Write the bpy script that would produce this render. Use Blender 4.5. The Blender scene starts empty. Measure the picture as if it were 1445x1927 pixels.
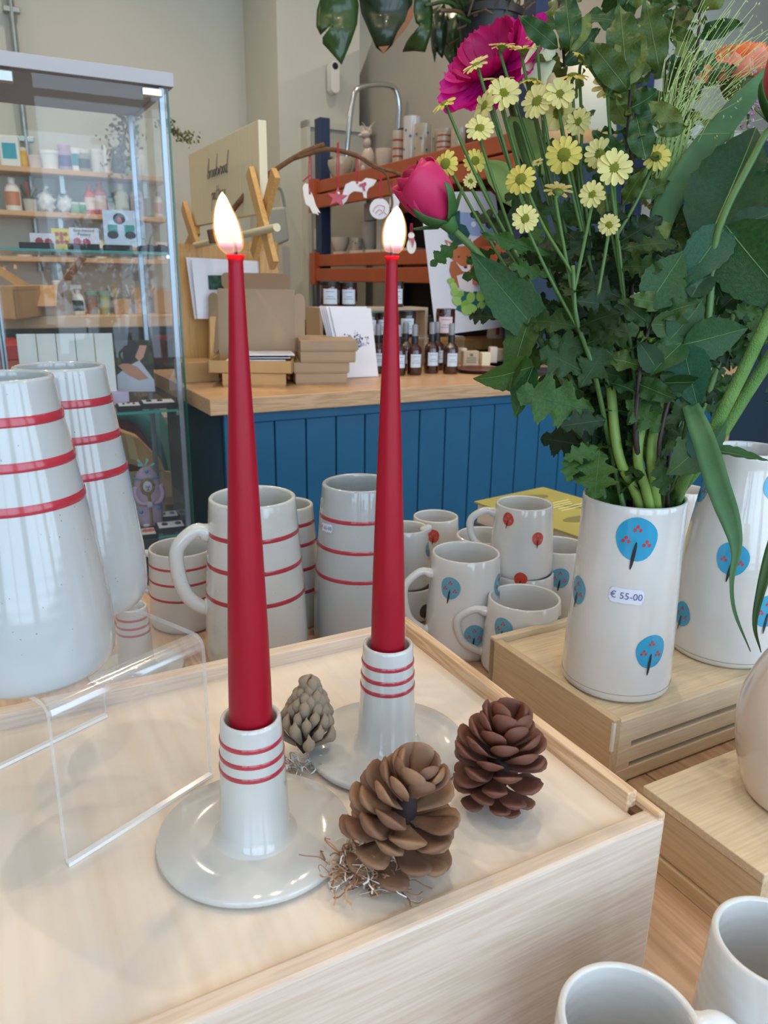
import bpy, bmesh, math, random
from mathutils import Vector, Matrix, Euler
random.seed(7)
SC = bpy.context.scene
COL = SC.collection
# ---------------- camera (phone, 1445x1927 frame) ----------------
FPX = 1447.0
TH, RO = math.radians(16.8), math.radians(-0.8)
CAM = Vector((0, 0, 0.283))
_f = Vector((0, math.cos(TH), -math.sin(TH)))
_d0 = Vector((0, -math.sin(TH), -math.cos(TH)))
_x = Vector((1, 0, 0)) * math.cos(RO) + _d0 * math.sin(RO)
_d = -Vector((1, 0, 0)) * math.sin(RO) + _d0 * math.cos(RO)
cam = bpy.data.objects.new('camera', bpy.data.cameras.new('camera'))
COL.objects.link(cam)
cam.matrix_world = Matrix(((_x.x, -_d.x, -_f.x, CAM.x), (_x.y, -_d.y, -_f.y, CAM.y), (_x.z, -_d.z, -_f.z, CAM.z), (0, 0, 0, 1)))
cam.data.sensor_fit = 'VERTICAL'
cam.data.sensor_height = 24.0
cam.data.lens = 24.0 * FPX / 1927.0
cam.data.clip_start = 0.01
cam.data.dof.use_dof = True
cam.data.dof.focus_distance = 0.52
cam.data.dof.aperture_fstop = 13.0
SC.camera = cam
# ---------------- world / exposure ----------------
W = bpy.data.worlds.new('daylight'); SC.world = W; W.use_nodes = True
bg = W.node_tree.nodes['Background']
bg.inputs[0].default_value = (0.60, 0.79, 1.0, 1); bg.inputs[1].default_value = 4.0
SC.view_settings.view_transform = 'Standard'
SC.view_settings.look = 'None'
SC.view_settings.exposure = 0.14
SC.view_settings.gamma = 1.0
SC.view_settings.use_curve_mapping = False
SC.cycles.max_bounces = 10
SC.cycles.diffuse_bounces = 4
SC.cycles.glossy_bounces = 4
SC.cycles.transmission_bounces = 8
SC.cycles.transparent_max_bounces = 24
SC.cycles.caustics_reflective = False
SC.cycles.caustics_refractive = False
SC.cycles.sample_clamp_indirect = 4.0

ANG = math.radians(28.5)
UA, VB = Vector((math.cos(ANG), math.sin(ANG), 0)), Vector((-math.sin(ANG), math.cos(ANG), 0))
RAB = Matrix.Rotation(ANG, 4, 'Z')
def AB(a, b, z=0.0): return UA * a + VB * b + Vector((0, 0, z))
FLOOR, CEIL, TAB, CTR = -0.90, 2.35, -0.109, 0.03
# windows of the shopfront behind the camera: light portals, plus the warm ceiling spots
WINS = [(-2.7, -1.3), (-1.1, 0.3), (0.5, 1.9), (2.1, 3.5)]
WB = -1.75
for a0, a1 in WINS:
    l = bpy.data.lights.new('window_portal', 'AREA'); l.shape = 'RECTANGLE'
    l.size = a1 - a0; l.size_y = 2.3; l.cycles.is_portal = True
    o = bpy.data.objects.new('window_portal', l); COL.objects.link(o)
    o.matrix_world = Matrix.Translation(AB((a0 + a1) / 2, WB - 0.02, 0.85)) @ RAB @ Matrix.Rotation(math.radians(90), 4, 'X') 
SPOTS = [(-0.7, 0.1, 3.2), (-0.3, 1.3, 5), (0.45, 0.55, 2.8), (0.95, 1.0, 3.6), (1.5, 0.0, 3.5), (0.35, 2.4, 6), (1.6, 2.6, 6), (-0.9, 3.2, 7), (2.7, 1.6, 6), (0.3, -0.6, 2.5), (0.7, 3.4, 5.5), (2.6, 3.4, 6)]
def lamp_at(loc, w, size=0.035, col=(1.0, 0.80, 0.57), name='spot_light', aim=(0, 0, -1), spread=150):
    l = bpy.data.lights.new(name, 'AREA'); l.shape = 'DISK'; l.size = size; l.energy = w; l.color = col
    l.spread = math.radians(spread)
    o = bpy.data.objects.new(name, l); COL.objects.link(o); o.location = loc
    o.rotation_euler = Vector(aim).to_track_quat('-Z', 'Y').to_euler()
    return o
for a, b, w in SPOTS:
    lamp_at(AB(a, b, 2.1), w)

# ---------------- pixel helpers: a pixel becomes a point of the room ----------------
def ray(px, py): return _f + _x * ((px - 722.5) / FPX) + _d * ((py - 963.5) / FPX)
def PZ(px, py, z=0.0):
    r = ray(px, py); return CAM + r * ((z - CAM.z) / r.z)
def PY(px, py, Y):
    r = ray(px, py); return CAM + r * (Y / r.y)
def PD(px, py, D): return CAM + ray(px, py) * D
def PB(px, py, b):
    r = ray(px, py); return CAM + r * (b / r.dot(VB))
def PA(px, py, a):
    r = ray(px, py); return CAM + r * (a / r.dot(UA))
def LAB(p): return Vector((p.dot(UA), p.dot(VB), p.z))
def upz(base, py):
    lo, hi = -3.0, 4.0
    for _ in range(50):
        m = (lo + hi) / 2; v = Vector((base[0], base[1], m)) - CAM
        y = 963.5 + FPX * v.dot(_d) / v.dot(_f)
        if y > py: lo = m
        else: hi = m
    return m
def depth(p): return (p - CAM).dot(_f)

# ---------------- materials ----------------
def lin(h):
    if isinstance(h, str):
        h = h.lstrip('#'); c = [int(h[i:i + 2], 16) / 255 for i in (0, 2, 4)]
        return tuple((x / 12.92 if x <= 0.04045 else ((x + 0.055) / 1.055) ** 2.4) for x in c) + (1,)
    return tuple(h) + ((1,) if len(h) == 3 else ())
def new_mat(name):
    m = bpy.data.materials.new(name); m.use_nodes = True
    nt = m.node_tree; b = nt.nodes['Principled BSDF']; return m, nt, b
def mat(name, col, rough=0.5, metal=0.0, var=0.0, vscale=20, bump=0.0, bscale=200, coat=0.0, sss=0.0, spec=0.5, alpha=1.0, col2=None, sheen=0.0, trans=0.0):
    m, nt, b = new_mat(name)
    c = lin(col)
    b.inputs['Base Color'].default_value = c
    b.inputs['Roughness'].default_value = rough
    b.inputs['Metallic'].default_value = metal
    b.inputs['Specular IOR Level'].default_value = spec
    b.inputs['Coat Weight'].default_value = coat
    b.inputs['Coat Roughness'].default_value = 0.05
    if sss: 
        b.inputs['Subsurface Weight'].default_value = sss
        b.inputs['Subsurface Scale'].default_value = 0.01
    if trans: b.inputs['Transmission Weight'].default_value = trans
    if alpha < 1: b.inputs['Alpha'].default_value = alpha
    tc = nt.nodes.new('ShaderNodeTexCoord')
    if var or col2:
        n = nt.nodes.new('ShaderNodeTexNoise'); n.inputs['Scale'].default_value = vscale; n.inputs['Detail'].default_value = 4
        nt.links.new(tc.outputs['Object'], n.inputs['Vector'])
        r = nt.nodes.new('ShaderNodeValToRGB')
        r.color_ramp.elements[0].position = 0.35; r.color_ramp.elements[1].position = 0.68
        c2 = lin(col2) if col2 else tuple(x * (1 - var) for x in c[:3]) + (1,)
        r.color_ramp.elements[0].color = c2; r.color_ramp.elements[1].color = c
        nt.links.new(n.outputs['Fac'], r.inputs['Fac']); nt.links.new(r.outputs['Color'], b.inputs['Base Color'])
    if bump:
        n = nt.nodes.new('ShaderNodeTexNoise'); n.inputs['Scale'].default_value = bscale; n.inputs['Detail'].default_value = 3
        nt.links.new(tc.outputs['Object'], n.inputs['Vector'])
        bp = nt.nodes.new('ShaderNodeBump'); bp.inputs['Strength'].default_value = bump; bp.inputs['Distance'].default_value = 0.002
        nt.links.new(n.outputs['Fac'], bp.inputs['Height']); nt.links.new(bp.outputs['Normal'], b.inputs['Normal'])
    return m
def wood(name, light, dark, axis='X', scale=1.0, rough=0.5, ring=0.55, knots=0.0, dist=3.0, stain=None):
    """straight grain along one local axis: stretched noise plus stretched bands"""
    m, nt, b = new_mat(name); N = nt.nodes; L = nt.links
    tc = N.new('ShaderNodeTexCoord'); mp = N.new('ShaderNodeMapping')
    s = {'X': (1.2, 26, 26), 'Y': (26, 1.2, 26), 'Z': (26, 26, 1.2)}[axis]
    mp.inputs['Scale'].default_value = tuple(v * scale for v in s)
    L.new(tc.outputs['Object'], mp.inputs['Vector'])
    n1 = N.new('ShaderNodeTexNoise'); n1.inputs['Scale'].default_value = 1.6; n1.inputs['Detail'].default_value = 3; n1.inputs['Distortion'].default_value = 0.6
    n2 = N.new('ShaderNodeTexNoise'); n2.inputs['Scale'].default_value = 14; n2.inputs['Detail'].default_value = 6
    L.new(mp.outputs[0], n1.inputs['Vector']); L.new(mp.outputs[0], n2.inputs['Vector'])
    # rings: noise value -> sine bands
    mu = N.new('ShaderNodeMath'); mu.operation = 'MULTIPLY'; mu.inputs[1].default_value = 60.0 * dist / 3; L.new(n1.outputs['Fac'], mu.inputs[0])
    sn = N.new('ShaderNodeMath'); sn.operation = 'SINE'; L.new(mu.outputs[0], sn.inputs[0])
    ma = N.new('ShaderNodeMath'); ma.operation = 'MULTIPLY_ADD'; ma.inputs[1].default_value = 0.28 * ring; ma.inputs[2].default_value = 0.0; L.new(sn.outputs[0], ma.inputs[0])
    ad = N.new('ShaderNodeMath'); ad.operation = 'ADD'; L.new(ma.outputs[0], ad.inputs[0]); L.new(n2.outputs['Fac'], ad.inputs[1])
    r = N.new('ShaderNodeValToRGB'); r.color_ramp.elements[0].position = 0.22; r.color_ramp.elements[1].position = 0.66
    r.color_ramp.elements[0].color = lin(dark); r.color_ramp.elements[1].color = lin(light)
    L.new(ad.outputs[0], r.inputs['Fac'])
    out = r.outputs['Color']
    if stain:
        n3 = N.new('ShaderNodeTexNoise'); n3.inputs['Scale'].default_value = 9; n3.inputs['Detail'].default_value = 3; L.new(tc.outputs['Object'], n3.inputs['Vector'])
        r3 = N.new('ShaderNodeValToRGB'); r3.color_ramp.elements[0].position = 0.52; r3.color_ramp.elements[1].position = 0.62
        r3.color_ramp.elements[0].color = (0, 0, 0, 1); r3.color_ramp.elements[1].color = (0.5, 0.5, 0.5, 1)
        L.new(n3.outputs['Fac'], r3.inputs['Fac'])
        mx = N.new('ShaderNodeMix'); mx.data_type = 'RGBA'; L.new(r3.outputs['Color'], mx.inputs['Factor'])
        L.new(out, mx.inputs['A']); mx.inputs['B'].default_value = lin(stain); out = mx.outputs['Result']
    L.new(out, b.inputs['Base Color'])
    b.inputs['Roughness'].default_value = rough
    bp = N.new('ShaderNodeBump'); bp.inputs['Strength'].default_value = 0.15; bp.inputs['Distance'].default_value = 0.001
    L.new(n2.outputs['Fac'], bp.inputs['Height']); L.new(bp.outputs['Normal'], b.inputs['Normal'])
    return m
def ceramic(name, col, col2=None, speck=0.0, rough=0.12, foot=None, throw=0.25):
    """glazed stoneware: soft colour drift, iron specks, throwing rings in the relief"""
    m, nt, b = new_mat(name); N = nt.nodes; L = nt.links
    tc = N.new('ShaderNodeTexCoord')
    n = N.new('ShaderNodeTexNoise'); n.inputs['Scale'].default_value = 14; n.inputs['Detail'].default_value = 3
    L.new(tc.outputs['Object'], n.inputs['Vector'])
    r = N.new('ShaderNodeValToRGB'); r.color_ramp.elements[0].position = 0.3; r.color_ramp.elements[1].position = 0.7
    r.color_ramp.elements[0].color = lin(col2 or col); r.color_ramp.elements[1].color = lin(col)
    L.new(n.outputs['Fac'], r.inputs['Fac']); out = r.outputs['Color']
    if speck:
        v = N.new('ShaderNodeTexVoronoi'); v.inputs['Scale'].default_value = 330
        L.new(tc.outputs['Object'], v.inputs['Vector'])
        nn = N.new('ShaderNodeTexNoise'); nn.inputs['Scale'].default_value = 60; L.new(tc.outputs['Object'], nn.inputs['Vector'])
        lt = N.new('ShaderNodeMath'); lt.operation = 'MULTIPLY'; lt.inputs[1].default_value = 0.22 * speck; L.new(nn.outputs['Fac'], lt.inputs[0])
        ls = N.new('ShaderNodeMath'); ls.operation = 'LESS_THAN'; L.new(v.outputs['Distance'], ls.inputs[0]); L.new(lt.outputs[0], ls.inputs[1])
        sp = N.new('ShaderNodeSeparateColor'); L.new(v.outputs['Color'], sp.inputs[0])
        g = N.new('ShaderNodeMath'); g.operation = 'GREATER_THAN'; g.inputs[1].default_value = 0.82; L.new(sp.outputs[0], g.inputs[0])
        mm = N.new('ShaderNodeMath'); mm.operation = 'MULTIPLY'; L.new(ls.outputs[0], mm.inputs[0]); L.new(g.outputs[0], mm.inputs[1])
        m2 = N.new('ShaderNodeMath'); m2.operation = 'MULTIPLY'; m2.inputs[1].default_value = 0.7; L.new(mm.outputs[0], m2.inputs[0])
        mx = N.new('ShaderNodeMix'); mx.data_type = 'RGBA'; L.new(m2.outputs[0], mx.inputs['Factor']); L.new(out, mx.inputs['A']); mx.inputs['B'].default_value = lin('#5a5048')
        out = mx.outputs['Result']
    L.new(out, b.inputs['Base Color'])
    b.inputs['Roughness'].default_value = rough
    b.inputs['Coat Weight'].default_value = 0.6; b.inputs['Coat Roughness'].default_value = 0.04
    w = N.new('ShaderNodeTexWave'); w.bands_direction = 'Z'; w.inputs['Scale'].default_value = 45; w.inputs['Distortion'].default_value = 1.5; w.inputs['Detail Scale'].default_value = 0.3
    L.new(tc.outputs['Object'], w.inputs['Vector'])
    bp = N.new('ShaderNodeBump'); bp.inputs['Strength'].default_value = throw; bp.inputs['Distance'].default_value = 0.00012
    L.new(w.outputs['Fac'], bp.inputs['Height']); L.new(bp.outputs['Normal'], b.inputs['Normal'])
    return m
def clear(name, tint=(1, 1, 1), gloss=1.0, rough=0.02, haze=0.0, ior=1.5):
    """thin clear sheet: straight-through light plus a Fresnel reflection"""
    m = bpy.data.materials.new(name); m.use_nodes = True; nt = m.node_tree; N = nt.nodes; L = nt.links
    N.remove(N['Principled BSDF']); o = N['Material Output']
    t = N.new('ShaderNodeBsdfTransparent'); t.inputs[0].default_value = tuple(tint) + (1,)
    g = N.new('ShaderNodeBsdfGlossy'); g.inputs['Roughness'].default_value = rough; g.inputs[0].default_value = (gloss, gloss, gloss, 1)
    fr = N.new('ShaderNodeFresnel'); fr.inputs[0].default_value = ior
    geo = N.new('ShaderNodeNewGeometry'); iv = N.new('ShaderNodeMath'); iv.operation = 'SUBTRACT'; iv.inputs[0].default_value = 1.0; L.new(geo.outputs['Backfacing'], iv.inputs[1])
    fm = N.new('ShaderNodeMath'); fm.operation = 'MULTIPLY'; L.new(fr.outputs[0], fm.inputs[0]); L.new(iv.outputs[0], fm.inputs[1])
    mx = N.new('ShaderNodeMixShader'); L.new(fm.outputs[0], mx.inputs[0]); L.new(t.outputs[0], mx.inputs[1]); L.new(g.outputs[0], mx.inputs[2])
    if haze:
        df = N.new('ShaderNodeBsdfDiffuse'); df.inputs[0].default_value = (0.9, 0.92, 0.92, 1)
        m2 = N.new('ShaderNodeMixShader'); m2.inputs[0].default_value = haze
        L.new(mx.outputs[0], m2.inputs[1]); L.new(df.outputs[0], m2.inputs[2]); mx = m2
    L.new(mx.outputs[0], o.inputs[0])
    return m
def glow(name, col, strength):
    m = bpy.data.materials.new(name); m.use_nodes = True; nt = m.node_tree
    nt.nodes.remove(nt.nodes['Principled BSDF']); e = nt.nodes.new('ShaderNodeEmission')
    e.inputs[0].default_value = lin(col); e.inputs[1].default_value = strength
    nt.links.new(e.outputs[0], nt.nodes['Material Output'].inputs[0]); return m

# ---------------- geometry ----------------
def gbox(a0, a1, b0, b1, z0, z1):
    v = [(x, y, z) for x in (a0, a1) for y in (b0, b1) for z in (z0, z1)]
    return [Vector(p) for p in v], [(0, 1, 3, 2), (4, 6, 7, 5), (0, 4, 5, 1), (2, 3, 7, 6), (0, 2, 6, 4), (1, 5, 7, 3)]
def join(*gs):
    V, Fs = [], []
    for v, f in gs:
        k = len(V); V += list(v); Fs += [tuple(i + k for i in q) for q in f]
    return V, Fs
def xf(g, M): return [M @ Vector(p) for p in g[0]], g[1]
def lathe(prof, n=40, a0=0.0, a1=2 * math.pi):
    full = abs(a1 - a0 - 2 * math.pi) < 1e-6
    m = n if full else n + 1
    V, Fs, idx = [], [], []
    for r, z in prof:
        if r < 1e-7:
            idx.append([len(V)] * m); V.append(Vector((0, 0, z)))
        else:
            idx.append(list(range(len(V), len(V) + m)))
            V += [Vector((r * math.cos(a0 + (a1 - a0) * k / n), r * math.sin(a0 + (a1 - a0) * k / n), z)) for k in range(m)]
    for i in range(len(prof) - 1):
        A, B = idx[i], idx[i + 1]
        for k in range(n):
            k2 = (k + 1) % m
            q = []
            for t in (A[k], A[k2], B[k2], B[k]):
                if t not in q: q.append(t)
            if len(q) > 2: Fs.append(tuple(q))
    return V, Fs
def tube(pts, rad, n=8, caps=True, flat=1.0):
    pts = [Vector(p) for p in pts]
    if not isinstance(rad, (list, tuple)): rad = [rad] * len(pts)
    V, Fs = [], []
    t0 = (pts[1] - pts[0]).normalized()
    ref = Vector((0, 0, 1)) if abs(t0.z) < 0.9 else Vector((1, 0, 0))
    nx = t0.cross(ref).normalized()
    for i, p in enumerate(pts):
        t = (pts[min(i + 1, len(pts) - 1)] - pts[max(i - 1, 0)])
        t = t.normalized() if t.length > 1e-9 else t0
        nx = (nx - t * nx.dot(t)); nx = nx.normalized() if nx.length > 1e-6 else t.orthogonal().normalized()
        ny = t.cross(nx)
        for k in range(n):
            c = 2 * math.pi * k / n
            V.append(p + nx * (math.cos(c) * rad[i]) + ny * (math.sin(c) * rad[i] * flat))
    for i in range(len(pts) - 1):
        for k in range(n):
            k2 = (k + 1) % n
            Fs.append((i * n + k, i * n + k2, (i + 1) * n + k2, (i + 1) * n + k))
    if caps:
        Fs.append(tuple(range(n - 1, -1, -1))); Fs.append(tuple(range((len(pts) - 1) * n, len(pts) * n)))
    return V, Fs
def smooth_path(pts, k=5):
    pts = [Vector(p) for p in pts]; out = []
    P = [pts[0] * 2 - pts[1]] + pts + [pts[-1] * 2 - pts[-2]]
    for i in range(1, len(P) - 2):
        for j in range(k):
            t = j / k
            out.append(0.5 * ((2 * P[i]) + (P[i + 1] - P[i - 1]) * t + (2 * P[i - 1] - 5 * P[i] + 4 * P[i + 1] - P[i + 2]) * t * t + (3 * P[i] - P[i - 1] - 3 * P[i + 1] + P[i + 2]) * t ** 3))
    out.append(pts[-1]); return out
def prism(poly, h0, h1):
    """2-D outline (x, y) extruded from z=h0 to z=h1"""
    n = len(poly)
    V = [Vector((p[0], p[1], h0)) for p in poly] + [Vector((p[0], p[1], h1)) for p in poly]
    Fs = [tuple(range(n - 1, -1, -1)), tuple(range(n, 2 * n))] + [(i, (i + 1) % n, n + (i + 1) % n, n + i) for i in range(n)]
    return V, Fs
def slab(pts, d):
    """planar world outline thickened by vector d"""
    n = len(pts); pts = [Vector(p) for p in pts]
    V = pts + [p + d for p in pts]
    return V, [tuple(range(n - 1, -1, -1)), tuple(range(n, 2 * n))] + [(i, (i + 1) % n, n + (i + 1) % n, n + i) for i in range(n)]
def sphere(r, c=(0, 0, 0), n=10, m=7, sz=1.0):
    return xf(lathe([(r * math.sin(math.pi * i / m), -r * sz * math.cos(math.pi * i / m)) for i in range(m + 1)], n), Matrix.Translation(Vector(c)))

# ---------------- objects ----------------
def mk(name, g, m, smooth=None, bev=0.0, solid=0.0, sub=0):
    me = bpy.data.meshes.new(name); me.from_pydata([tuple(v) for v in g[0]], [], g[1]); me.validate(); me.update()
    bm = bmesh.new(); bm.from_mesh(me); bmesh.ops.recalc_face_normals(bm, faces=bm.faces); bm.to_mesh(me); bm.free()
    if m: me.materials.append(m)
    if smooth:
        for p in me.polygons: p.use_smooth = True
        if smooth is not True and hasattr(me, 'set_sharp_from_angle'): me.set_sharp_from_angle(angle=math.radians(smooth))
    return me
def mods(o, bev=0, solid=0, sub=0):
    if solid: s = o.modifiers.new('solid', 'SOLIDIFY'); s.thickness = solid; s.offset = 0
    if bev: s = o.modifiers.new('bevel', 'BEVEL'); s.width = bev; s.segments = 2; s.limit_method = 'ANGLE'
    if sub: s = o.modifiers.new('sub', 'SUBSURF'); s.levels = sub; s.render_levels = sub
def thing(name, label, cat, loc, group=None, rotz=0.0, kind=None):
    o = bpy.data.objects.new(name, None); COL.objects.link(o); o.location = loc; o.rotation_euler = (0, 0, rotz)
    o.empty_display_size = 0.02
    tag(o, label, cat, group, kind); return o
def tag(o, label, cat, group=None, kind=None):
    if label: o['label'] = label
    if cat: o['category'] = cat
    if group: o['group'] = group
    if kind: o['kind'] = kind
    return o
def rootM(o):
    while o.parent: o = o.parent
    return Matrix.Translation(o.location) @ o.rotation_euler.to_matrix().to_4x4()
def part(parent, name, g, m, W=False, smooth=None, bev=0, solid=0, sub=0, label=None):
    """one mesh object below parent; W: the points given are world points"""
    if W: g = xf(g, rootM(parent).inverted())
    o = bpy.data.objects.new(name, mk(name, g, m, smooth)); COL.objects.link(o); o.parent = parent
    mods(o, bev, solid, sub)
    if label: o['label'] = label
    return o
def single(name, g, m, label, cat, loc, group=None, rotz=0.0, smooth=None, W=False, kind=None, bev=0, solid=0, sub=0):
    """a thing that is one mesh"""
    o = bpy.data.objects.new(name, None)
    M = Matrix.Translation(loc) @ Matrix.Rotation(rotz, 4, 'Z')
    if W: g = xf(g, M.inverted())
    o = bpy.data.objects.new(name, mk(name, g, m, smooth)); COL.objects.link(o); o.location = loc; o.rotation_euler = (0, 0, rotz)
    mods(o, bev, solid, sub); tag(o, label, cat, group, kind); return o
def inst(parent, name, me, M, label=None):
    o = bpy.data.objects.new(name, me); COL.objects.link(o); o.parent = parent; o.matrix_local = M
    if label: o['label'] = label
    return o
def dup(root, loc, rotz, label, group=None):
    def cp(o, par):
        c = o.copy(); COL.objects.link(c); c.parent = par
        for ch in [x for x in KIDS.get(o.name, [])]: cp(ch, c)
        return c
    KIDS.clear()
    for x in bpy.data.objects:
        if x.parent: KIDS.setdefault(x.parent.name, []).append(x)
    r = cp(root, None); r.location = loc; r.rotation_euler = (0, 0, rotz); r['label'] = label
    if group: r['group'] = group
    return r
KIDS = {}
def structure(name, g, m, parent=None, rot=True, bev=0, smooth=None):
    o = bpy.data.objects.new(name, mk(name, g, m, smooth)); COL.objects.link(o)
    if parent: o.parent = parent
    else:
        o['kind'] = 'structure'
        if rot: o.rotation_euler = (0, 0, ANG)
    mods(o, bev); return o
def text_geo(s, size, m=None):
    cu = bpy.data.curves.new('txt', 'FONT'); cu.body = s; cu.size = size; cu.align_x = 'CENTER'; cu.align_y = 'CENTER'; cu.resolution_u = 3
    o = bpy.data.objects.new('txt', cu); COL.objects.link(o)
    bpy.context.view_layer.update()
    me = bpy.data.meshes.new_from_object(o.evaluated_get(bpy.context.evaluated_depsgraph_get()))
    g = ([v.co.copy() for v in me.vertices], [tuple(p.vertices) for p in me.polygons])
    bpy.data.objects.remove(o); bpy.data.curves.remove(cu); bpy.data.meshes.remove(me)
    return g
def frame_on(o, x, y):
    """matrix whose local x,y lie along the given world vectors"""
    x = Vector(x); y = Vector(y); z = x.cross(y)
    z.normalize()
    return Matrix(((x.x, y.x, z.x, o[0]), (x.y, y.y, z.y, o[1]), (x.z, y.z, z.z, o[2]), (0, 0, 0, 1)))
# ======================= setting =======================
M_wall = mat('wall_paint', '#cfcfc3', 0.85, var=0.04, vscale=2)
M_wall_d = mat('wall_paint_shaded', '#b4b1a8', 0.9, var=0.05, vscale=2)  # same paint as the other walls, its shade put into the colour
M_white = mat('white_paint', '#e9e7e0', 0.5)
M_floor = mat('floor_vinyl', '#8d8780', 0.5, var=0.2, vscale=6)
M_ceil = mat('ceiling_paint', '#e4e0d6', 0.9)
M_trim = mat('window_paint', '#d8dad6', 0.5)
structure('floor', gbox(-3.2, 4.6, -1.9, 5.6, FLOOR - 0.1, FLOOR), M_floor)
structure('ceiling', gbox(-3.2, 4.6, -1.9, 5.6, CEIL, CEIL + 0.1), M_ceil)
structure('wall_back', gbox(-3.2, 3.7, 4.32, 4.42, FLOOR, CEIL), M_wall)
structure('wall_left', gbox(-3.3, -3.2, -1.9, 4.42, FLOOR, CEIL), M_wall)
structure('wall_right', gbox(4.6, 4.7, -1.9, 5.6, FLOOR, CEIL), mat('wall_paint_taupe', '#8c8779', 0.9))
# pier standing forward of the back wall: its left face and its front face
pl = LAB(PB(467, 300, 4.32)).x; pr = LAB(PB(556, 300, 3.85)).x
structure('wall_pier', gbox(pl, pr + 0.35, 3.85, 4.32, FLOOR, CEIL), M_wall)
# stair side wall behind the racking, with its slanting upper edge
sl = [(LAB(PA(638, 245, 1.98))), LAB(PA(706, 62, 1.98)), LAB(PA(722, 20, 1.98))]
dz = (sl[1].z - sl[0].z) / (sl[1].y - sl[0].y)
bt = sl[0].y + (CEIL - sl[0].z) / dz
poly = [(sl[0].y, FLOOR), (sl[0].y, sl[0].z), (bt, CEIL), (2.0, CEIL), (2.0, FLOOR)]
V = [Vector((1.98, y, z)) for y, z in poly] + [Vector((2.08, y, z)) for y, z in poly]
n = 5
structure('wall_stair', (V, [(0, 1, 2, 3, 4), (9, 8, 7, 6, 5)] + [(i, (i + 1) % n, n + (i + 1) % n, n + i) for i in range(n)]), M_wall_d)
# shopfront behind the camera
fw = []
edges = [-3.2] + [e for w in WINS for e in w] + [4.6]
for i in range(0, len(edges), 2): fw.append(gbox(edges[i], edges[i + 1], WB - 0.12, WB, FLOOR, CEIL))
for a0, a1 in WINS: fw += [gbox(a0, a1, WB - 0.12, WB, FLOOR, -0.3), gbox(a0, a1, WB - 0.12, WB, 2.0, CEIL)]
structure('wall_front', join(*fw), M_wall)
for i, (a0, a1) in enumerate(WINS):
    g = [gbox(a0, a0 + 0.05, WB - 0.09, WB - 0.03, -0.3, 2.0), gbox(a1 - 0.05, a1, WB - 0.09, WB - 0.03, -0.3, 2.0), gbox(a0, a1, WB - 0.09, WB - 0.03, -0.3, -0.24), gbox(a0, a1, WB - 0.09, WB - 0.03, 1.94, 2.0), gbox(a0, a1, WB - 0.08, WB - 0.04, 1.28, 1.32), gbox((a0 + a1) / 2 - 0.02, (a0 + a1) / 2 + 0.02, WB - 0.08, WB - 0.04, -0.24, 1.94)]
    structure('window_%d' % (i + 1), join(*g), M_trim)
# flat door casing between pier and racking
q0 = LAB(PB(571, 300, 3.82)); q1 = LAB(PB(600, 300, 3.82))
dr = structure('door_1', gbox(q0.x + 0.012, q1.x + 0.25, 3.79, 3.85, FLOOR, upz(PB(571, 228, 3.82), 228) - 0.03), mat('door_paint', '#bdbbb0', 0.6))
structure('door_frame', join(gbox(q0.x, q0.x + 0.02, 3.775, 3.85, FLOOR, upz(PB(571, 228, 3.82), 228)), gbox(q0.x, q1.x + 0.27, 3.775, 3.85, upz(PB(571, 228, 3.82), 228) - 0.03, upz(PB(571, 228, 3.82), 228))), M_wall, parent=dr)
structure('switch_plate', gbox(q1.x - 0.045, q1.x + 0.04, 3.775, 3.79, LAB(PB(600, 470, 3.8)).z, LAB(PB(600, 432, 3.8)).z), M_white, parent=dr)

M_galv = mat('galvanised_steel', '#a9b2b0', 0.35, 0.8, var=0.2, vscale=30)
M_chrome = mat('chrome', '#d5dade', 0.16, 1.0)
M_black = mat('black_plastic', '#17171a', 0.4)
M_dark = mat('dark_grey_plastic', '#33343a', 0.5)
# conduit on the left of the back wall
t = thing('conduit_pipe', 'galvanised conduit pipe running up the pale wall at far left', 'pipe', AB(0, 4.3, 0))
p0, p1 = PB(22, -5, 4.27), PB(53, 330, 4.27)
ax = (p0 + p1) / 2; p0 = Vector((ax.x, ax.y, CEIL - 0.02)); p1 = Vector((ax.x, ax.y, 0.3))
part(t, 'pipe', tube([p0, p1], 0.014, 10), M_galv, W=True, smooth=40)
for y in (18, 262):
    z = upz(ax, y)
    part(t, 'saddle_clip', xf(gbox(-0.035, 0.035, -0.012, 0.026, -0.012, 0.012), Matrix.Translation(Vector((ax.x, ax.y, z))) @ RAB), M_galv, W=True, bev=0.003)

# entry sensor on the wall beside the monstera
c = PB(628, 146, 3.8); c = PA(628, 146, 1.96) if False else c
s = depth(c) / FPX
t = thing('door_chime', 'slim white door chime with black sensor eye under the monstera leaf', 'door chime', c)
ol = [(math.cos(a) * 9 * s, math.sin(a) * 9 * s + (18 * s if math.sin(a) > 0 else -18 * s)) for a in [k * math.pi / 8 for k in range(16)]]
M4 = RAB @ Matrix.Rotation(math.radians(90), 4, 'X')
part(t, 'housing', xf(prism(ol, -0.03, 0.018), M4), M_white, smooth=40)
part(t, 'sensor_eye', xf(lathe([(0, 0.019), (6 * s, 0.019), (6 * s, 0.0)], 20), M4 @ Matrix.Translation(Vector((0, 18 * s, 0)))), M_black, smooth=40)

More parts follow.
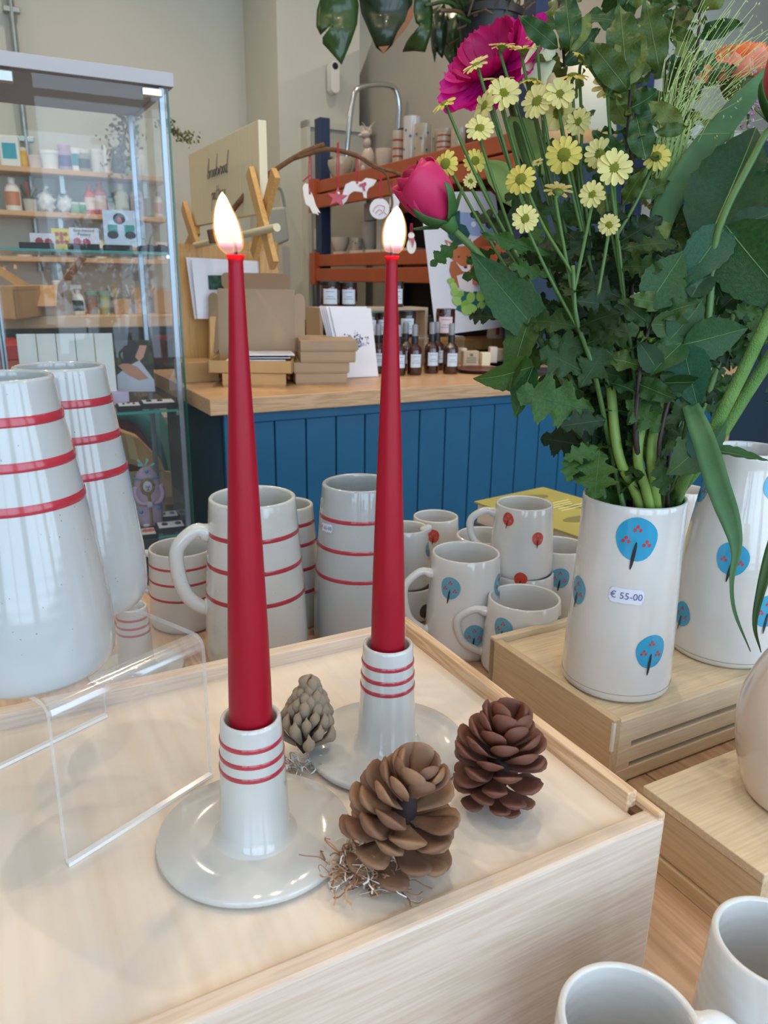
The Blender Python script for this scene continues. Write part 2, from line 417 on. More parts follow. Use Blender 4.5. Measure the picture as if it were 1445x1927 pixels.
# ======================= shop counter =======================
M_blue = mat('blue_paint', '#1c6288', 0.4, var=0.12, vscale=8, bump=0.15, bscale=60)
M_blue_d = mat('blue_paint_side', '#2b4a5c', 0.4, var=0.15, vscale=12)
M_oak = wood('oak_worktop', '#d8ae84', '#b58a61', 'X', 1.0, 0.38, 0.5)
cA0, cB0 = 0.458, 1.64
t = thing('shop_counter', 'long shop counter with blue board front and oak worktop', 'counter', AB(cA0, cB0, FLOOR), rotz=ANG)
def CL(a0, a1, b0, b1, z0, z1): return gbox(a0 - cA0, a1 - cA0, b0 - cB0, b1 - cB0, z0 - FLOOR, z1 - FLOOR)
part(t, 'worktop', CL(cA0, 2.21, cB0, 1.955, CTR - 0.036, CTR), M_oak, bev=0.002)
part(t, 'worktop', CL(cA0, 1.455, 1.955, 2.25, CTR - 0.036, CTR), M_oak)
part(t, 'carcass', CL(cA0 + 0.055, 1.45, 1.94, 2.22, FLOOR, CTR - 0.036), M_blue)
part(t, 'end_post', CL(2.185, 2.205, cB0 + .03, 1.94, FLOOR, CTR - .036), M_oak)
part(t, 'carcass', CL(cA0 + 0.055, 2.185, cB0 + 0.05, 1.94, FLOOR, CTR - 0.036), M_blue)
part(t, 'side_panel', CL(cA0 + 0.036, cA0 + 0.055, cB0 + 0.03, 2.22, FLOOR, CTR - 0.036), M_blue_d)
part(t, 'corner_post', CL(cA0 + 0.036, cA0 + 0.08, cB0 + 0.022, cB0 + 0.05, FLOOR, CTR - 0.036), M_blue, bev=0.002)
part(t, 'top_rail', CL(cA0 + 0.08, 2.185, cB0 + 0.026, cB0 + 0.05, CTR - 0.062, CTR - 0.036), M_blue, bev=0.002)
a = cA0 + 0.082; k = 0
bw = 0.0785
while a < 2.16:
    part(t, 'board', CL(a, min(a + bw - 0.0025, 2.185), cB0 + 0.034, cB0 + 0.05, FLOOR, CTR - 0.063), M_blue, bev=0.0025); a += bw
# far dark locker and monitor behind the flowers
M_navy = mat('navy_paint', '#2b3f52', 0.5, var=0.1, vscale=8)
# ======================= background: workshop behind the counter =======================
M_shelf = mat('pine_shelf', '#d9b083', 0.55, var=0.1, vscale=15)
M_kraft = mat('kraft_card', '#c39a69', 0.8, var=0.08, vscale=14)
M_kraft_g = mat('grey_kraft_card', '#b09477', 0.75, var=0.06, vscale=14)
M_kraft_d = mat('brown_card_inside', '#a48466', 0.85)
M_paper = mat('white_paper', '#eeeaf0', 0.6)
M_label = mat('paper_label', '#d9dfe8', 0.6)
M_ink = mat('grey_print', '#7b8496', 0.7)
_mc = {}
def C_(h, rough=0.4, **k):
    key = (h, rough, tuple(sorted(k.items())))
    if key not in _mc: _mc[key] = mat('colour_' + h.lstrip('#'), h, rough, **k)
    return _mc[key]
# wall shelves on the left
shz = []
for i, (xa, ya, xb, yb) in enumerate([(18, 312, 470, 342), (15, 396, 480, 414), (15, 486, 480, 482)]):
    a0 = LAB(PB(-120, ya, 4.1)).x; a1 = LAB(PB(317, ya, 4.1)).x; z = (LAB(PB(150, (ya + (yb - ya) * 0.3), 4.1)).z); shz.append(z)
    t = thing('wall_shelf', ['upper pine wall shelf holding a row of glaze tubs', 'second pine wall shelf holding paint bottles and white bags', 'lowest pine wall shelf just above the glass cabinet shelf line'][i], 'shelf', AB(a0, 4.1, z), rotz=ANG)
    part(t, 'board', gbox(0, a1 - a0, 0, 0.215, -0.022, 0), M_shelf, bev=0.002)
    for k in range(3): part(t, 'bracket', gbox(0.12 + k * 0.38, 0.14 + k * 0.38, 0.05, 0.215, -0.1, -0.022), M_galv)
def prof_of(kind, r, h):
    if kind == 'tub': return [(0, 0), (r * .85, 0), (r, h * .84), (r, h * .84)]
    if kind == 'jar': return [(0, 0), (r * .95, 0), (r, h * .05), (r, h * .72), (r * .86, h * .8), (r * .86, h * .84)]
    if kind == 'bottle': return [(0, 0), (r * .95, 0), (r, h * .04), (r, h * .66), (r * .75, h * .78), (r * .42, h * .84)]
    if kind == 'carton': return None
def vessel(name, label, cat, px, py, w, h, body, lid=None, lab=None, kind='jar', b=4.16, group=None, z=None, yaw=0.3):
    base = PB(px, py, b)
    if z is not None: base = Vector((base.x, base.y, z))
    s = depth(base) / FPX; r, H = w * s / 2, h * s / 0.97
    t = thing(name, label, cat, base, group, rotz=yaw)
    if kind == 'carton':
        part(t, 'body', gbox(-r, r, -r * .7, r * .7, 0, H), body, bev=r * .12)
        if lab: part(t, 'label', gbox(-r * .7, r * .7, -r * .7 - .001, -r * .7, H * .25, H * .75), lab)
        return t
    part(t, 'body', lathe(prof_of(kind, r, H) + [(0, H * .84)], 20), body, smooth=40)
    rl = r * (1.06 if kind == 'tub' else .9 if kind == 'jar' else .46)
    part(t, 'lid', lathe([(0, H * .83), (rl, H * .83), (rl, H * .98), (rl * .93, H), (0, H)], 20), lid or body, smooth=40)
    if lab: part(t, 'label', lathe([(r * 1.012, H * .16), (r * 1.012, H * .58)], 16, -2.7, -0.5), lab, smooth=True)
    return t
rows = [
 (22, 308, 34, 52, '#e6ecec', None, '#12a3bb', 'carton', 'white pouch with turquoise patch at left end of upper shelf'),
 (45, 311, 17, 34, '#d9a93f', '#d9d4c8', '#e3b84d', 'jar', 'small amber glaze jar beside the turquoise patched pouch'),
 (66, 312, 25, 22, '#dccbc6', '#cfc8c0', None, 'tub', 'squat pale pink tub on the upper shelf'),
 (95, 315, 33, 32, '#eceeec', '#f2f3f1', None, 'tub', 'wide white tub on the upper shelf'),
 (124, 316, 26, 44, '#b49fc0', '#c3b0cc', '#5d5b95', 'jar', 'lilac jar with purple label on the upper shelf'),
 (144, 317, 17, 40, '#eceae2', None, '#1a8f9e', 'carton', 'narrow white carton with teal stripe right of the lilac jar'),
 (159, 319, 25, 38, '#9d9d98', '#dfe0dc', '#4b4f52', 'jar', 'grey jar with dark label on the upper shelf'),
 (184, 321, 23, 40, '#d9dad8', '#e9eae8', None, 'jar', 'plain white jar right of the dark labelled grey jar'),
 (202, 322, 14, 48, '#e9ebea', '#f3f4f3', None, 'bottle', 'tall slim white bottle behind the dried eucalyptus'),
 (224, 324, 24, 34, '#4d5a70', '#596680', None, 'jar', 'slate blue jar on the upper shelf'),
 (246, 326, 22, 36, '#b9c9bd', '#dde3df', '#cfdcd6', 'jar', 'pale green jar on the upper shelf'),
 (268, 328, 22, 44, '#e0e2de', '#f0f0ee', None, 'bottle', 'white bottle at right end of the glaze tub row'),
 (27, 392, 28, 56, '#ecebe8', '#f2f2f0', '#c98561', 'bottle', 'white bottle with orange label on second shelf'),
 (142, 395, 16, 20, '#7fb08d', '#e8ebe6', None, 'jar', 'small green jar at front of the four paint pots'),
 (157, 395, 15, 20, '#5aa080', '#e8ebe6', None, 'jar', 'small mint pot beside the pink bottles'),
 (171, 399, 21, 50, '#d2615c', '#c95a56', '#e6d5d0', 'bottle', 'shorter coral paint bottle with pale label'),
 (191, 400, 24, 56, '#b85667', '#b14f60', '#dcc4be', 'bottle', 'taller rose paint bottle with pale label'),
 (210, 401, 15, 38, '#7fa3b8', '#6a93ab', '#b5cad4', 'bottle', 'small blue bottle right of the pink pair'),
 (230, 402, 27, 54, '#b5b59a', '#c9c9ae', None, 'bottle', 'olive grey bottle with pointed cap on second shelf'),
 (259, 403, 27, 54, '#bfb3bd', '#cdb9b0', None, 'bottle', 'pale mauve bottle with pointed cap on second shelf'),
 (299, 405, 16, 44, '#e3dfdc', '#c06a70', '#cf9aa0', 'bottle', 'white bottle with rose cap seen through cabinet side glass'),
 (45, 470, 30, 14, '#e6e2e0', '#c23a44', None, 'tub', 'low white tub with red lid on lowest shelf'),
 (190, 476, 22, 30, '#e7e0c8', '#e9e4d0', '#4d79a8', 'jar', 'cream jar with blue round label between the earring cards'),
 (158, 470, 30, 22, '#3e5560', '#445c66', None, 'tub', 'dark slate tub behind the earring cards'),
 (262, 478, 26, 34, '#c9ccd3', '#dadde2', '#a8506a', 'jar', 'grey jar with pink label behind the framed card'),
 (305, 478, 24, 30, '#e4e0d6', '#efece4', None, 'tub', 'white tub at the right end of the lowest shelf'),
]
for i, (px, py, w, h, c, l, lb, kd, lab) in enumerate(rows):
    z = shz[0] if i < 12 else shz[1] if i < 21 else shz[2]
    vessel({'tub': 'glaze_tub', 'jar': 'glaze_jar', 'bottle': 'paint_bottle', 'carton': 'glaze_carton'}[kd], lab, {'tub': 'tub', 'jar': 'jar', 'bottle': 'bottle', 'carton': 'carton'}[kd], px, py, w, h, C_(c), C_(l) if l else None, C_(lb) if lb else None, kd, z=z, group='glaze and paint pots on the wall shelves')
t = vessel('brush_pot', 'grey pot of paint brushes on the second wall shelf', 'pot', 58, 393, 25, 26, C_('#c8c6c0'), C_('#55524d'), None, 'tub', z=shz[1])
s = depth(t.location) / FPX
for k in range(7):
    a = k * 0.9; part(t, 'brush', tube([(0, 0, 18 * s), (math.cos(a) * 14 * s, math.sin(a) * 8 * s, (42 + 5 * (k % 3)) * s)], [1.2 * s, 2.6 * s], 6), C_(['#6b5a44', '#c5533f', '#9fb0b8', '#4d4a48'][k % 4]))
def crumple(name, label, px, py, w, h, m, b, z, cat='bag', seed=1):
    rnd = random.Random(seed); base = PB(px, py, b); base.z = z; s = depth(base) / FPX
    V, Fs = sphere(1, (0, 0, 0), 22, 14)
    W2 = []
    for v in V:
        k = 1 + 0.22 * math.sin(v.x * 7 + seed) * math.sin(v.z * 9) + 0.12 * math.sin(v.y * 13 + v.z * 11) + rnd.uniform(-.05, .05)
        W2.append(Vector((v.x * w * s / 2 * k, v.y * w * s / 2.6 * k, max(0, (v.z * (k * .9) + 0.9) * h * s / 2))))
    t = thing(name, label, cat, base); part(t, 'body', (W2, Fs), m, smooth=True)
    part(t, 'knot', tube([(0, 0, h * s * .8), (w * s * .08, 0, h * s * 1.0), (w * s * .2, 0, h * s * 1.12)], [w * s * .1, w * s * .06, w * s * .12], 7), m, smooth=True)
    return t
M_bag = mat('white_plastic_bag', '#e6ebee', 0.3, bump=0.4, bscale=40)
crumple('plastic_bag', 'white crumpled plastic bag beside the brush pot', 86, 393, 36, 42, M_bag, 4.18, shz[1], seed=1)
crumple('plastic_bag', 'thinner white carrier bag with standing handle', 122, 394, 28, 36, M_bag, 4.18, shz[1], seed=5)
# dried eucalyptus and a green sprig hanging on the wall
def sprig(name, label, pts, b, col, stemcol, n, lsz, spread, seed):
    rnd = random.Random(seed); P = [PB(x, y, b) for x, y in pts]; base = P[0]; s = depth(base) / FPX
    t = thing(name, label, 'dried plant', base)
    path = smooth_path(P, 4); part(t, 'stem', tube(path, 0.004, 6), stemcol, W=True)
    gs = []
    for i in range(n):
        p = path[rnd.randrange(len(path))] + Vector((rnd.gauss(0, 1), rnd.gauss(0, .5), rnd.gauss(0, 1))) * spread * s
        r = lsz * s * rnd.uniform(.6, 1.2); q = Euler((rnd.uniform(0, 6), rnd.uniform(0, 6), rnd.uniform(0, 6))).to_matrix().to_4x4()
        gs.append(xf(([Vector((r * math.cos(k * math.pi / 3), r * .7 * math.sin(k * math.pi / 3), 0.15 * r * (k % 2))) for k in range(6)], [(0, 1, 2, 3, 4, 5)]), Matrix.Translation(p) @ q))
    o = part(t, 'foliage', join(*gs), col, W=True); o['kind'] = 'stuff'; return t
sprig('dried_eucalyptus', 'dried grey eucalyptus bunch hanging on the wall behind the cabinet', [(250, 205), (240, 235), (232, 265), (224, 290), (220, 305)], 4.0, C_('#77786c', 0.8), C_('#5b4c3e'), 260, 5.0, 16, 3)
sprig('green_sprig', 'sparse olive green sprig sticking out right of the glass cabinet', [(300, 232), (318, 240), (335, 252), (350, 262), (362, 258)], 3.9, C_('#6f7147', 0.8), C_('#5d5a3e'), 150, 3.4, 7, 4)

# workbench against the back wall
bz = LAB(PB(180, 594, 3.55)).z
t = thing('workbench', 'cluttered pine workbench against the back wall behind the cabinet', 'bench', AB(-1.6, 3.55, FLOOR), rotz=ANG)
part(t, 'bench_top', gbox(0, 1.6 + pl - 0.15, 0, 0.75, bz - 0.05 - FLOOR, bz - FLOOR), M_shelf, bev=0.004)
part(t, 'back_board', gbox(0, 1.6 + pl - 0.15, 0.6, 0.62, 0, bz - 0.05 - FLOOR), C_('#2e3338'))  # dark sheet standing in for the shade under the bench
for k in range(4): part(t, 'leg', gbox(0.1 + k * .8, 0.17 + k * .8, 0.04, 0.11, 0, bz - 0.05 - FLOOR), C_('#57483a'))
def carton(name, label, px, py, w, h, b, m, yaw=0.2, d=0.2, z=None, flaps=True, tilt=0, cat='box'):
    base = PB(px, py, b)
    if z is not None: base.z = z
    s = depth(base) / FPX; w, h = w * s, h * s
    t = thing(name, label, cat, base, rotz=yaw)
    R = Matrix.Rotation(tilt, 4, 'Y')
    th = 0.004
    part(t, 'front_side', xf(gbox(-w / 2, w / 2, 0, th, 0, h), R), m); part(t, 'back_side', xf(gbox(-w / 2, w / 2, d - th, d, 0, h), R), m)
    part(t, 'end', xf(gbox(-w / 2, -w / 2 + th, 0, d, 0, h), R), m); part(t, 'end', xf(gbox(w / 2 - th, w / 2, 0, d, 0, h), R), m)
    part(t, 'bottom', xf(gbox(-w / 2, w / 2, 0, d, 0, th), R), m)
    if flaps:
        part(t, 'flap', xf(gbox(-w / 2, w / 2, -d * .42, 0, 0, th), R @ Matrix.Translation((0, 0, h)) @ Matrix.Rotation(0.7, 4, 'X')), m)
        part(t, 'flap', xf(gbox(0, d * .5, 0, d, 0, th), R @ Matrix.Translation((w / 2, 0, h)) @ Matrix.Rotation(-0.9, 4, 'Y')), m)
        part(t, 'flap', xf(gbox(-d * .5, 0, 0, d, 0, th), R @ Matrix.Translation((-w / 2, 0, h)) @ Matrix.Rotation(0.6, 4, 'Y')), m)
    else: part(t, 'lid', xf(gbox(-w / 2 - .001, w / 2 + .001, -.001, d + .001, h - .012, h + .001), R), m)
    return t
carton('cardboard_box', 'open cardboard box with raised flaps on the workbench', 75, 594, 74, 54, 3.6, M_kraft, 0.25, 0.3, bz)
carton('cardboard_box', 'cardboard box at left frame edge on the workbench', 0, 596, 60, 60, 3.3, M_kraft, 0.1, 0.3, bz, False)
carton('cardboard_box', 'small closed carton beside the painted tins', 232, 590, 32, 26, 3.66, M_kraft, 0.3, 0.12, bz, False)
carton('cardboard_box', 'tall kraft carton near the right of the workbench', 268, 588, 26, 46, 3.68, M_kraft, 0.5, 0.1, bz, False)
carton('cardboard_box', 'wide kraft carton seen through the cabinet right side glass', 312, 588, 40, 40, 3.7, M_kraft, 0.35, 0.14, bz, False)
vessel('white_bucket', 'white bucket behind the spray bottle', 'bucket', 122, 588, 32, 58, C_('#dfe1de'), C_('#eceeec'), None, 'tub', b=3.75, z=bz)
t = vessel('spray_bottle', 'white trigger spray bottle on the workbench', 'bottle', 149, 588, 22, 44, C_('#e4e6e4'), C_('#e4e6e4'), C_('#3b4148'), 'bottle', b=3.65, z=bz)
s = depth(t.location) / FPX
part(t, 'trigger', join(gbox(-12 * s, 8 * s, -4 * s, 4 * s, 46 * s, 54 * s), gbox(-9 * s, -6 * s, -2 * s, 2 * s, 36 * s, 47 * s)), C_('#eceeec'), bev=s)
vessel('painted_tin', 'left turquoise floral tin on the workbench', 'tin', 174, 588, 22, 40, C_('#5da39d', col2='#c36a52', vscale=40), C_('#8fb0a8'), None, 'tub', b=3.7, z=bz)
vessel('painted_tin', 'right turquoise tin with yellow flowers on the workbench', 'tin', 199, 588, 22, 40, C_('#6faf9b', col2='#c9ae4e', vscale=40), C_('#8fb0a8'), None, 'tub', b=3.7, z=bz)
for i, (px, c) in enumerate([(216, '#aab4b2'), (250, '#8b9a98'), (285, '#98a6a8')]):
    t = vessel('tool_pot', ['pot of wire tools right of the painted tins', 'pot of clay tools between two cartons', 'glass pot of tools near the cabinet right post'][i], 'pot', px, 588, 18, 28, C_(c, 0.2), C_('#6b7070'), None, 'tub', b=3.8, z=bz)
    s = depth(t.location) / FPX
    for k in range(5): part(t, 'tool', tube([(0, 0, 20 * s), (math.cos(k * 1.3) * 12 * s, 0, (44 + 6 * (k % 2)) * s)], [1.2 * s, 2.2 * s], 5), C_(['#c9ccc9', '#c7a54a', '#77868a'][k % 3]))
# stored stuff on the floor beyond the cabinet
def blockat(name, label, cat, x0, y0, x1, y1, b, d, m, bev=0.003):
    p0, p1 = PB(x0, y1, b), PB(x1, y0, b)
    q0, q1 = LAB(p0), LAB(p1)
    t = thing(name, label, cat, AB(q0.x, b, q0.z), rotz=ANG)
    return t, q1.x - q0.x, q1.z - q0.z
t, w, h = blockat('storage_crate', '', 'crate', -60, 648, 38, 705, 3.0, .3, None)
t['label'] = 'red storage crate with orange lower band at left frame edge'
part(t, 'body', gbox(0, w, 0, .35, 0, h * .45), C_('#c2522f')); part(t, 'rim', gbox(-.005, w + .005, -.005, .355, h * .45, h), C_('#b3201c'), bev=.004)
part(t, 'stand', gbox(0.02, w - .02, .02, .33, -(LAB(t.location).z - FLOOR), 0), C_('#3c3733'))
t = thing('chair_frame', 'turquoise padded chair back with dark red cushion behind the cabinet', 'chair', PB(240, 1000, 2.75))
ol = [(150, 905), (160, 830), (185, 795), (225, 778), (262, 790), (290, 830), (304, 880), (308, 930), (300, 990), (150, 990)]
P = [PB(x, y, 2.75) for x, y in ol]
part(t, 'back_frame', tube(smooth_path(P, 4), 0.022, 8), C_('#1e6f78', 0.5), W=True, smooth=True)
part(t, 'cushion', slab(P, VB * 0.06), C_('#6b1d28', 0.8, var=.4, vscale=20), W=True, bev=.01)
part(t, 'cover', slab([PB(x, y, 2.85) for x, y in [(150, 770), (300, 768), (316, 800), (322, 880), (324, 960), (150, 960)]], VB * 0.03), C_('#6fc3c4', 0.7, var=.15, vscale=8), W=True, bev=.008)
t = thing('kraft_parcel', 'long taped kraft parcel leaning across behind the cabinet', 'parcel', PB(220, 870, 2.6))
part(t, 'body', slab([PB(x, y, 2.6) for x, y in [(195, 800), (262, 824), (300, 862), (312, 890), (196, 862)]], VB * 0.08), M_kraft, W=True, bev=.004)
part(t, 'tape', slab([PB(x, y, 2.595) for x, y in [(235, 815), (250, 820), (262, 868), (246, 864)]], VB * 0.004), C_('#d8bd8c', 0.3), W=True)
part(t, 'address_label', slab([PB(x, y, 2.593) for x, y in [(198, 822), (216, 830), (226, 848), (206, 840)]], VB * 0.004), M_paper, W=True)
t = thing('card_sheet', 'large pale cardboard sheet standing low behind the cabinet', 'card sheet', PB(260, 950, 2.68))
part(t, 'sheet', slab([PB(x, y, 2.68) for x, y in [(200, 893), (300, 885), (365, 895), (365, 950), (205, 955)]], VB * 0.012), C_('#cdb48d', 0.8), W=True)
t, w, h = blockat('storage_chest', '', 'chest', 150, 950, 375, 1120, 2.6, .5, None)
t['label'] = 'dark brown storage chest low behind the glass cabinet'
part(t, 'body', gbox(0, w, 0, .4, -(LAB(t.location).z - FLOOR), h), C_('#4a3a30', 0.6), bev=.006); part(t, 'lid', gbox(-.01, w + .01, -.01, .41, h, h + .02), C_('#54443a'), bev=.004)
t, w, h = blockat('card_stack', '', 'card stack', 284, 774, 362, 900, 2.95, .3, None)
t['label'] = 'heap of flattened cartons and papers between cabinet and counter'
for k in range(6):
    part(t, 'flat_carton', xf(gbox(-.02 * (k % 2), w + .02 * (k % 3), 0, .25, k * h / 6, (k + .7) * h / 6), Matrix.Rotation(0.06 * (k % 3 - 1), 4, 'Y')), [M_kraft, M_kraft_d, C_('#d8d4cc')][k % 3])
part(t, 'stand', gbox(0, w, .02, .24, -(LAB(t.location).z - FLOOR), 0), C_('#4c4238'))

t = thing('cloth_bag', 'pale grey cloth bag hanging behind the crossed laths of the sign stand', 'bag', PB(520, 430, 3.3))
part(t, 'body', slab([PB(x, y, 3.3) for x, y in [(506, 392), (538, 388), (546, 452), (524, 462), (502, 450)]], VB * .05), C_('#a9aca2', .8), W=True, bev=.01)
part(t, 'strap', tube(smooth_path([PB(x, y, 3.32) for x, y in [(508, 394), (514, 360), (528, 356), (536, 390)]], 4), .006, 6), C_('#8f9389', .8), W=True)
part(t, 'hook', tube([PB(521, 358, 3.32), PB(521, 340, 3.8)], .004, 5), M_chrome, W=True)
# ======================= blue and orange racking behind the counter =======================
M_or = mat('orange_beam_paint', '#b4572f', 0.45, var=0.12, vscale=12)
M_bl = mat('rack_upright_paint', '#26375c', 0.5, var=0.15, vscale=20)
rA = 1.50; rB0, rB1 = 2.35, 3.43
up1 = LAB(PA(618, 355, rA)); 
z_top = upz(AB(rA, rB1), 342) - 0.0; z_low = upz(AB(rA, rB1), 480)
z_top2 = z_top
zt = upz(AB(rA, rB1), 328); 
t = thing('shelf_rack', 'pallet racking with orange beams and dark blue uprights holding unglazed pots', 'shelf rack', AB(rA, rB1, FLOOR), rotz=ANG)
def RK(a0, a1, b0, b1, z0, z1): return gbox(a0 - rA, a1 - rA, b0 - rB1, b1 - rB1, z0 - FLOOR, z1 - FLOOR)
ztop_post = upz(AB(rA, rB1), 222)
for bb in (rB1 - 0.03, 1.93):
    for aa in (rA, rA + 0.42):
        part(t, 'upright', RK(aa, aa + 0.05, bb, bb + 0.06, FLOOR, ztop_post if bb > 3 else 1.05), M_bl, bev=0.003)
RKZ = [z_top - 0.0, z_low - 0.0, -0.15]
for zz in RKZ:
    for aa in (rA - 0.012, rA + 0.43):
        part(t, 'beam', RK(aa, aa + 0.045, 1.96, rB1, zz - 0.05, zz), M_or, bev=0.003)
        part(t, 'beam_flange', RK(aa - 0.012, aa + 0.01, 1.96, rB1, zz - 0.115, zz - 0.06), M_or, bev=0.003)
    part(t, 'end_plate', RK(rA - 0.03, rA, rB1 - 0.02, rB1 + 0.035, zz - 0.13, zz + 0.01), M_or, bev=0.002)
    part(t, 'deck', RK(rA + 0.03, rA + 0.43, 1.96, rB1, zz - 0.02, zz - 0.004), C_('#5b4636', 0.7))
part(t, 'side_sheet', RK(rA + .005, rA + .465, 1.955, 1.962, FLOOR, .80), M_navy)
part(t, 'back_sheet', RK(rA + .47, rA + .475, 1.96, rB1, -0.25, RKZ[0] - .03), C_('#38302b', 0.8))
# pots standing on the racking: (pixel x, base row from beam, width, height, colour, kind)
M_pot = ceramic('stoneware_cream', '#c9bda6', '#b9ad98', speck=0.4, rough=0.2)
M_bisque = mat('bisque_clay', '#cfc3b4', 0.75, var=0.06, vscale=20)
M_redp = mat('painted_red', '#a63a34', 0.3); M_bluep = mat('painted_blue', '#4f7d96', 0.3)
def rackpot(name, label, px, w, h, m, z, da=0.10, prof=None, extra=None, group='pots on the racking', cat='pot'):
    base = PA(px, 300, rA + da); base.z = z; s = depth(base) / FPX; r, H = w * s / 2, h * s
    prof = prof or [(0, 0), (.75, 0), (1, .5), (.95, 1), (.88, 1), (.9, .5), (0, .06)]
    t = thing(name, label, cat, base, group)
    part(t, 'body', lathe([(a * r, b * H) for a, b in prof], 24), m, smooth=50)
    if extra == 'stripes':
        for q in (.3, .5, .72): part(t, 'painted_stripe', lathe([(r * 1.02, H * q), (r * 1.02, H * (q + .05))], 24), M_redp, smooth=True)
    if extra == 'dots':
        for q, a in ((.35, 3.6), (.6, 4.5), (.3, 5.2), (.72, 3.9), (.75, 5.3)):
            part(t, 'painted_dot', xf(lathe([(0, 0), (r * .16, 0), (r * .16, r * .03), (0, r * .03)], 10), Matrix.Translation((r * math.cos(a), r * math.sin(a), H * q)) @ Matrix.Rotation(a, 4, 'Z') @ Matrix.Rotation(math.pi / 2, 4, 'Y')), M_bluep)
    return t
CYL = [(0, 0), (.95, 0), (1, .03), (1, 1), (.92, 1), (.92, .06), (0, .06)]
BOWL = [(0, 0), (.55, 0), (.6, .06), (.85, .4), (1, .75), (1, 1), (.93, 1), (.9, .7), (.5, .15), (0, .1)]
zt_, zl_ = RKZ[0], RKZ[1]
rackpot('nested_bowls', 'stack of cream bowls beside the blue upright', 643, 50, 44, M_pot, zt_, .12, BOWL, cat='bowl')
rackpot('flared_pot', 'flared cream pot under the stacked bowls', 640, 46, 30, M_pot, zt_, .03, BOWL, cat='bowl')
rackpot('small_vase', 'pale small vase behind the clay fox', 676, 26, 44, M_pot, zt_, .2, [(0, 0), (.6, 0), (.65, .4), (1, .6), (1, 1), (.9, 1), (.5, .5), (0, .3)], cat='vase')
rackpot('wide_cup', 'cream wide cup right of the clay fox', 724, 34, 40, M_bisque, zt_, .1, BOWL, cat='cup')
rackpot('striped_cylinder', 'slim striped cylinder vase on top rack', 748, 20, 66, M_pot, zt_, .1, CYL, 'stripes', cat='vase')
rackpot('painted_cylinder', 'tall white cylinder vase with red and blue painting', 774, 32, 86, ceramic('white_glaze_far', '#d5d2d0', speck=0), zt_, .12, CYL, 'dots', cat='vase')
rackpot('dotted_vase', 'cream vase with blue painted dots on top rack', 794, 32, 64, M_pot, zt_, .08, CYL, 'dots', cat='vase')
rackpot('dotted_vase', 'narrower cream vase with blue dots behind the striped mug', 822, 20, 60, M_pot, zt_, .16, CYL, 'dots', cat='vase')
rackpot('striped_mug', 'striped cream tumbler on top rack', 834, 26, 48, M_pot, zt_, .08, CYL, 'stripes', cat='mug')
rackpot('cream_jar', 'plain cream jar next to the pink flower', 862, 30, 46, M_pot, zt_, .1, CYL, cat='jar')
rackpot('brown_pot', 'dark brown pot at right of top rack', 888, 34, 44, C_('#5c3527', 0.4), zt_, .14, CYL)
rackpot('lower_bowl', 'cream bowl on the lower rack beside the upright', 640, 34, 26, M_bisque, zl_ + .012, .06, BOWL, cat='bowl')
rackpot('stacked_pot', 'bisque pot stack under the round disc ornament', 698, 38, 52, M_bisque, zl_ + .012, .14, BOWL)
rackpot('stacked_pot', 'upper bisque cup on the pot stack', 698, 24, 30, M_bisque, zl_ + .14, .14, CYL)
rackpot('dotted_cup', 'small cup with blue dot on the lower rack', 672, 20, 24, M_pot, zl_ + .012, .08, CYL, 'dots', cat='cup')
rackpot('bisque_jar', 'tall bisque jar behind the right flame', 727, 34, 72, M_bisque, zl_ + .012, .12, CYL, cat='jar')
for k, px in enumerate([655, 690, 722, 756, 780]):
    base = PA(px, 300, rA + .05); base.z = zl_
    single('bisque_tile', gbox(-.05, .05, -.05, .05, 0, .011), M_bisque, ['bisque tile nearest the blue upright on the lower beam', 'second bisque tile from the blue upright', 'bisque tile in the middle of the lower beam', 'bisque tile just right of the rear flame', 'bisque tile farthest right on the lower beam'][k], 'tile', base, group='bisque tiles along the lower beam', rotz=ANG + .1 * k)
# clay fox
base = PA(692, 320, rA + .06); base.z = zt_; s = depth(base) / FPX
t = thing('clay_fox', 'seated clay fox figurine with antlers on top rack', 'figurine', base)
def blob(c, r, sx=1, sy=1, sz=1): return xf(sphere(1, (0, 0, 0), 14, 9), Matrix.Translation(Vector(c) * s) @ Matrix.Diagonal((r * s * sx, r * s * sy, r * s * sz, 1)))
part(t, 'body', join(blob((0, 0, 24), 13, 1, 1, 1.8), blob((-2, -3, 52), 8, 1, 1, 1.3), blob((-5, -4, 66), 8, 1.2, 1, .9), blob((-13, -6, 64), 4, 1.4, .8, .8), blob((10, -2, 8), 9, 1.2, 1, .8), blob((-8, -6, 7), 5, 1, 1, 1.6)), C_('#b8aaa0', 0.35), smooth=True)
for sg in (-1, 1):
    part(t, 'ear', xf(lathe([(3 * s, 0), (0, 12 * s)], 6), Matrix.Translation(Vector((-3 + sg * 5, -3, 72)) * s) @ Matrix.Rotation(sg * .3, 4, 'Y')), C_('#b8aaa0', 0.35))
    part(t, 'antler', tube([Vector(p) * s for p in ((sg * 3, 0, 74), (sg * 8, 0, 84), (sg * 12, 0, 88))], [1.6 * s, 1 * s, .5 * s], 5), C_('#a7998d', .4))
# steel loop of the stool behind the racking
t = thing('steel_rail', 'bent steel tube handrail rising behind the racking', 'rail', AB(rA + .48, 3.2, zt_ - .3))
pts = [(648, 330), (655, 255), (663, 190), (672, 168), (700, 160), (735, 162), (747, 178), (751, 215), (744, 320)]
part(t, 'tube', tube(smooth_path([PB(x, y, 3.47) for x, y in pts], 5), 0.012, 10), M_chrome, W=True, smooth=True)
# right side: dark lockers, monitor, pale lamp shades
t = thing('dark_locker', 'dark navy locker block standing behind the flowers', 'locker', AB(2.05, 2.1, FLOOR), rotz=ANG)
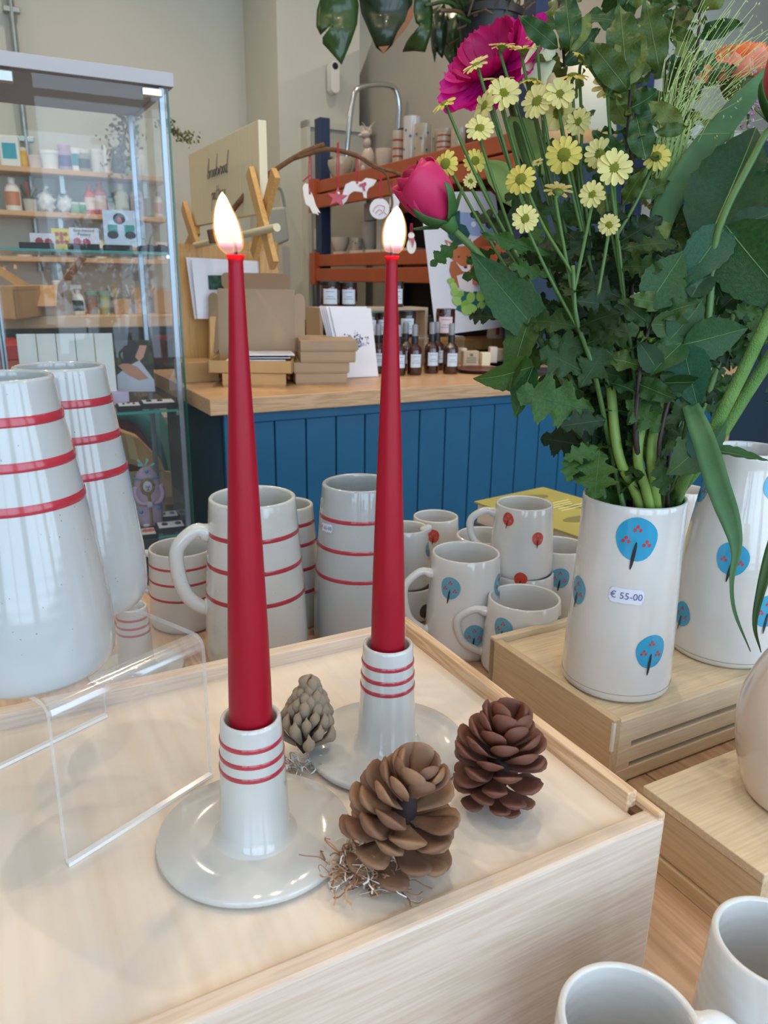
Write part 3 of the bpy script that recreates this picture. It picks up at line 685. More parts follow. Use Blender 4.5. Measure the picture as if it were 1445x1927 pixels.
# (kept clear of the racking: the block stands beyond its right end)
zl = upz(AB(2.1, 2.0), 225)
part(t, 'body', gbox(0.05, 0.0 + 1.3, -0.1, 0.4, 0, zl - FLOOR), M_navy, bev=.004)
for k in range(3): part(t, 'door', gbox(0.07 + k * .42, 0.47 + k * .42, -0.115, -0.1, 0.05, zl - FLOOR - .03), M_navy, bev=.004)
t, w, h = blockat('monitor', '', 'monitor', 1272, 246, 1400, 352, 1.72, .03, None)
t['label'] = 'pale grey monitor back seen between leaves at right'
part(t, 'shell', gbox(0, w, 0, .03, 0, h), C_('#b7bbc2', 0.4), bev=.008); part(t, 'stand', gbox(w * .4, w * .6, .005, .02, -(LAB(t.location).z - CTR), 0), C_('#9a9ea4'), bev=.002)
part(t, 'foot', gbox(w * .25, w * .75, -.05, .1, -(LAB(t.location).z - CTR), -(LAB(t.location).z - CTR) + .008), C_('#9a9ea4'))
t = thing('desk_lamp', 'cream fabric lamp shade glowing faintly behind the daisies', 'lamp', PD(1085, 330, 2.0))
p = PD(1085, 190, 2.0)
part(t, 'shade', xf(lathe([(0.075, 0.085), (0.11, -0.085), (0.106, -0.085), (0.071, 0.085)], 32), Matrix.Translation(p)), mat('cream_shade', '#e9dcc0', 0.7, trans=0.0, sss=0.0), W=True, smooth=True)
part(t, 'bulb', xf(sphere(0.03, (0, 0, -0.03)), Matrix.Translation(p)), glow('lamp_bulb', '#ffd9a0', 9), W=True, smooth=True)
part(t, 'stem', tube([p + Vector((0, 0, .07)), Vector((p.x, p.y, CTR + .01))], 0.006, 8), M_dark, W=True)
part(t, 'base', xf(lathe([(0, 0), (.08, 0), (.08, .012), (0, .016)], 24), Matrix.Translation(Vector((p.x, p.y, CTR)))), M_dark, W=True, smooth=40)
# pendant lamp at the top edge
p = PD(1143, -55, 1.75)
t = thing('pendant_lamp', 'round white pendant lamp glowing at the top edge above the flowers', 'lamp', p)
part(t, 'shade', lathe([(0.02, .10), (.05, .085), (.07, 0.02), (.074, 0.0), (.069, 0.0), (.045, .08)], 32), C_('#dfdcd2', 0.3), smooth=True)
part(t, 'glass', lathe([(0.069, 0.004), (.062, -.014), (.035, -.024), (0, -.027)], 32), glow('pendant_glass', '#fff1d8', 5.5), smooth=True)
part(t, 'cord', tube([(0, 0, .1), (0, 0, CEIL - p.z)], 0.003, 6), M_black)
# wooden stool top behind the print and turquoise cloth
t = thing('wooden_rod', 'rounded honey wood rod standing behind the fox print', 'rod', PB(882, 372, 2.5)); 
part(t, 'rod', tube([PB(884, 292, 2.5), PB(872, 440, 2.5), PB(868, 520, 2.5)], 0.016, 10), C_('#c98f4f', 0.4), W=True, smooth=50)
# ======================= on the counter =======================
M_ply = wood('pine_ply_sign', '#e6d8b6', '#dfcfa8', 'Z', 0.4, 0.55, 0.1)
M_beech = wood('honey_beech', '#d9a866', '#c48f4e', 'Z', 0.7, 0.45, 0.3)
M_twine = mat('twine_red', '#b02a38', 0.7)
# handwriting: pen strokes of each letter on a small grid
GLY = {
 'b': [[(0, .1), (.05, 1.0), (.12, 1.5), (.1, .9), (.06, .1), (.2, .02), (.36, .2), (.28, .45), (.1, .4)]],
 'r': [[(0, .45), (.06, .42), (.08, .02)], [(.08, .3), (.18, .46), (.3, .42)]],
 'o': [[(.15, .45), (.03, .3), (.05, .08), (.18, .02), (.27, .2), (.22, .4), (.13, .45), (.32, .4)]],
 'k': [[(0, .05), (.06, .9), (.1, 1.6), (.1, .8), (.05, .02)], [(.3, .5), (.08, .25), (.16, .2), (.32, 0)]],
 'w': [[(0, .45), (.06, .03), (.18, .4), (.24, .03), (.38, .48), (.46, .42)]],
 'd': [[(.28, .4), (.12, .45), (.03, .2), (.12, .02), (.26, .2), (.36, 1.5), (.3, .8), (.3, .02), (.42, .05)]],
 'p': [[(.03, .45), (.06, -.1), (.0, -.6)], [(.05, .3), (.2, .46), (.32, .3), (.22, .05), (.06, .06)]],
 't': [[(.1, 1.0), (.08, .1), (.16, 0), (.24, .08)], [(-.03, .62), (.28, .7)]],
 'e': [[(.03, .2), (.24, .3), (.18, .46), (.05, .35), (.06, .08), (.2, .02), (.32, .12)]],
 'y': [[(0, .45), (.06, .1), (.2, .1), (.26, .45)], [(.26, .45), (.22, -.3), (.08, -.6), (.0, -.4), (.3, .0)]],
 'n': [[(0, .45), (.04, .02)], [(.04, .28), (.16, .46), (.24, .3), (.25, .02), (.34, .06)]],
 'a': [[(.26, .4), (.1, .45), (.03, .2), (.12, .02), (.25, .2), (.27, .42), (.27, .04), (.38, .06)]],
}
ADV = {'b': .42, 'r': .32, 'o': .34, 'k': .38, 'w': .5, 'd': .46, 'p': .38, 't': .3, 'e': .34, 'y': .36, 'n': .38, 'a': .42}
def handwriting(word, size, M, rad):
    x, gs = 0, []
    for ch in word:
        for st in GLY[ch]:
            pts = smooth_path([Vector(((x + p[0] + .22 * p[1]) * size, p[1] * size * (.62 if p[1] > .5 else .8), 0)) for p in st], 3)
            gs.append(tube([M @ p for p in pts], rad, 4, flat=.4))
        x += ADV[ch]
    return join(*gs)
sa = 0.60
A_, B_, C2, D_ = PA(355, 303, sa), PA(485, 209, sa), PA(488, 396, sa), PA(365, 430, sa)
t = thing('sign_board', 'pine sign board with the handwritten shop name propped above the card rack', 'sign', D_)
b0, b1 = LAB(A_).y, LAB(B_).y; zT = (A_.z + B_.z) / 2; zB_ = (C2.z + D_.z) / 2
part(t, 'board', [AB(x, y, z) for x in (sa, sa + .018) for y in (b0, b1) for z in (zB_, zT)] and ([AB(x, y, z) for x in (sa, sa + .018) for y in (b1, b0) for z in (zB_, zT)], gbox(0, 1, 0, 1, 0, 1)[1]), M_ply, W=True, bev=.001)
wp = PA(391, 338, sa); 
M = frame_on(wp - UA * 0.0015, -VB, Vector((0, 0, 1)))
L_ = (PA(391, 338, sa) - PA(430, 318, sa)).length
part(t, 'lettering', handwriting('brookwood', L_ / 3.5, M, .0008), C_('#4a4247', .6), W=True, label='dark handwritten word brookwood')
M = frame_on(PA(399, 378, sa) - UA * 0.0015, -VB, Vector((0, 0, 1)))
part(t, 'lettering', handwriting('pottery', L_ / 3.5, M, .0008), C_('#4a4247', .6), W=True, label='dark handwritten word pottery')
# trestle that carries the board
t = thing('trestle_stand', 'light wood trestle of crossed laths and a dowel under the sign board', 'stand', PA(445, 470, sa + .03))
def lath(p, q, w=.03, th=.012, name='lath', m=None):
    p = Vector(p); q = Vector(q); d = (q - p).normalized(); side = d.cross(UA).normalized()
    V = [c + side * sx * w / 2 + UA * sy * th / 2 for c in (p, q) for sx in (-1, 1) for sy in (-1, 1)]
    part(t, name, (V, [(0, 1, 3, 2), (4, 6, 7, 5), (0, 4, 5, 1), (2, 3, 7, 6), (0, 2, 6, 4), (1, 5, 7, 3)]), m or M_beech, W=True, bev=.001)
zc = CTR
lath(PA(470, 322, sa - .012), PA(516, 500, sa - .012)); lath(PA(519, 325, sa + .006), PA(478, 480, sa + .006))
lath(PA(346, 388, sa - .012), PA(372, 470, sa - .012), .035); lath(PA(372, 428, sa + .006), PA(352, 470, sa + .006), .035)
part(t, 'dowel', tube([PA(367, 462, sa - .02), PA(521, 428, sa - .02)], .008, 12), M_ply, W=True, smooth=50)
part(t, 'foot_rail', gbox(0, .1, 0, .03, 0, .02), M_beech)
# card rack
rb = 2.02
def wpoly(pts, b): return [PB(x, y, b) for x, y in pts]
t = thing('card_rack', 'honey plywood greeting card rack with slanted sides', 'rack', AB(LAB(PB(420, 640, rb)).x, rb, CTR))
zr = CTR
def clampz(P): return [Vector((p.x, p.y, max(p.z, CTR + .0005))) for p in P]
part(t, 'back_panel', slab(clampz(wpoly([(333, 458), (492, 468), (500, 720), (345, 720)], rb + .10)), VB * .01), M_beech, W=True)
part(t, 'side_panel', slab(clampz(wpoly([(333, 458), (362, 478), (395, 600), (395, 720), (345, 720)], rb + .06)), VB * .01), M_beech, W=True)
part(t, 'side_panel', slab(clampz(wpoly([(488, 468), (508, 474), (560, 590), (563, 640), (563, 720), (500, 720)], rb + .02)), VB * .01), M_beech, W=True)
part(t, 'front_lip', slab(clampz(wpoly([(395, 596), (560, 594), (563, 720), (395, 720)], rb - .02)), VB * .01), M_beech, W=True)
part(t, 'lettering', handwriting('nnan', .03, frame_on(PB(501, 625, rb - .021) - VB * .001, UA, Vector((0, 0, 1))), .0011), C_('#a9743c', .6), W=True, label='pale engraved script nnan')
cards = [((350, 484), (498, 492), (506, 600), (366, 600), 'clear sleeved white card at the back of the card rack'), ((360, 490), (476, 496), (486, 600), (372, 600), 'white card with dark green picture block in the rack'), ((470, 520), (500, 520), (515, 598), (470, 598), 'narrow white card leaning at right inside the rack')]
for i, (p1, p2, p3, p4, lb) in enumerate(cards):
    bb = rb + .03 - .012 * i
    tt = thing('greeting_card', lb, 'card', PB(p4[0], p4[1], bb), 'greeting cards in the rack')
    part(tt, 'sheet', slab(wpoly([p1, p2, p3, p4], bb), VB * .002), M_paper, W=True)
    if i == 1: part(tt, 'printed_block', slab(wpoly([(391, 518), (436, 518), (438, 545), (393, 545)], bb - .001), VB * .0006), C_('#3f6b56', .6, col2='#22463a', vscale=90), W=True)
# mailer boxes
def mailer(label, x, y, w, d, h, z, yaw, m=M_kraft_g, off=None, group='kraft mailer boxes on the counter'):
    base = PZ(x, y, CTR); 
    t = thing('mailer_box', label, 'box', Vector((base.x, base.y, z)), group, rotz=yaw)
    part(t, 'tray', gbox(0, w, 0, d, 0, h - .002), m, bev=.001)
    part(t, 'lid', join(gbox(-.0012, w + .0012, -.0012, d + .001, h - .002, h), gbox(-.0012, w + .0012, -.0016, 0, h * .15, h)), m, bev=.0006)
    part(t, 'tuck_flap', gbox(-.0022, -.0012, .02, d - .02, h * .2, h - .002), M_kraft_d)
    return t
hbx = .0265
mailer('lowest box of the right hand stack of four mailers', 557, 724, .128, .20, hbx, CTR, .22)
mailer('second box up in the right hand mailer stack', 557, 724, .137, .2, hbx, CTR + hbx + .0005, .20).location.x -= .004
mailer('third box up in the right hand mailer stack, jutting right', 567, 724, .135, .2, hbx, CTR + 2 * hbx + .001, .17)
mailer('top box of the right hand mailer stack under a faint oval mark', 567, 724, .14, .2, hbx, CTR + 3 * hbx + .0015, .17)
mailer('closed mailer box beneath the open one on the left', 420, 728, .15, .16, .032, CTR, .1, M_kraft)
t = thing('mailer_box', 'open mailer box holding printed cards with its lid raised behind the left candle', 'box', Vector((PZ(393, 728, CTR).x, PZ(420, 728, CTR).y, CTR + .0325)), 'kraft mailer boxes on the counter', rotz=.05)
part(t, 'tray_side', gbox(0, .2, 0, .002, 0, .03), M_kraft); part(t, 'tray_side', gbox(0, .2, .158, .16, 0, .03), M_kraft)
part(t, 'tray_side', gbox(0, .002, 0, .16, 0, .03), M_kraft); part(t, 'tray_side', gbox(.198, .2, 0, .16, 0, .03), M_kraft)
part(t, 'bottom', gbox(0, .2, 0, .16, 0, .002), M_kraft)
T0 = Matrix.Translation((0, .16, .03)) @ Matrix.Rotation(-.12, 4, 'X')
def rr(x0, x1, z0, z1, r):
    o = []
    for cx, cz, a in ((x1 - r, z0 + r, -90), (x1 - r, z1 - r, 0), (x0 + r, z1 - r, 90), (x0 + r, z0 + r, 180)):
        for k in range(4): q = math.radians(a + 30 * k); o.append((cx + r * math.cos(q), cz + r * math.sin(q)))
    return o
RX = Matrix.Rotation(math.pi / 2, 4, 'X')
part(t, 'raised_lid', xf(prism(rr(.002, .198, 0, .165, .004), 0, .002), T0 @ RX), M_kraft_g)
part(t, 'lid_wing', xf(prism(rr(-.026, .004, .004, .155, .014), 0, .002), T0 @ Matrix.Rotation(-.5, 4, 'Z') @ RX), M_kraft_g)
part(t, 'lid_wing', xf(prism(rr(.196, .226, .004, .155, .014), 0, .002), T0 @ Matrix.Translation((.198, 0, 0)) @ Matrix.Rotation(.5, 4, 'Z') @ Matrix.Translation((-.198, 0, 0)) @ RX), M_kraft_g)
part(t, 'front_flap', xf(prism(rr(.014, .186, 0, .04, .012), 0, .002), T0 @ Matrix.Translation((0, 0, .165)) @ Matrix.Rotation(.35, 4, 'X') @ RX), M_kraft_d)
for k in range(4):
    tt = thing('printed_card', ['dark blue card at the bottom of the open mailer', 'pale grey card second from the bottom in the open mailer', 'slate blue card third up in the open mailer', 'whitish card lying on top in the open mailer'][k], 'card', t.location + Vector((.03 + .012 * k, .02, .004 + .006 * k)), 'printed cards in the open mailer', rotz=.05 + .05 * k)
    part(tt, 'sheet', gbox(0, .14, 0, .11, .018, .0195), M_paper); part(tt, 'printed_face', gbox(.004, .136, .004, .106, .0195, .0198), C_(['#39406a', '#cfd3e4', '#4a4f7c', '#e2e4ee'][k], .4))
t = single('card_pile', gbox(0, .09, 0, .1, 0, .05), M_kraft, 'small yellow kraft carton at the left end of the worktop', 'box', AB(cA0 + .02, 1.93, CTR), rotz=ANG, bev=.002)

# branch with hanging decorations
bY = 1.86
def BY(x, y, dy=0): return PY(x, y, bY + dy)
M_bark = mat('bark', '#7b5233', 0.85, var=.35, vscale=90, bump=.6, bscale=260)
t = thing('branch', 'bare brown branch arching over the counter to hold red ribbon decorations', 'branch', BY(403, 452))
part(t, 'main_stem', tube(smooth_path([BY(*p) for p in [(401, 456), (406, 440), (428, 410), (450, 380), (480, 347), (515, 322), (548, 300), (580, 283), (611, 272)]], 4), [0.0075] * 8 + [.0062] * 12 + [.0055] * 13, 8), M_bark, W=True, smooth=True)
part(t, 'side_twig', tube(smooth_path([BY(*p) for p in [(552, 298), (585, 288), (613, 281), (645, 285), (680, 297), (712, 315), (745, 325), (782, 341), (812, 352)]], 4), [.0052] * 16 + [.0036] * 17, 8), M_bark, W=True, smooth=True)
part(t, 'side_twig', tube(smooth_path([BY(*p) for p in [(676, 297), (700, 313), (725, 326), (733, 350), (738, 385), (730, 398)]], 4), .003, 6), M_bark, W=True, smooth=True)
part(t, 'clamp_stub', tube([BY(398, 432), BY(403, 457)], .011, 8), M_bark, W=True, smooth=50)
M_orn = mat('white_clay', '#efe3d8', 0.5); M_orn2 = mat('white_clay_cool', '#dfd4d2', 0.3)
def orn(name, label, pts, top, m, Dy=0, th=.006, extra=None):
    t = thing(name, label, 'ornament', BY(top[0], top[1], Dy), 'hanging decorations on the branch')
    part(t, 'body', slab([BY(x, y, Dy) for x, y in pts], Vector((0, th, 0))), m, W=True, bev=.0012)
    for k in (-1, 1): part(t, 'ribbon', tube([BY(top[0] + k, top[1], Dy), BY(top[0] + 2 * k, (top[1] + top[2]) / 2, Dy), BY(top[0] + k, top[2], Dy)], .0012, 5), M_twine, W=True)
    return t
t = orn('bird_ornament', 'cream clay bird hanging first on the branch', [(569, 352), (573, 345), (580, 346), (584, 358), (590, 372), (594, 386), (603, 401), (597, 399), (600, 405), (593, 402), (588, 402), (582, 389), (575, 385), (571, 370)], (583, 288, 366), M_orn)
part(t, 'ribbon_bow', tube([BY(570, 342), BY(577, 335), BY(583, 330)], .0016, 5), M_twine, W=True)
st = [(634 + (21 if k % 2 == 0 else 9) * math.sin(k * math.pi / 5 + .1), 372 - (21 if k % 2 == 0 else 9) * math.cos(k * math.pi / 5 + .1)) for k in range(10)]
t = orn('star_ornament', 'red glazed star hanging second on the branch', st, (636, 268, 352), C_('#c23a48', .3), -.01)
part(t, 'bead', xf(sphere(.0035), Matrix.Translation(BY(637, 364, -.014))), M_orn2, W=True, smooth=True)
dog = [(645, 362), (650, 347), (662, 341), (680, 342), (688, 335), (698, 336), (709, 339), (703, 349), (694, 354), (690, 362), (690, 373), (684, 372), (682, 362), (666, 360), (657, 366), (652, 378), (645, 386), (642, 376)]
t = orn('dog_ornament', 'white clay leaping dog with red scarf on the branch', dog, (672, 293, 346), M_orn2)
part(t, 'scarf', slab([BY(x, y, -.002) for x, y in [(676, 347), (688, 342), (690, 347), (686, 352), (688, 360), (683, 358), (682, 351), (675, 351)]], Vector((0, .003, 0))), C_('#b8465c', .5), W=True)
t = orn('disc_ornament', 'round white disc with faint pink drawing on the branch', [(714 + 19 * math.cos(k * math.pi / 10), 393 + 20 * math.sin(k * math.pi / 10)) for k in range(20)], (716, 330, 374), M_orn2, -.01)
part(t, 'drawing', join(*[tube(smooth_path([BY(*p, -.0112) for p in q], 3), .0007, 4) for q in ([(702, 398), (708, 388), (716, 386), (724, 390), (722, 398), (728, 404)], [(706, 402), (714, 394), (720, 400), (712, 404)])]), C_('#d99aa4', .5), W=True)
t = orn('heart_ornament', 'small white decoration half hidden by the right flame', [(733, 372), (739, 364), (746, 366), (752, 380), (748, 396), (738, 400), (732, 388)], (737, 340, 368), M_orn2, .01)
t = orn('snowman_ornament', 'small white snowman with pink scarf below the rose', [(774 + 9 * math.cos(k * math.pi / 8), 463 + 15 * math.sin(k * math.pi / 8)) for k in range(16)], (774, 420, 440), M_orn, .02)
part(t, 'head', slab([BY(774 + 6 * math.cos(k * math.pi / 6), 443 + 6 * math.sin(k * math.pi / 6), .019) for k in range(12)], Vector((0, .006, 0))), M_orn, W=True)
part(t, 'scarf', slab([BY(x, y, .017) for x, y in [(768, 448), (780, 448), (780, 452), (777, 466), (773, 452), (768, 452)]], Vector((0, .002, 0))), C_('#b8606c', .5), W=True)

# amber jars and spray bottles
M_amber = mat('amber_glass', '#3c1508', 0.06, spec=0.8, coat=.5)
M_amber2 = mat('amber_glass_warm', '#3a1508', 0.06, spec=0.8, coat=.5)
M_lab = mat('white_label', '#cfdbe8', 0.5); M_labp = mat('pink_label', '#e3cbcf', 0.5)
def printed(t, r, zc, h, a0, wd, m, lines=3):
    part(t, 'label', lathe([(r * 1.012, zc - h / 2), (r * 1.012, zc + h / 2)], 12, a0 - wd, a0 + wd), m, smooth=True)
    gs = [lathe([(r * 1.018, zc + h * q - h * .02), (r * 1.018, zc + h * q + h * .02)], 8, a0 - wd * k, a0 + wd * k) for q, k in ((.32, .6), (.0, .45), (-.15, .7))]
    part(t, 'print_lines', join(*gs), M_ink)
def amber_jar(label, px, py, w, h, z, b, yaw=-1.75, m=None, lab=None):
    base = PB(px, py, b); base.z = z; s = depth(base) / FPX; r, H = w * s / 2, h * s
    t = thing('amber_jar', label, 'jar', base, 'amber candle jars on the counter')
    part(t, 'glass', lathe([(0, 0), (r * .94, 0), (r, H * .05), (r, H * .82), (r * .95, H * .86), (0, H * .86)], 24), m or M_amber, smooth=40)
    part(t, 'lid', lathe([(0, H * .82), (r * .98, H * .82), (r * .98, H * .98), (r * .9, H), (0, H)], 24), M_amber if m else M_black, smooth=40)
    printed(t, r, H * .42, H * .58, yaw, .75, lab or M_lab); return t
sb = 2.12
zs1 = LAB(PB(650, 578, sb)).z; zs2 = LAB(PB(760, 634, 2.0)).z
t = thing('display_riser', 'narrow pale wood riser shelf under the back row of amber jars', 'riser', AB(LAB(PB(600, 578, sb)).x - .02, sb - .05, CTR), rotz=ANG)
wr = LAB(PB(800, 578, sb)).x - LAB(PB(600, 578, sb)).x
part(t, 'shelf_board', gbox(0, wr, 0, .1, zs1 - CTR - .008, zs1 - CTR), C_('#b9a58c', .5)); part(t, 'end_leg', gbox(0, .01, 0, .1, 0, zs1 - CTR - .008), C_('#b9a58c', .5)); part(t, 'end_leg', gbox(wr - .01, wr, 0, .1, 0, zs1 - CTR - .008), C_('#b9a58c', .5))
for i, (px, w, h) in enumerate([(621, 37, 47), (655, 34, 45), (748, 22, 46)]):
    amber_jar(['leftmost amber jar with blank white label on the riser shelf', 'second amber jar on the riser shelf, left of the right candle', 'amber jar half hidden behind the right candle'][i], px, 578, w, h, zs1, sb, -1.45)
t = thing('display_step', 'small clear step shelf behind the spray bottles', 'riser', AB(LAB(PB(690, 634, 2.0)).x, 1.965, CTR), rotz=ANG)
wr = LAB(PB(862, 634, 2.0)).x - LAB(PB(690, 634, 2.0)).x
M_clr = clear('clear_acrylic', (0.97, 0.98, 0.98), .9, .03, .05)
part(t, 'shelf_board', gbox(0, wr, 0, .09, zs2 - CTR - .004, zs2 - CTR), M_clr); part(t, 'end_leg', gbox(0, .004, 0, .09, 0, zs2 - CTR - .004), M_clr); part(t, 'end_leg', gbox(wr - .004, wr, 0, .09, 0, zs2 - CTR - .004), M_clr)
for i, (px, w, h, m, lb) in enumerate([(697, 30, 46, None, None), (722, 30, 46, None, None), (766, 34, 48, None, None), (837, 36, 50, M_amber2, M_labp)]):
    amber_jar(['amber jar beside the splatter print on the clear step', 'amber jar directly behind the right candle on the clear step', 'dark amber jar with large white label on the clear step', 'amber jar with pale pink label in front of the fox print'][i], px, 634, w, h, zs2, 2.0, -1.6, m, lb)
for i, (px, py, hh) in enumerate([(711, 705, 90), (749, 709, 92), (762, 700, 88), (779, 708, 92), (820, 699, 88), (811, 705, 93), (847, 706, 92)]):
    base = PZ(px, py - 3, CTR); s = depth(base) / FPX; H = hh * s; r = 14 * s
    t = thing('spray_bottle', ['amber spray bottle peeking out left of the right candle', 'amber spray bottle just right of the right candle', 'amber spray bottle in the back row next to the candle', 'amber spray bottle first in the clear front trio', 'amber spray bottle in the back row with only its cap showing', 'amber spray bottle in the middle of the front trio', 'rightmost amber spray bottle beside the soap dish'][i], 'bottle', base, 'amber spray bottles on the counter')
    part(t, 'glass', lathe([(0, 0), (r * .92, 0), (r, H * .03), (r, H * .46), (r * .9, H * .54), (r * .5, H * .6), (r * .42, H * .63), (0, H * .63)], 22), M_amber2, smooth=45)
    part(t, 'collar', lathe([(0, H * .62), (r * .46, H * .62), (r * .46, H * .76), (r * .38, H * .78), (0, H * .78)], 16), M_black, smooth=40)
    part(t, 'spray_cap', lathe([(0, H * .77), (r * .4, H * .77), (r * .4, H * .97), (r * .34, H), (0, H)], 16), C_('#8c8f96', .25), smooth=40)
    printed(t, r, H * .29, H * .26, -1.35, .75, M_lab)
# splatter prints
def PCz(x, y): return PZ(x, y, CTR)
b_s = LAB(PZ(650, 712, CTR)).y
for k in range(5):
    o = -k * 4
    P = [(602 + o + 28 * (k == 0), 578), (698 + o, 577), (712 + o, 708), (648 + o, 714)] if k == 0 else [(606 + o, 577 - k * .3), (694 + o, 577 - k * .3), (706 + o, 708), (645 + o, 711)]
    if k == 0: P = [(620, 577), (698, 580), (712, 708), (650, 711)]
    if k: P = [(617 - 4 * k, 576), (690, 577), (700, 706), (646 - 3 * k, 708)]
    bb = b_s + .0 + .006 * k
    tt = thing('art_print', ['white art print with dark blue splattered tree leaning on the amber jars', 'white print directly behind the splattered tree print', 'second white print edge behind the splattered tree print', 'third white print edge behind the splattered tree print', 'rearmost white print edge, farthest left of the stack'][k], 'print', Vector((PB(P[3][0], 700, bb).x, PB(P[3][0], 700, bb).y, CTR)), 'art prints leaning on the counter')
    G = [PB(x, y, bb + (.03 if i < 2 else 0)) for i, (x, y) in enumerate(P)]
    part(tt, 'sheet', slab(clampz(G), VB * .0015), M_paper, W=True)
    if k == 0:
        rnd = random.Random(4); gs = []
        nrm = (G[1] - G[0]).cross(G[2] - G[0]).normalized()
        if nrm.dot(VB) > 0: nrm = -nrm
        for i in range(150):
            x = rnd.gauss(666, 13); y = 643 + rnd.gauss(0, 6.5) - 3 * math.cos((x - 666) / 12)
            if not (636 < x < 694): continue
            f = (y - 578) / 131.0; c = PB(x, y, bb + .03 * (1 - f)) + nrm * .0012
            q = rnd.uniform(.5, 1.7) * depth(c) / FPX
            e1 = UA * q; e2 = Vector((0, 0, q * rnd.uniform(.5, 1.3)))
            gs.append(([c + e1 * math.cos(a) + e2 * math.sin(a) for a in (0, 1.05, 2.1, 3.14, 4.2, 5.2)], [(0, 1, 2, 3, 4, 5)]))
        for a in range(-60, 61, 15):
            x2 = 668 + 24 * math.sin(math.radians(a)); y2 = 655 - 14 * math.cos(math.radians(a))
            pts = [PB(668, 656, bb + .012) + nrm * .001, PB(x2, y2, bb + .014) + nrm * .001]; gs.append(tube(pts, .0004, 3))
        part(tt, 'blue_splatter', join(*gs), C_('#3f4668', .6), W=True)
# fox print
fb = 2.13
fxp = lambda x, y: (800 + .1349 * x, 360 + .1349 * y)
t = thing('fox_print', 'large white print of a seated red fox among green leaves', 'print', AB(LAB(PB(870, 600, fb)).x, fb, CTR + .03))
def FS(px, py, k=0): return PB(px, py, fb + .05 * (628 - py) / 266.0) - VB * (.0008 * k)
def flat(t, name, pts, m, k, raw=False):
    P = [FS(*(p if raw else fxp(*p)), k) for p in pts]; part(t, name, slab(P, -VB * .0005), m, W=True)
flat(t, 'sheet', [(789, 362), (923, 360), (932, 368), (972, 612), (820, 632)], mat('print_paper', '#e2dfe2', .6), 0, True)
def el(cx, cy, rx, ry, n=14, a=0): return [(cx + rx * math.cos(q) * math.cos(a) - ry * math.sin(q) * math.sin(a), cy + rx * math.cos(q) * math.sin(a) + ry * math.sin(q) * math.cos(a)) for q in [2 * math.pi * k / n for k in range(n)]]
flat(t, 'printed_sky', [(480, 290), (960, 310), (1000, 640), (640, 620), (470, 460)], C_('#9aacd2', .6), 1)
flat(t, 'printed_moon', el(670, 460, 36, 38), C_('#e6e8f0', .6), 2)
flat(t, 'printed_spire', [(765, 590), (775, 485), (792, 590)], C_('#5577b5', .6), 2)
flat(t, 'printed_bush', [(300, 290), (480, 270), (480, 450), (560, 480), (620, 600), (560, 720), (430, 760), (320, 640), (280, 420)], C_('#1f5a50', .6, col2='#2b3a3c', vscale=60), 3)
flat(t, 'printed_hill', [(660, 700), (820, 580), (980, 730), (980, 800), (680, 810)], C_('#b5623c', .6), 3)
flat(t, 'printed_field', [(690, 830), (940, 840), (1000, 980), (720, 980)], C_('#a9c963', .6), 3)
flat(t, 'printed_fox_body', [(350, 980), (330, 1100), (380, 1260), (450, 1340), (680, 1350), (700, 1200), (640, 1010), (480, 960)], C_('#b05f35', .6), 4)
flat(t, 'printed_fox_head', [(265, 675), (380, 720), (430, 770), (560, 760), (620, 655), (650, 760), (640, 900), (600, 1060), (545, 1130), (490, 1080), (420, 990), (300, 890), (350, 850), (300, 760)], C_('#bb6a3a', .6), 5)
flat(t, 'printed_fox_muzzle', [(415, 985), (480, 1040), (550, 1060), (615, 1000), (620, 1080), (565, 1140), (500, 1110)], C_('#e8dfdc', .6), 6)
flat(t, 'printed_fox_nose', el(550, 1060, 26, 18), C_('#43302c', .6), 7)
flat(t, 'printed_fox_eye', el(455, 915, 16, 10), C_('#3a2620', .6), 7); flat(t, 'printed_fox_eye', el(572, 915, 14, 10), C_('#3a2620', .6), 7)
flat(t, 'printed_fox_ear', [(290, 700), (330, 740), (345, 830), (320, 800)], C_('#e0d6d2', .6), 6); flat(t, 'printed_fox_ear', [(610, 700), (640, 690), (655, 780), (620, 820)], C_('#e0d6d2', .6), 6)
flat(t, 'printed_fox_chest', [(430, 1180), (520, 1150), (600, 1180), (690, 1170), (690, 1330), (650, 1440), (610, 1400), (560, 1400), (470, 1360)], C_('#e4dcda', .6), 5)
flat(t, 'printed_undergrowth', [(500, 1480), (540, 1380), (760, 1400), (960, 1650), (940, 1720), (600, 1730), (420, 1650)], C_('#1f6360', .6), 3)
for i, (x, y, r) in enumerate([(350, 1250, 52), (385, 1320, 58), (400, 1400, 62), (470, 1430, 60), (430, 1530, 72), (620, 1480, 76), (560, 1580, 80), (640, 1650, 90), (760, 1460, 84), (770, 1590, 60), (720, 1700, 72), (860, 1540, 50), (740, 1240, 50), (560, 1660, 76)]):
    flat(t, 'printed_leaf', el(x, y, r, r * .8, 12, i), C_(['#8fb54d', '#a5c866', '#9abf57'][i % 3], .6), 6 + (i % 3))
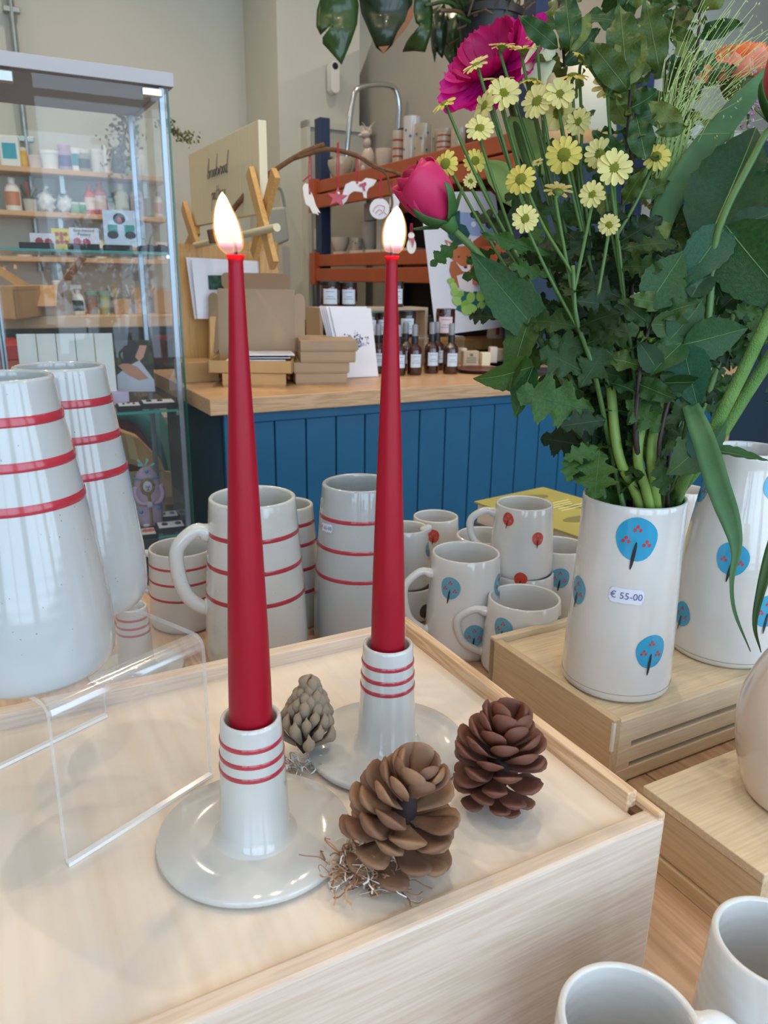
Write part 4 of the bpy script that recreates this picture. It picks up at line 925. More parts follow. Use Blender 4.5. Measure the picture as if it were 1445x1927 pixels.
# soap dish, soaps, crate of mugs further right
base = PZ(900, 700, CTR); s = depth(base) / FPX
t = thing('soap_dish', 'round dark red brown dish under the soap bars', 'dish', base)
part(t, 'dish', lathe([(0, 0), (34 * s, 0), (46 * s, 7 * s), (43 * s, 7 * s), (33 * s, 3 * s), (0, 3 * s)], 32), C_('#5d2f2b', .35), smooth=40)
for i, (x, w, h, dx, m, yaw) in enumerate([(886, 32, 30, 0, '#c3a988', .25), (914, 18, 26, 3, '#e8dcb8', .2), (928, 16, 32, 18, '#ded3c2', .1), (872, 14, 28, 22, '#e9e0cf', .3), (941, 22, 26, 25, '#c9b79a', .15)]):
    b2 = PZ(x, 694 - dx * .4, CTR) ; b2.z = CTR + 4 * s
    tt = thing('soap_bar', ['kraft wrapped soap bar with stamped mark facing the counter edge', 'ivory soap bar right of the kraft wrapped one', 'tall pale soap bar at the back of the dish', 'small ivory soap bar at the left end of the dish', 'kraft wrapped soap bar at the right end of the dish'][i], 'soap', b2, 'soap bars on the dark dish', rotz=yaw)
    part(tt, 'bar', gbox(-w / 2 * s, w / 2 * s, 0, 18 * s, 0, h * s), C_(m, .5), bev=1.5 * s)
    if i == 0: part(tt, 'stamp', join(*[gbox(-10 * s, 10 * s, -.0012, 0, q * s, (q + 1.4) * s) for q in (8, 12, 16)] + [gbox(-3 * s, 3 * s, -.0012, 0, 20 * s, 25 * s)]), C_('#7a6a58', .7))
base = PZ(905, 680, CTR); base2 = AB(LAB(base).x - .0, LAB(base).y + .16, CTR); base = base2
t = thing('wooden_crate', 'low honey wood crate behind the soaps carrying painted mugs', 'crate', base, rotz=ANG)
zc = upz(base, 640) - CTR
part(t, 'crate_top', gbox(-.05, .35, 0, .14, zc - .01, zc), M_beech); part(t, 'crate_front', gbox(-.05, .35, 0, .01, zc - .035, zc - .01), M_beech); part(t, 'crate_end', gbox(-.05, -.04, 0, .14, 0, zc - .01), M_beech); part(t, 'crate_end', gbox(.34, .35, 0, .14, 0, zc - .01), M_beech)
M_mug_far = ceramic('mug_glaze_far', '#d8cfc2', speck=.2)
for i, (px, w, h) in enumerate([(932, 34, 32), (990, 36, 34), (1040, 36, 34)]):
    bb = LAB(base).y + .05; p = PB(px, 640, bb); p.z = CTR + zc; s = depth(p) / FPX; r, H = w / 2 * s, h * s
    tt = thing('painted_mug', ['cream mug with red fox painting above the soap bars', 'cream mug with red painting behind the curled leaves', 'cream mug with red painting farthest right on the crate'][i], 'mug', p, 'painted mugs on the counter crate')
    part(tt, 'body', lathe([(0, 0), (r * .95, 0), (r, H * .1), (r * .9, H), (r * .82, H), (r * .9, H * .1), (0, H * .08)], 24), M_mug_far, smooth=40)
    part(tt, 'handle', tube(smooth_path([(r * .9, 0, H * .8), (r * 1.5, 0, H * .7), (r * 1.45, 0, H * .35), (r * .95, 0, H * .2)], 3), r * .13, 6), M_mug_far, smooth=True)
    part(tt, 'painted_fox', lathe([(r * 1.02, H * .2), (r * .99, H * .4), (r * .96, H * .6)], 6, -1.7, -1.3), C_('#b3423a', .4))
t = single('white_tub', lathe([(0, 0), (.035, 0), (.042, .05), (.039, .05), (.033, .004), (0, .004)], 28), M_white, 'white glazed tub behind the curled leaves on the worktop', 'tub', PZ(985, 690, CTR), smooth=40)
t = single('white_tub', lathe([(0, 0), (.04, 0), (.045, .055), (.041, .055), (.038, .004), (0, .004)], 28), M_white, 'white tub among the stems right of the first', 'tub', PZ(1140, 690, CTR), smooth=40)
# teal folded cloths on the shelf behind the jars
zt2 = LAB(PB(770, 588, 2.55)).z
t = thing('cloth_pile', 'pile of folded teal cloths on the counter back shelf', 'cloth', AB(LAB(PB(760, 590, 2.5)).x, 2.5, zt2 - .03), rotz=ANG)
for k in range(3): part(t, 'folded_cloth', gbox(-.16 + .01 * k, .13 - .012 * k, 0, .18, .012 * k, .011 + .012 * k), C_(['#6b8f86', '#7aa096', '#5f867e'][k], .9), bev=.004)
t = thing('back_shelf', 'dark shelf unit behind the counter under the teal cloths', 'shelf', AB(LAB(PB(700, 590, 2.45)).x, 2.45, FLOOR), rotz=ANG)
part(t, 'top', gbox(-.15, .30, 0, .3, zt2 - .055 - FLOOR, zt2 - .03 - FLOOR), C_('#5e5247')); part(t, 'carcass', gbox(-.14, .29, .01, .29, 0, zt2 - .055 - FLOOR), C_('#29221e'))
# ======================= glass display cabinet =======================
ca0, ca1, cb0, cb1 = 0.065, 0.44, 1.775, 2.12
zTop = upz(AB(ca1, cb0), 165)
M_glass = clear('cabinet_glass', (0.975, 0.985, 0.98), .8, .01, .012)
M_gedge = mat('glass_edge', '#0f5a4c', 0.15, spec=.6)
M_gshelf = clear('shelf_glass', (0.93, 0.97, 0.965), .7, .02, .02)
M_alu = mat('aluminium_post', '#9fa7b2', 0.3, .8)
t = thing('display_cabinet', 'tall glass display cabinet with grey posts and pale top', 'cabinet', AB(ca0, cb0, FLOOR), rotz=ANG)
def CB(a0, a1, b0, b1, z0, z1): return gbox(a0 - ca0, a1 - ca0, b0 - cb0, b1 - cb0, z0 - FLOOR, z1 - FLOOR)
part(t, 'top_board', CB(ca0 - .01, ca1 + .012, cb0 - .012, cb1, zTop, zTop + .026), mat('pale_lilac_board', '#b9b7bd', .5), bev=.001)
part(t, 'base_plinth', CB(ca0, ca1, cb0, cb1, FLOOR, FLOOR + .1), C_('#8d8d90'))
part(t, 'door_glass', CB(ca0 + .01, ca1 - .002, cb0 - .005, cb0, FLOOR + .1, zTop - .004), M_glass)
part(t, 'side_glass', CB(ca1 - .005, ca1, cb0 + .012, cb1 - .01, FLOOR + .1, zTop), M_glass)
part(t, 'side_glass', CB(ca0, ca0 + .005, cb0 + .012, cb1 - .01, FLOOR + .1, zTop), M_glass)
part(t, 'back_glass', CB(ca0 + .01, ca1 - .01, cb1 - .005, cb1, FLOOR + .1, zTop), M_glass)
part(t, 'glass_edge', CB(ca1 - .0025, ca1 + .0012, cb0 - .0062, cb0 - .0004, FLOOR + .1, zTop - .004), M_gedge)
part(t, 'glass_edge', CB(ca0 + .008, ca0 + .0105, cb0 - .005, cb0, FLOOR + .1, zTop - .004), M_gedge)
for aa in (ca0 + .004, ca1 - .016):
    for bb in (cb0 + .002, cb1 - .016):
        part(t, 'post', CB(aa, aa + .011, bb, bb + .011, FLOOR + .1, zTop), M_alu, bev=.001)
for aa in (ca0 + .09, ca1 - .045):
    pass
part(t, 'hinge', CB(ca1 - .052, ca1 - .012, cb0 - .011, cb0 + .004, zTop - .021, zTop - .006), M_chrome, bev=.002)
part(t, 'hinge', CB(ca0 + .055, ca0 + .085, cb0 - .011, cb0 + .004, zTop - .026, zTop - .006), M_chrome, bev=.002)
CSH = [upz(AB(ca1, cb0), y) for y in (475, 770, 1003)]
for z in CSH:
    part(t, 'glass_shelf', CB(ca0 + .016, ca1 - .006, cb0 + .01, cb1 - .012, z - .005, z), M_gshelf)
    part(t, 'shelf_edge', CB(ca0 + .016, ca1 - .006, cb0 + .0085, cb0 + .01, z - .005, z), C_('#3f8f86', .15))
    for aa in (ca0 + .012, ca1 - .022): part(t, 'shelf_clip', CB(aa, aa + .014, cb0 + .004, cb0 + .02, z - .014, z - .005), M_chrome, bev=.001)
part(t, 'lock', CB(ca1 - .03, ca1 - .008, cb0 - .014, cb0 - .004, CSH[2] - .02, CSH[2] + .012), M_chrome, bev=.002)

M_blkbox = mat('black_card_box', '#1b191d', .7)
def cabx(px, py, b): return PB(px, py, b)
def standcard(name, label, x0, y0, x1, y1, b, z, m, deco, lean=.02, cat='card', group='jewellery cards in the cabinet'):
    base = PB((x0 + x1) / 2, y1, b); base.z = z
    s = depth(base) / FPX; w, h = (x1 - x0) * s, (y1 - y0) * s
    t = thing(name, label, cat, base, group, rotz=ANG * .6)
    part(t, 'sheet', xf(gbox(-w / 2, w / 2, 0, .0015, 0, h), Matrix.Rotation(-.08, 4, 'X')), m)
    for nm, pts, mm, k in deco:
        P = [Vector((((x - x0) * s - w / 2), -.0004 * k, (y1 - y) * s)) for x, y in pts]
        part(t, nm, xf(slab(P, Vector((0, -.0004, 0))), Matrix.Rotation(-.08, 4, 'X')), mm)
    return t
def flower(cx, cy, r):
    return [(cx + r * (1 if k % 2 else .8) * math.cos(k * math.pi / 10), cy + r * (1 if k % 2 else .8) * math.sin(k * math.pi / 10)) for k in range(20)]
R1, R2 = C_('#8e2034', .5), C_('#a8344a', .5)
z1, z2, z3 = CSH
standcard('earring_card', 'pale card with two red flower earrings, leftmost on the top glass shelf', 60, 440, 104, 469, 1.83, z1, C_('#cfc9cf', .6), [('flower_earring', flower(76, 455, 8), R1, 1), ('flower_earring', flower(92, 456, 8), R1, 1)])
standcard('earring_card', 'yellow card with orange honeycomb earring piece beside the red flowers', 101, 429, 138, 468, 1.86, z1, C_('#dfc84a', .6), [('honeycomb', el(118 + dx * 7.5, 446 + dy * 7, 4.2, 4.2, 6), C_('#b5472f', .5), 1) for dx in (-1, 0, 1) for dy in (-1, 0, 1) if (dx + dy) % 2 == 0 or dx == 0])
t = standcard('earring_card', 'white card with lettering above two red flower earrings', 135, 431, 187, 472, 1.85, z1, C_('#d4d4de', .6), [('flower_earring', flower(148, 456, 8), R2, 1), ('flower_earring', flower(164, 457, 8), R2, 1)])
s = depth(t.location) / FPX
part(t, 'lettering', xf(join(xf(text_geo('Brookwood', 7.5 * s), Matrix.Translation((0, 36 * s, 0))), xf(text_geo('Pottery', 7.5 * s), Matrix.Translation((0, 29 * s, 0)))), Matrix.Rotation(-.08, 4, 'X') @ Matrix.Translation((0, -.0012, 0)) @ Matrix.Rotation(math.pi / 2, 4, 'X')), C_('#4f5560', .6))
standcard('framed_card', 'pale card with teal and black arch earrings standing on a wooden foot', 199, 398, 257, 462, 1.86, z1 + .012, C_('#c5cfe0', .5), [('arch_top', el(228, 413, 11, 10), C_('#252a33'), 1), ('arch_top', el(228, 415, 4, 5), C_('#c04038'), 2), ('teal_block', [(207, 424), (224, 424), (224, 438), (207, 438)], C_('#2f8f86'), 1), ('teal_block', [(236, 424), (254, 424), (254, 438), (236, 438)], C_('#2f8f86'), 1), ('dark_arch', el(215, 442, 10, 7), C_('#27282f'), 2), ('dark_arch', el(246, 442, 10, 7), C_('#27282f'), 2)])
b = PB(229, 466, 1.87); b.z = z1; s = depth(b) / FPX
single('wooden_card_foot', gbox(-26 * s, 26 * s, -.012, .012, 0, .012), M_beech, 'small wooden foot holding the arch earring card', 'stand', b, rotz=ANG * .6, bev=.001)
def tray(label, px, py, w, d, z, b, deco=None, yaw=ANG * .8, h=.012, group='black jewellery boxes in the cabinet', face='#d9dbe2'):
    p = PB(px, py, b); p.z = z; s = depth(p) / FPX; w = w * s
    t = thing('jewellery_box', label, 'box', p, group, rotz=yaw)
    part(t, 'box', gbox(-w / 2, w / 2, -d / 2, d / 2, 0, h), M_blkbox, bev=.001)
    if deco is not None:
        part(t, 'card_insert', gbox(-w * .42, w * .42, -d * .42, d * .42, h, h + .0012), C_(face, .6))
        for (x, y, r, m) in deco:
            part(t, 'earring', xf(lathe([(0, 0), (r, 0), (r * .8, .003), (0, .004)], 8), Matrix.Translation((x * w, y * d, h + .0012)) @ Matrix.Diagonal((1, 1.2, 1, 1))), m)
    return t
DK, GR, OG = C_('#33333a', .4), C_('#77757a', .3, metal=.6), C_('#c9603c', .4)
tray('long black box lying before the left earring cards', 70, 470, 60, .03, z1, 1.80)
tray('black box under the lettered earring card', 158, 472, 56, .03, z1, 1.80)
tray('open black box right of the arch earring card foot', 222, 474, 50, .05, z1, 1.81)
tray('black box with dark brooch at the right end of the top glass shelf', 292, 474, 60, .05, z1, 1.82, [(-.15, 0, .008, C_('#3a2328')), (.2, 0, .01, C_('#3a2328'))], face='#2b2328')
tray('black box with white card and two tiny stud earrings', 243, 770, 44, .05, z2, 1.82, [(-.22, -.1, .003, DK), (.2, -.1, .003, DK), (0, .2, .004, GR)])
tray('black box with card and glasses shaped necklace at the shelf right end', 298, 768, 66, .06, z2, 1.84, [(-.25, 0, .007, DK), (.05, 0, .007, DK)])
tray('black box with painted blue earrings behind the front pair', 316, 975, 40, .05, z3, 1.92, [(-.2, 0, .007, C_('#5a6488', .4)), (.2, 0, .007, C_('#6d5f80', .4))])
tray('black box with two dark rectangular earrings', 322, 1004, 54, .055, z3, 1.83, [(-.2, 0, .008, DK), (.25, 0, .008, DK)])
tray('black box with orange earrings peeking from behind the mug', 272, 1012, 46, .055, z3, 1.80, [(.05, 0, .008, OG), (.28, 0, .009, OG), (-.2, .1, .005, DK)])
tray('black box with silver ring beside the lilac figurine', 240, 980, 40, .045, z3, 1.87, [(.1, 0, .007, C_('#e6e6ea', .2))])
# ribbed earring stand, photo print, lilac boxes
b = 1.93; p = PB(135, 735, b); p.z = z2; s = depth(p) / FPX
t = thing('earring_stand', 'tall white slotted earring stand behind the two striped vases', 'stand', p, rotz=ANG * .7)
hp = upz(p, 628) - z2
for k in range(5):
    x0 = -84 * s + k * 33 * s; part(t, 'panel', xf(gbox(x0, x0 + 32 * s, 0, .003, 0, hp), Matrix.Rotation(-.05, 4, 'X')), C_('#dcdeda', .4), bev=.001)
part(t, 'gold_divider', xf(join(*[gbox(-84 * s + k * 33 * s - .001, -84 * s + k * 33 * s, -.001, .001, 0, hp) for k in (1, 4)]), Matrix.Rotation(-.05, 4, 'X')), C_('#b59a5a', .4))
part(t, 'foot', gbox(-86 * s, 84 * s, 0, .05, 0, .004), C_('#dcdeda', .4))
b = 1.99
t = thing('photo_print', 'framed photograph of a dark haired person in a pale blouse seen from behind', 'picture', Vector((*PB(255, 735, b).xy, z2)))
def PP(pts, k): return [Vector((q.x, q.y, max(q.z, z2))) for q in [PB(x, y, b - .0008 * k) for x, y in pts]]
for nm, pts, m, k in [('backing', [(212, 640), (285, 640), (292, 738), (218, 738)], C_('#4c5038', .6, col2='#23251e', vscale=60), 0), ('printed_blouse', [(220, 706), (240, 690), (262, 678), (290, 715), (292, 737), (222, 737)], C_('#c2c8d6', .5), 1), ('printed_neck', [(222, 688), (236, 682), (258, 690), (280, 712), (262, 716), (238, 704)], C_('#c08a72', .5), 2), ('printed_hand', [(248, 665), (262, 650), (276, 650), (270, 672), (262, 680)], C_('#d09a84', .5), 2), ('printed_hair', [(224, 664), (232, 645), (252, 640), (262, 652), (254, 672), (246, 684), (232, 684)], C_('#26242c', .5), 3)]:
    part(t, nm, slab(PP(pts, k), VB * .0006), m, W=True)
for i, (x0, x1, yb, yt) in enumerate([(182, 241, 742, 718), (186, 205, 766, 742)]):
    p = PB((x0 + x1) / 2, yb, 1.9 - .05 * i); p.z = z2; s = depth(p) / FPX
    single('lilac_box', gbox(-(x1 - x0) / 2 * s, (x1 - x0) / 2 * s, 0, .04, 0, 24 * s), C_('#c3b3cf', .5), ['long lilac gift box under the slotted earring stand', 'small lilac gift box at the shelf front'][i], 'box', p, 'lilac gift boxes', rotz=ANG * .7, bev=.001)
# clay figurine
base = PB(282, 978, 1.9); base.z = z3; s = depth(base) / FPX
M_lil = mat('lilac_clay', '#ab93a8', 0.6, var=.06, vscale=30); M_gold = mat('gilt_clay', '#8f7440', .5, .3, bump=.5, bscale=300)
t = thing('clay_figurine', 'lilac clay figurine holding a mask under a tiny butterfly', 'figurine', base, rotz=ANG)
part(t, 'body', xf(lathe([(0, 0), (24 * s, 0), (25 * s, 20 * s), (25 * s, 60 * s), (23 * s, 82 * s), (18 * s, 98 * s), (9 * s, 107 * s), (0, 110 * s)], 28), Matrix.Diagonal((1, .7, 1, 1))), M_lil, smooth=50)
part(t, 'headband', xf(lathe([(23.6 * s, 88 * s), (24.4 * s, 90 * s), (22.4 * s, 92 * s)], 28), Matrix.Diagonal((1, .72, 1, 1))), C_('#6f87a0', .3), smooth=True)
fo = part(t, 'mask', xf(lathe([(0, 0), (9 * s, 0), (8 * s, 3 * s), (0, 5 * s)], 20), Matrix.Translation((-3 * s, -17 * s, 76 * s)) @ Matrix.Diagonal((1, 1, 1.3, 1)) @ Matrix.Rotation(math.pi / 2, 4, 'X')), C_('#bdb8c4', .5), smooth=50)
part(t, 'gilt_frame', tube([Vector((-3 * s + 11 * s * math.cos(k * math.pi / 9), -17.5 * s, 76 * s + 14 * s * math.sin(k * math.pi / 9))) for k in range(19)], 2.4 * s, 6), M_gold, smooth=True)
part(t, 'mask_face', join(*[tube(q, .7 * s, 4) for q in ([Vector((-6, -22.5, 79)) * s, Vector((-6, -22.5, 75)) * s], [Vector((0, -22.5, 79)) * s, Vector((0, -22.5, 75)) * s], [Vector((-3, -23.3, 77)) * s, Vector((-3, -23.3, 71)) * s], [Vector((-6, -22, 70)) * s, Vector((0, -22, 70)) * s])]), C_('#6f6878', .6))
part(t, 'gilt_strap', tube([Vector((-2, -18, 62)) * s, Vector((-1, -18.3, 45)) * s, Vector((0, -18, 25)) * s, Vector((0, -18, 2)) * s], 2.6 * s, 6), M_gold)
part(t, 'medallion', xf(lathe([(0, 0), (6 * s, 0), (5 * s, 3 * s), (0, 4 * s)], 16), Matrix.Translation((-2 * s, -19 * s, 42 * s)) @ Matrix.Rotation(math.pi / 2, 4, 'X')), C_('#b6aeb8', .5), smooth=50)
for sg in (-1, 1): part(t, 'arm', tube(smooth_path([Vector(q) * s for q in ((sg * 22, -5, 74), (sg * 25, -10, 58), (sg * 18, -17, 46), (sg * 6, -20, 43))], 4), [5 * s] * 9 + [3.6 * s] * 4, 8), M_lil, smooth=True)
for q in ((-2, -14, 103), (-17, -15.5, 28), (16, -15.5, 32)): part(t, 'blue_stone', xf(sphere(3.4 * s), Matrix.Translation(Vector(q) * s) @ Matrix.Diagonal((1, .4, 1, 1))), C_('#2f86a8', .2), smooth=True)
for sg in (-1, 1): part(t, 'foot', xf(sphere(6 * s), Matrix.Translation(Vector((sg * 10, -16, 1.5)) * s) @ Matrix.Diagonal((1.2, .8, .5, 1))), C_('#c9c2cc', .5), smooth=True)
part(t, 'butterfly', join(*[([Vector(q) * s for q in P], [tuple(range(len(P)))]) for P in ([(-4, -2, 110), (-16, -4, 122), (-13, -3, 126), (-5, -1, 114)], [(-4, -2, 110), (-15, -3, 112), (-14, -4, 118), (-6, -2, 113)], [(-3, -2, 110), (2, -2, 126), (6, -3, 122), (0, -2, 112)], [(2, 0, 108), (14, -2, 116), (16, -2, 112), (6, 0, 107)])]), C_('#7fb5ac', .6), solid=.8 * s)

# ======================= hanging monstera =======================
M_mon = mat('monstera_leaf', '#1e3218', 0.35, var=.35, vscale=30, coat=.2)
M_mon2 = mat('monstera_leaf_light', '#324f1e', 0.35, var=.3, vscale=20, coat=.2)
M_brown = mat('dry_leaf_edge', '#8c5a35', 0.7)
mY = 2.2
t = thing('hanging_monstera', 'large split leaved house plant hanging in a black pot at the top edge', 'plant', PY(905, 130, mY))
M_soft = mat('black_pot', '#1c1d22', .45)
pc = PY(920, 80, mY); 
part(t, 'pot', xf(lathe([(0, -.085), (.062, -.085), (.078, .05), (.084, .05), (.084, .068), (.075, .068), (.07, .05), (.055, -.06), (0, -.06)], 32), Matrix.Translation(Vector((pc.x, pc.y, pc.z)))), M_soft, W=True, smooth=40)
part(t, 'hanger', tube([Vector((pc.x, pc.y, pc.z + .06)), Vector((pc.x, pc.y, CEIL - .01))], .003, 6), M_black, W=True)
def leafpoly(t, name, pts, Y, m, bend=.03, holes=None, cut=None):
    """a big hanging leaf: outline filled as a fan about its midrib, bowed in depth"""
    n = len(pts); cx = sum(p[0] for p in pts) / n; cy = sum(p[1] for p in pts) / n
    V = []; rings = 4
    mw = max(abs(p[0] - cx) for p in pts)
    for r in range(1, rings + 1):
        f = r / rings
        for x, y in pts:
            xx, yy = cx + (x - cx) * f, cy + (y - cy) * f
            V.append(PY(xx, yy, Y + bend * (abs(xx - cx) / mw) ** 1.5 + .01 * math.sin(yy * .08)))
    V.append(PY(cx, cy, Y))
    Fs = [(len(V) - 1, i, (i + 1) % n) for i in range(n)]
    for r in range(rings - 1):
        for i in range(n): Fs.append((r * n + i, (r + 1) * n + i, (r + 1) * n + (i + 1) % n, r * n + (i + 1) % n))
    o = part(t, name, (V, Fs), m, W=True, smooth=True, solid=.0015); return o
leafpoly(t, 'leaf', [(642, -40), (668, -30), (675, 10), (672, 45), (660, 80), (643, 122), (628, 105), (607, 82), (607, 70), (615, 62), (627, 50), (625, 47), (613, 54), (603, 66), (595, 50), (596, 20), (602, 0), (615, -25)], 2.0, M_mon2)
leafpoly(t, 'leaf', [(676, -50), (770, -50), (776, 5), (768, 40), (750, 65), (738, 85), (722, 101), (708, 90), (695, 60), (680, 25), (674, -10)], 2.05, M_mon)
part(t, 'dry_leaf_edge', slab([PY(x, y, 2.035) for x, y in [(776, 8), (778, 30), (764, 52), (745, 74), (738, 84), (748, 60), (762, 40), (768, 20)]], Vector((0, .003, 0))), M_brown, W=True)
part(t, 'dry_leaf_edge', slab([PY(x, y, 2.035) for x, y in [(712, 88), (732, 86), (722, 101)]], Vector((0, .003, 0))), M_brown, W=True)
leafpoly(t, 'leaf', [(780, -20), (808, -10), (815, 20), (812, 60), (800, 98), (780, 96), (757, 98), (765, 78), (785, 62), (800, 45), (795, 38), (782, 42), (778, 20)], 2.12, M_mon2)
leafpoly(t, 'leaf', [(812, 20), (836, 5), (845, 40), (842, 85), (832, 110), (820, 95), (818, 118), (812, 90), (808, 50)], 2.2, M_mon)
leafpoly(t, 'leaf', [(832, 30), (870, 20), (880, 70), (875, 110), (862, 138), (846, 120), (830, 95), (824, 60)], 2.3, M_mon2)
leafpoly(t, 'leaf', [(850, -60), (960, -60), (975, -10), (930, 30), (880, 40), (845, 10)], 2.15, M_mon)
for k, (x0, y0, x1, y1) in enumerate([(900, 60, 640, -38), (905, 50, 730, -40), (900, 55, 800, 10), (905, 60, 828, 20), (910, 55, 860, 30), (930, 40, 1000, -40), (890, 60, 850, -20), (940, 50, 960, -20)]):
    part(t, 'leaf_stalk', tube(smooth_path([PY(x0, y0, mY), PY((x0 + x1) / 2, min(y0, y1) - 20 + 8 * k, mY - .05), PY(x1, y1, 2.1)], 4), .005, 6), [M_mon2, C_('#5a4a30')][k % 2], W=True, smooth=True)
gs = []
rnd = random.Random(9)
for k in range(40):
    p = PY(rnd.uniform(870, 990), rnd.uniform(-20, 60), mY + rnd.uniform(-.08, .08)); q = p + Vector((rnd.gauss(0, .05), rnd.gauss(0, .04), rnd.gauss(.03, .05)))
    gs.append(tube([p, (p + q) / 2 + Vector((.01, 0, .01)), q], .0028, 5))
o = part(t, 'root_tangle', join(*gs), C_('#4e4430', .8), W=True); o['kind'] = 'stuff'
# ======================= front display table =======================
M_tbl = wood('oiled_table_wood', '#c7a487', '#a88465', 'Y', .6, .4, .35, stain=None)
t = thing('display_table', 'oiled pine display table under all the boxes and pottery', 'table', AB(0.3, 0.45, FLOOR), rotz=ANG)
TL = lambda a0, a1, b0, b1, z0, z1: gbox(a0 - .3, a1 - .3, b0 - .45, b1 - .45, z0 - FLOOR, z1 - FLOOR)
a = -0.56; k = 0
while a < 1.0:
    part(t, 'plank', TL(a, a + .1685, -.12, .98, TAB - .03, TAB), M_tbl, bev=.0012); a += .17
for aa in (-.5, .9):
    for bb in (-.08, .88): part(t, 'leg', TL(aa, aa + .07, bb, bb + .07, FLOOR, TAB - .03), M_tbl)
part(t, 'apron', TL(-.48, .94, -.07, -.05, TAB - .11, TAB - .03), M_tbl); part(t, 'apron', TL(-.48, .94, .92, .94, TAB - .11, TAB - .03), M_tbl)

# ---------------- big pine box ----------------
M_pine = wood('pale_pine_board', '#d9c8b7', '#c9b19c', 'X', 1.3, .5, .3)
M_pineV = wood('pale_pine_strip', '#e0c3a2', '#c49c76', 'Y', 1.3, .5, .7)
M_top = wood('pale_birch_panel', '#e4d8ca', '#d9c8b5', 'Y', .3, .42, .12, stain='#cfccc8')
XA1, XB0 = LAB(PZ(1255, 1534, .006)).x, LAB(PZ(1255, 1534, .006)).y
XB1 = .512; XA0 = XA1 - .50
t = thing('pine_box', 'large pale pine box with rimmed top carrying both candle holders', 'box', AB(XA1, XB0, TAB), rotz=ANG)
XL = lambda a0, a1, b0, b1, z0, z1: gbox(a0 - XA1, a1 - XA1, b0 - XB0, b1 - XB0, z0 - TAB, z1 - TAB)
th = .0115
part(t, 'top_panel', XL(XA0 + th, XA1 - th, XB0 + th, XB1 - th, -.006, 0), M_top)
part(t, 'front_board', XL(XA0, XA1 - .0005, XB0, XB0 + th, TAB, .0042), M_pine, bev=.0022)
part(t, 'back_board', XL(XA0, XA1 - th, XB1 - th, XB1, TAB, .0105), M_pine, bev=.001)
part(t, 'left_board', XL(XA0 - .001, XA0 + th, XB0, XB1, TAB, .008), M_pineV, bev=.001)
part(t, 'right_board', XL(XA1 - .0055, XA1, XB0 + .0005, XB1, TAB, .0075), M_pineV, bev=.0015)
part(t, 'right_lip', XL(XA1 - th - .001, XA1 - .0055, XB0 + .017, XB1 + .001, -.004, .0125), M_pineV, bev=.0008)
part(t, 'lid_groove', XL(XA1 - .011, XA1 - .004, XB0 + .0115, XB0 + .0165, -.004, .003), C_('#6c4a33', .8))

# ---------------- second and third boxes ----------------
M_pine2 = wood('weathered_light_wood', '#dbc7a8', '#c9b18f', 'X', 1.2, .6, .15)
M_pine2Y = wood('weathered_light_wood_end', '#cfb692', '#ba9f7b', 'Y', 1.2, .6, .15)
ZB = -.050
c2a, c2b = LAB(PZ(1155, 1366, ZB)).x, LAB(PZ(1155, 1366, ZB)).y
c2b1 = c2b + .165; c2a1 = c2a + .40
t = thing('slatted_crate', 'light wooden crate with slotted side under the tree painted vases', 'crate', AB(c2a, c2b, TAB), rotz=ANG)
YL = lambda a0, a1, b0, b1, z0, z1: gbox(a0 - c2a, a1 - c2a, b0 - c2b, b1 - c2b, z0 - TAB, z1 - TAB)
part(t, 'top_panel', YL(c2a + .008, c2a1 - .008, c2b + .002, c2b1 - .008, ZB - .007, ZB), M_pine2)
part(t, 'left_board', YL(c2a, c2a + .008, c2b, c2b1, TAB, ZB + .0042), M_pine2Y, bev=.0008)
part(t, 'back_board', YL(c2a, c2a1, c2b1 - .008, c2b1, TAB, ZB + .006), M_pine2, bev=.0008)
part(t, 'right_board', YL(c2a1 - .008, c2a1, c2b, c2b1, TAB, ZB), M_pine2Y, bev=.0008)
hz = (ZB - TAB)
part(t, 'slat', YL(c2a + .008, c2a1 - .008, c2b, c2b + .007, TAB + .002, TAB + hz * .24), M_pine2, bev=.0008)
part(t, 'slat', YL(c2a + .008, c2a1 - .008, c2b, c2b + .007, TAB + hz * .32, TAB + hz * .56), M_pine2, bev=.0008)
part(t, 'slat', YL(c2a + .008, c2a1 - .008, c2b, c2b + .007, TAB + hz * .65, ZB + .0012), M_pine2, bev=.0008)
part(t, 'corner_block', YL(c2a + .007, c2a + .022, c2b + .0002, c2b + .012, TAB + .001, ZB - .001), M_pine2)
part(t, 'slot_shade', YL(c2a + .012, c2a1 - .012, c2b + .009, c2b + .011, TAB + .001, ZB - .01), C_('#5d554e', .8))  # dark sheet added to give the slots their shade
part(t, 'chipped_corner', YL(c2a - .0003, c2a + .0022, c2b - .0003, c2b + .002, TAB + hz * .6, ZB + .0017), C_('#e2dbd2', .8))
ZB3 = -.0515
d2 = LAB(PZ(1210, 1478, ZB3)); c3a, c3b1 = d2.x, d2.y
c3b0 = c3b1 - .095; c3a1 = c3a + .26
t = thing('wooden_box', 'low light wood box at right carrying the big cream jug', 'box', AB(c3a, c3b0, TAB), rotz=ANG)
ZL = lambda a0, a1, b0, b1, z0, z1: gbox(a0 - c3a, a1 - c3a, b0 - c3b0, b1 - c3b0, z0 - TAB, z1 - TAB)
part(t, 'top_panel', ZL(c3a, c3a1, c3b0, c3b1, ZB3 - .007, ZB3), M_pine2, bev=.0008)
part(t, 'left_board', ZL(c3a + .0012, c3a + .009, c3b0 + .001, c3b1 - .001, TAB + .016, ZB3 - .0072), M_pine2Y)
part(t, 'lower_strip', ZL(c3a + .004, c3a + .01, c3b0 + .001, c3b1 - .001, TAB + .012, TAB + .016), C_('#e9d6ab', .6))
part(t, 'base_strip', ZL(c3a + .0005, c3a + .01, c3b0, c3b1, TAB, TAB + .012), M_pine2Y, bev=.0008)
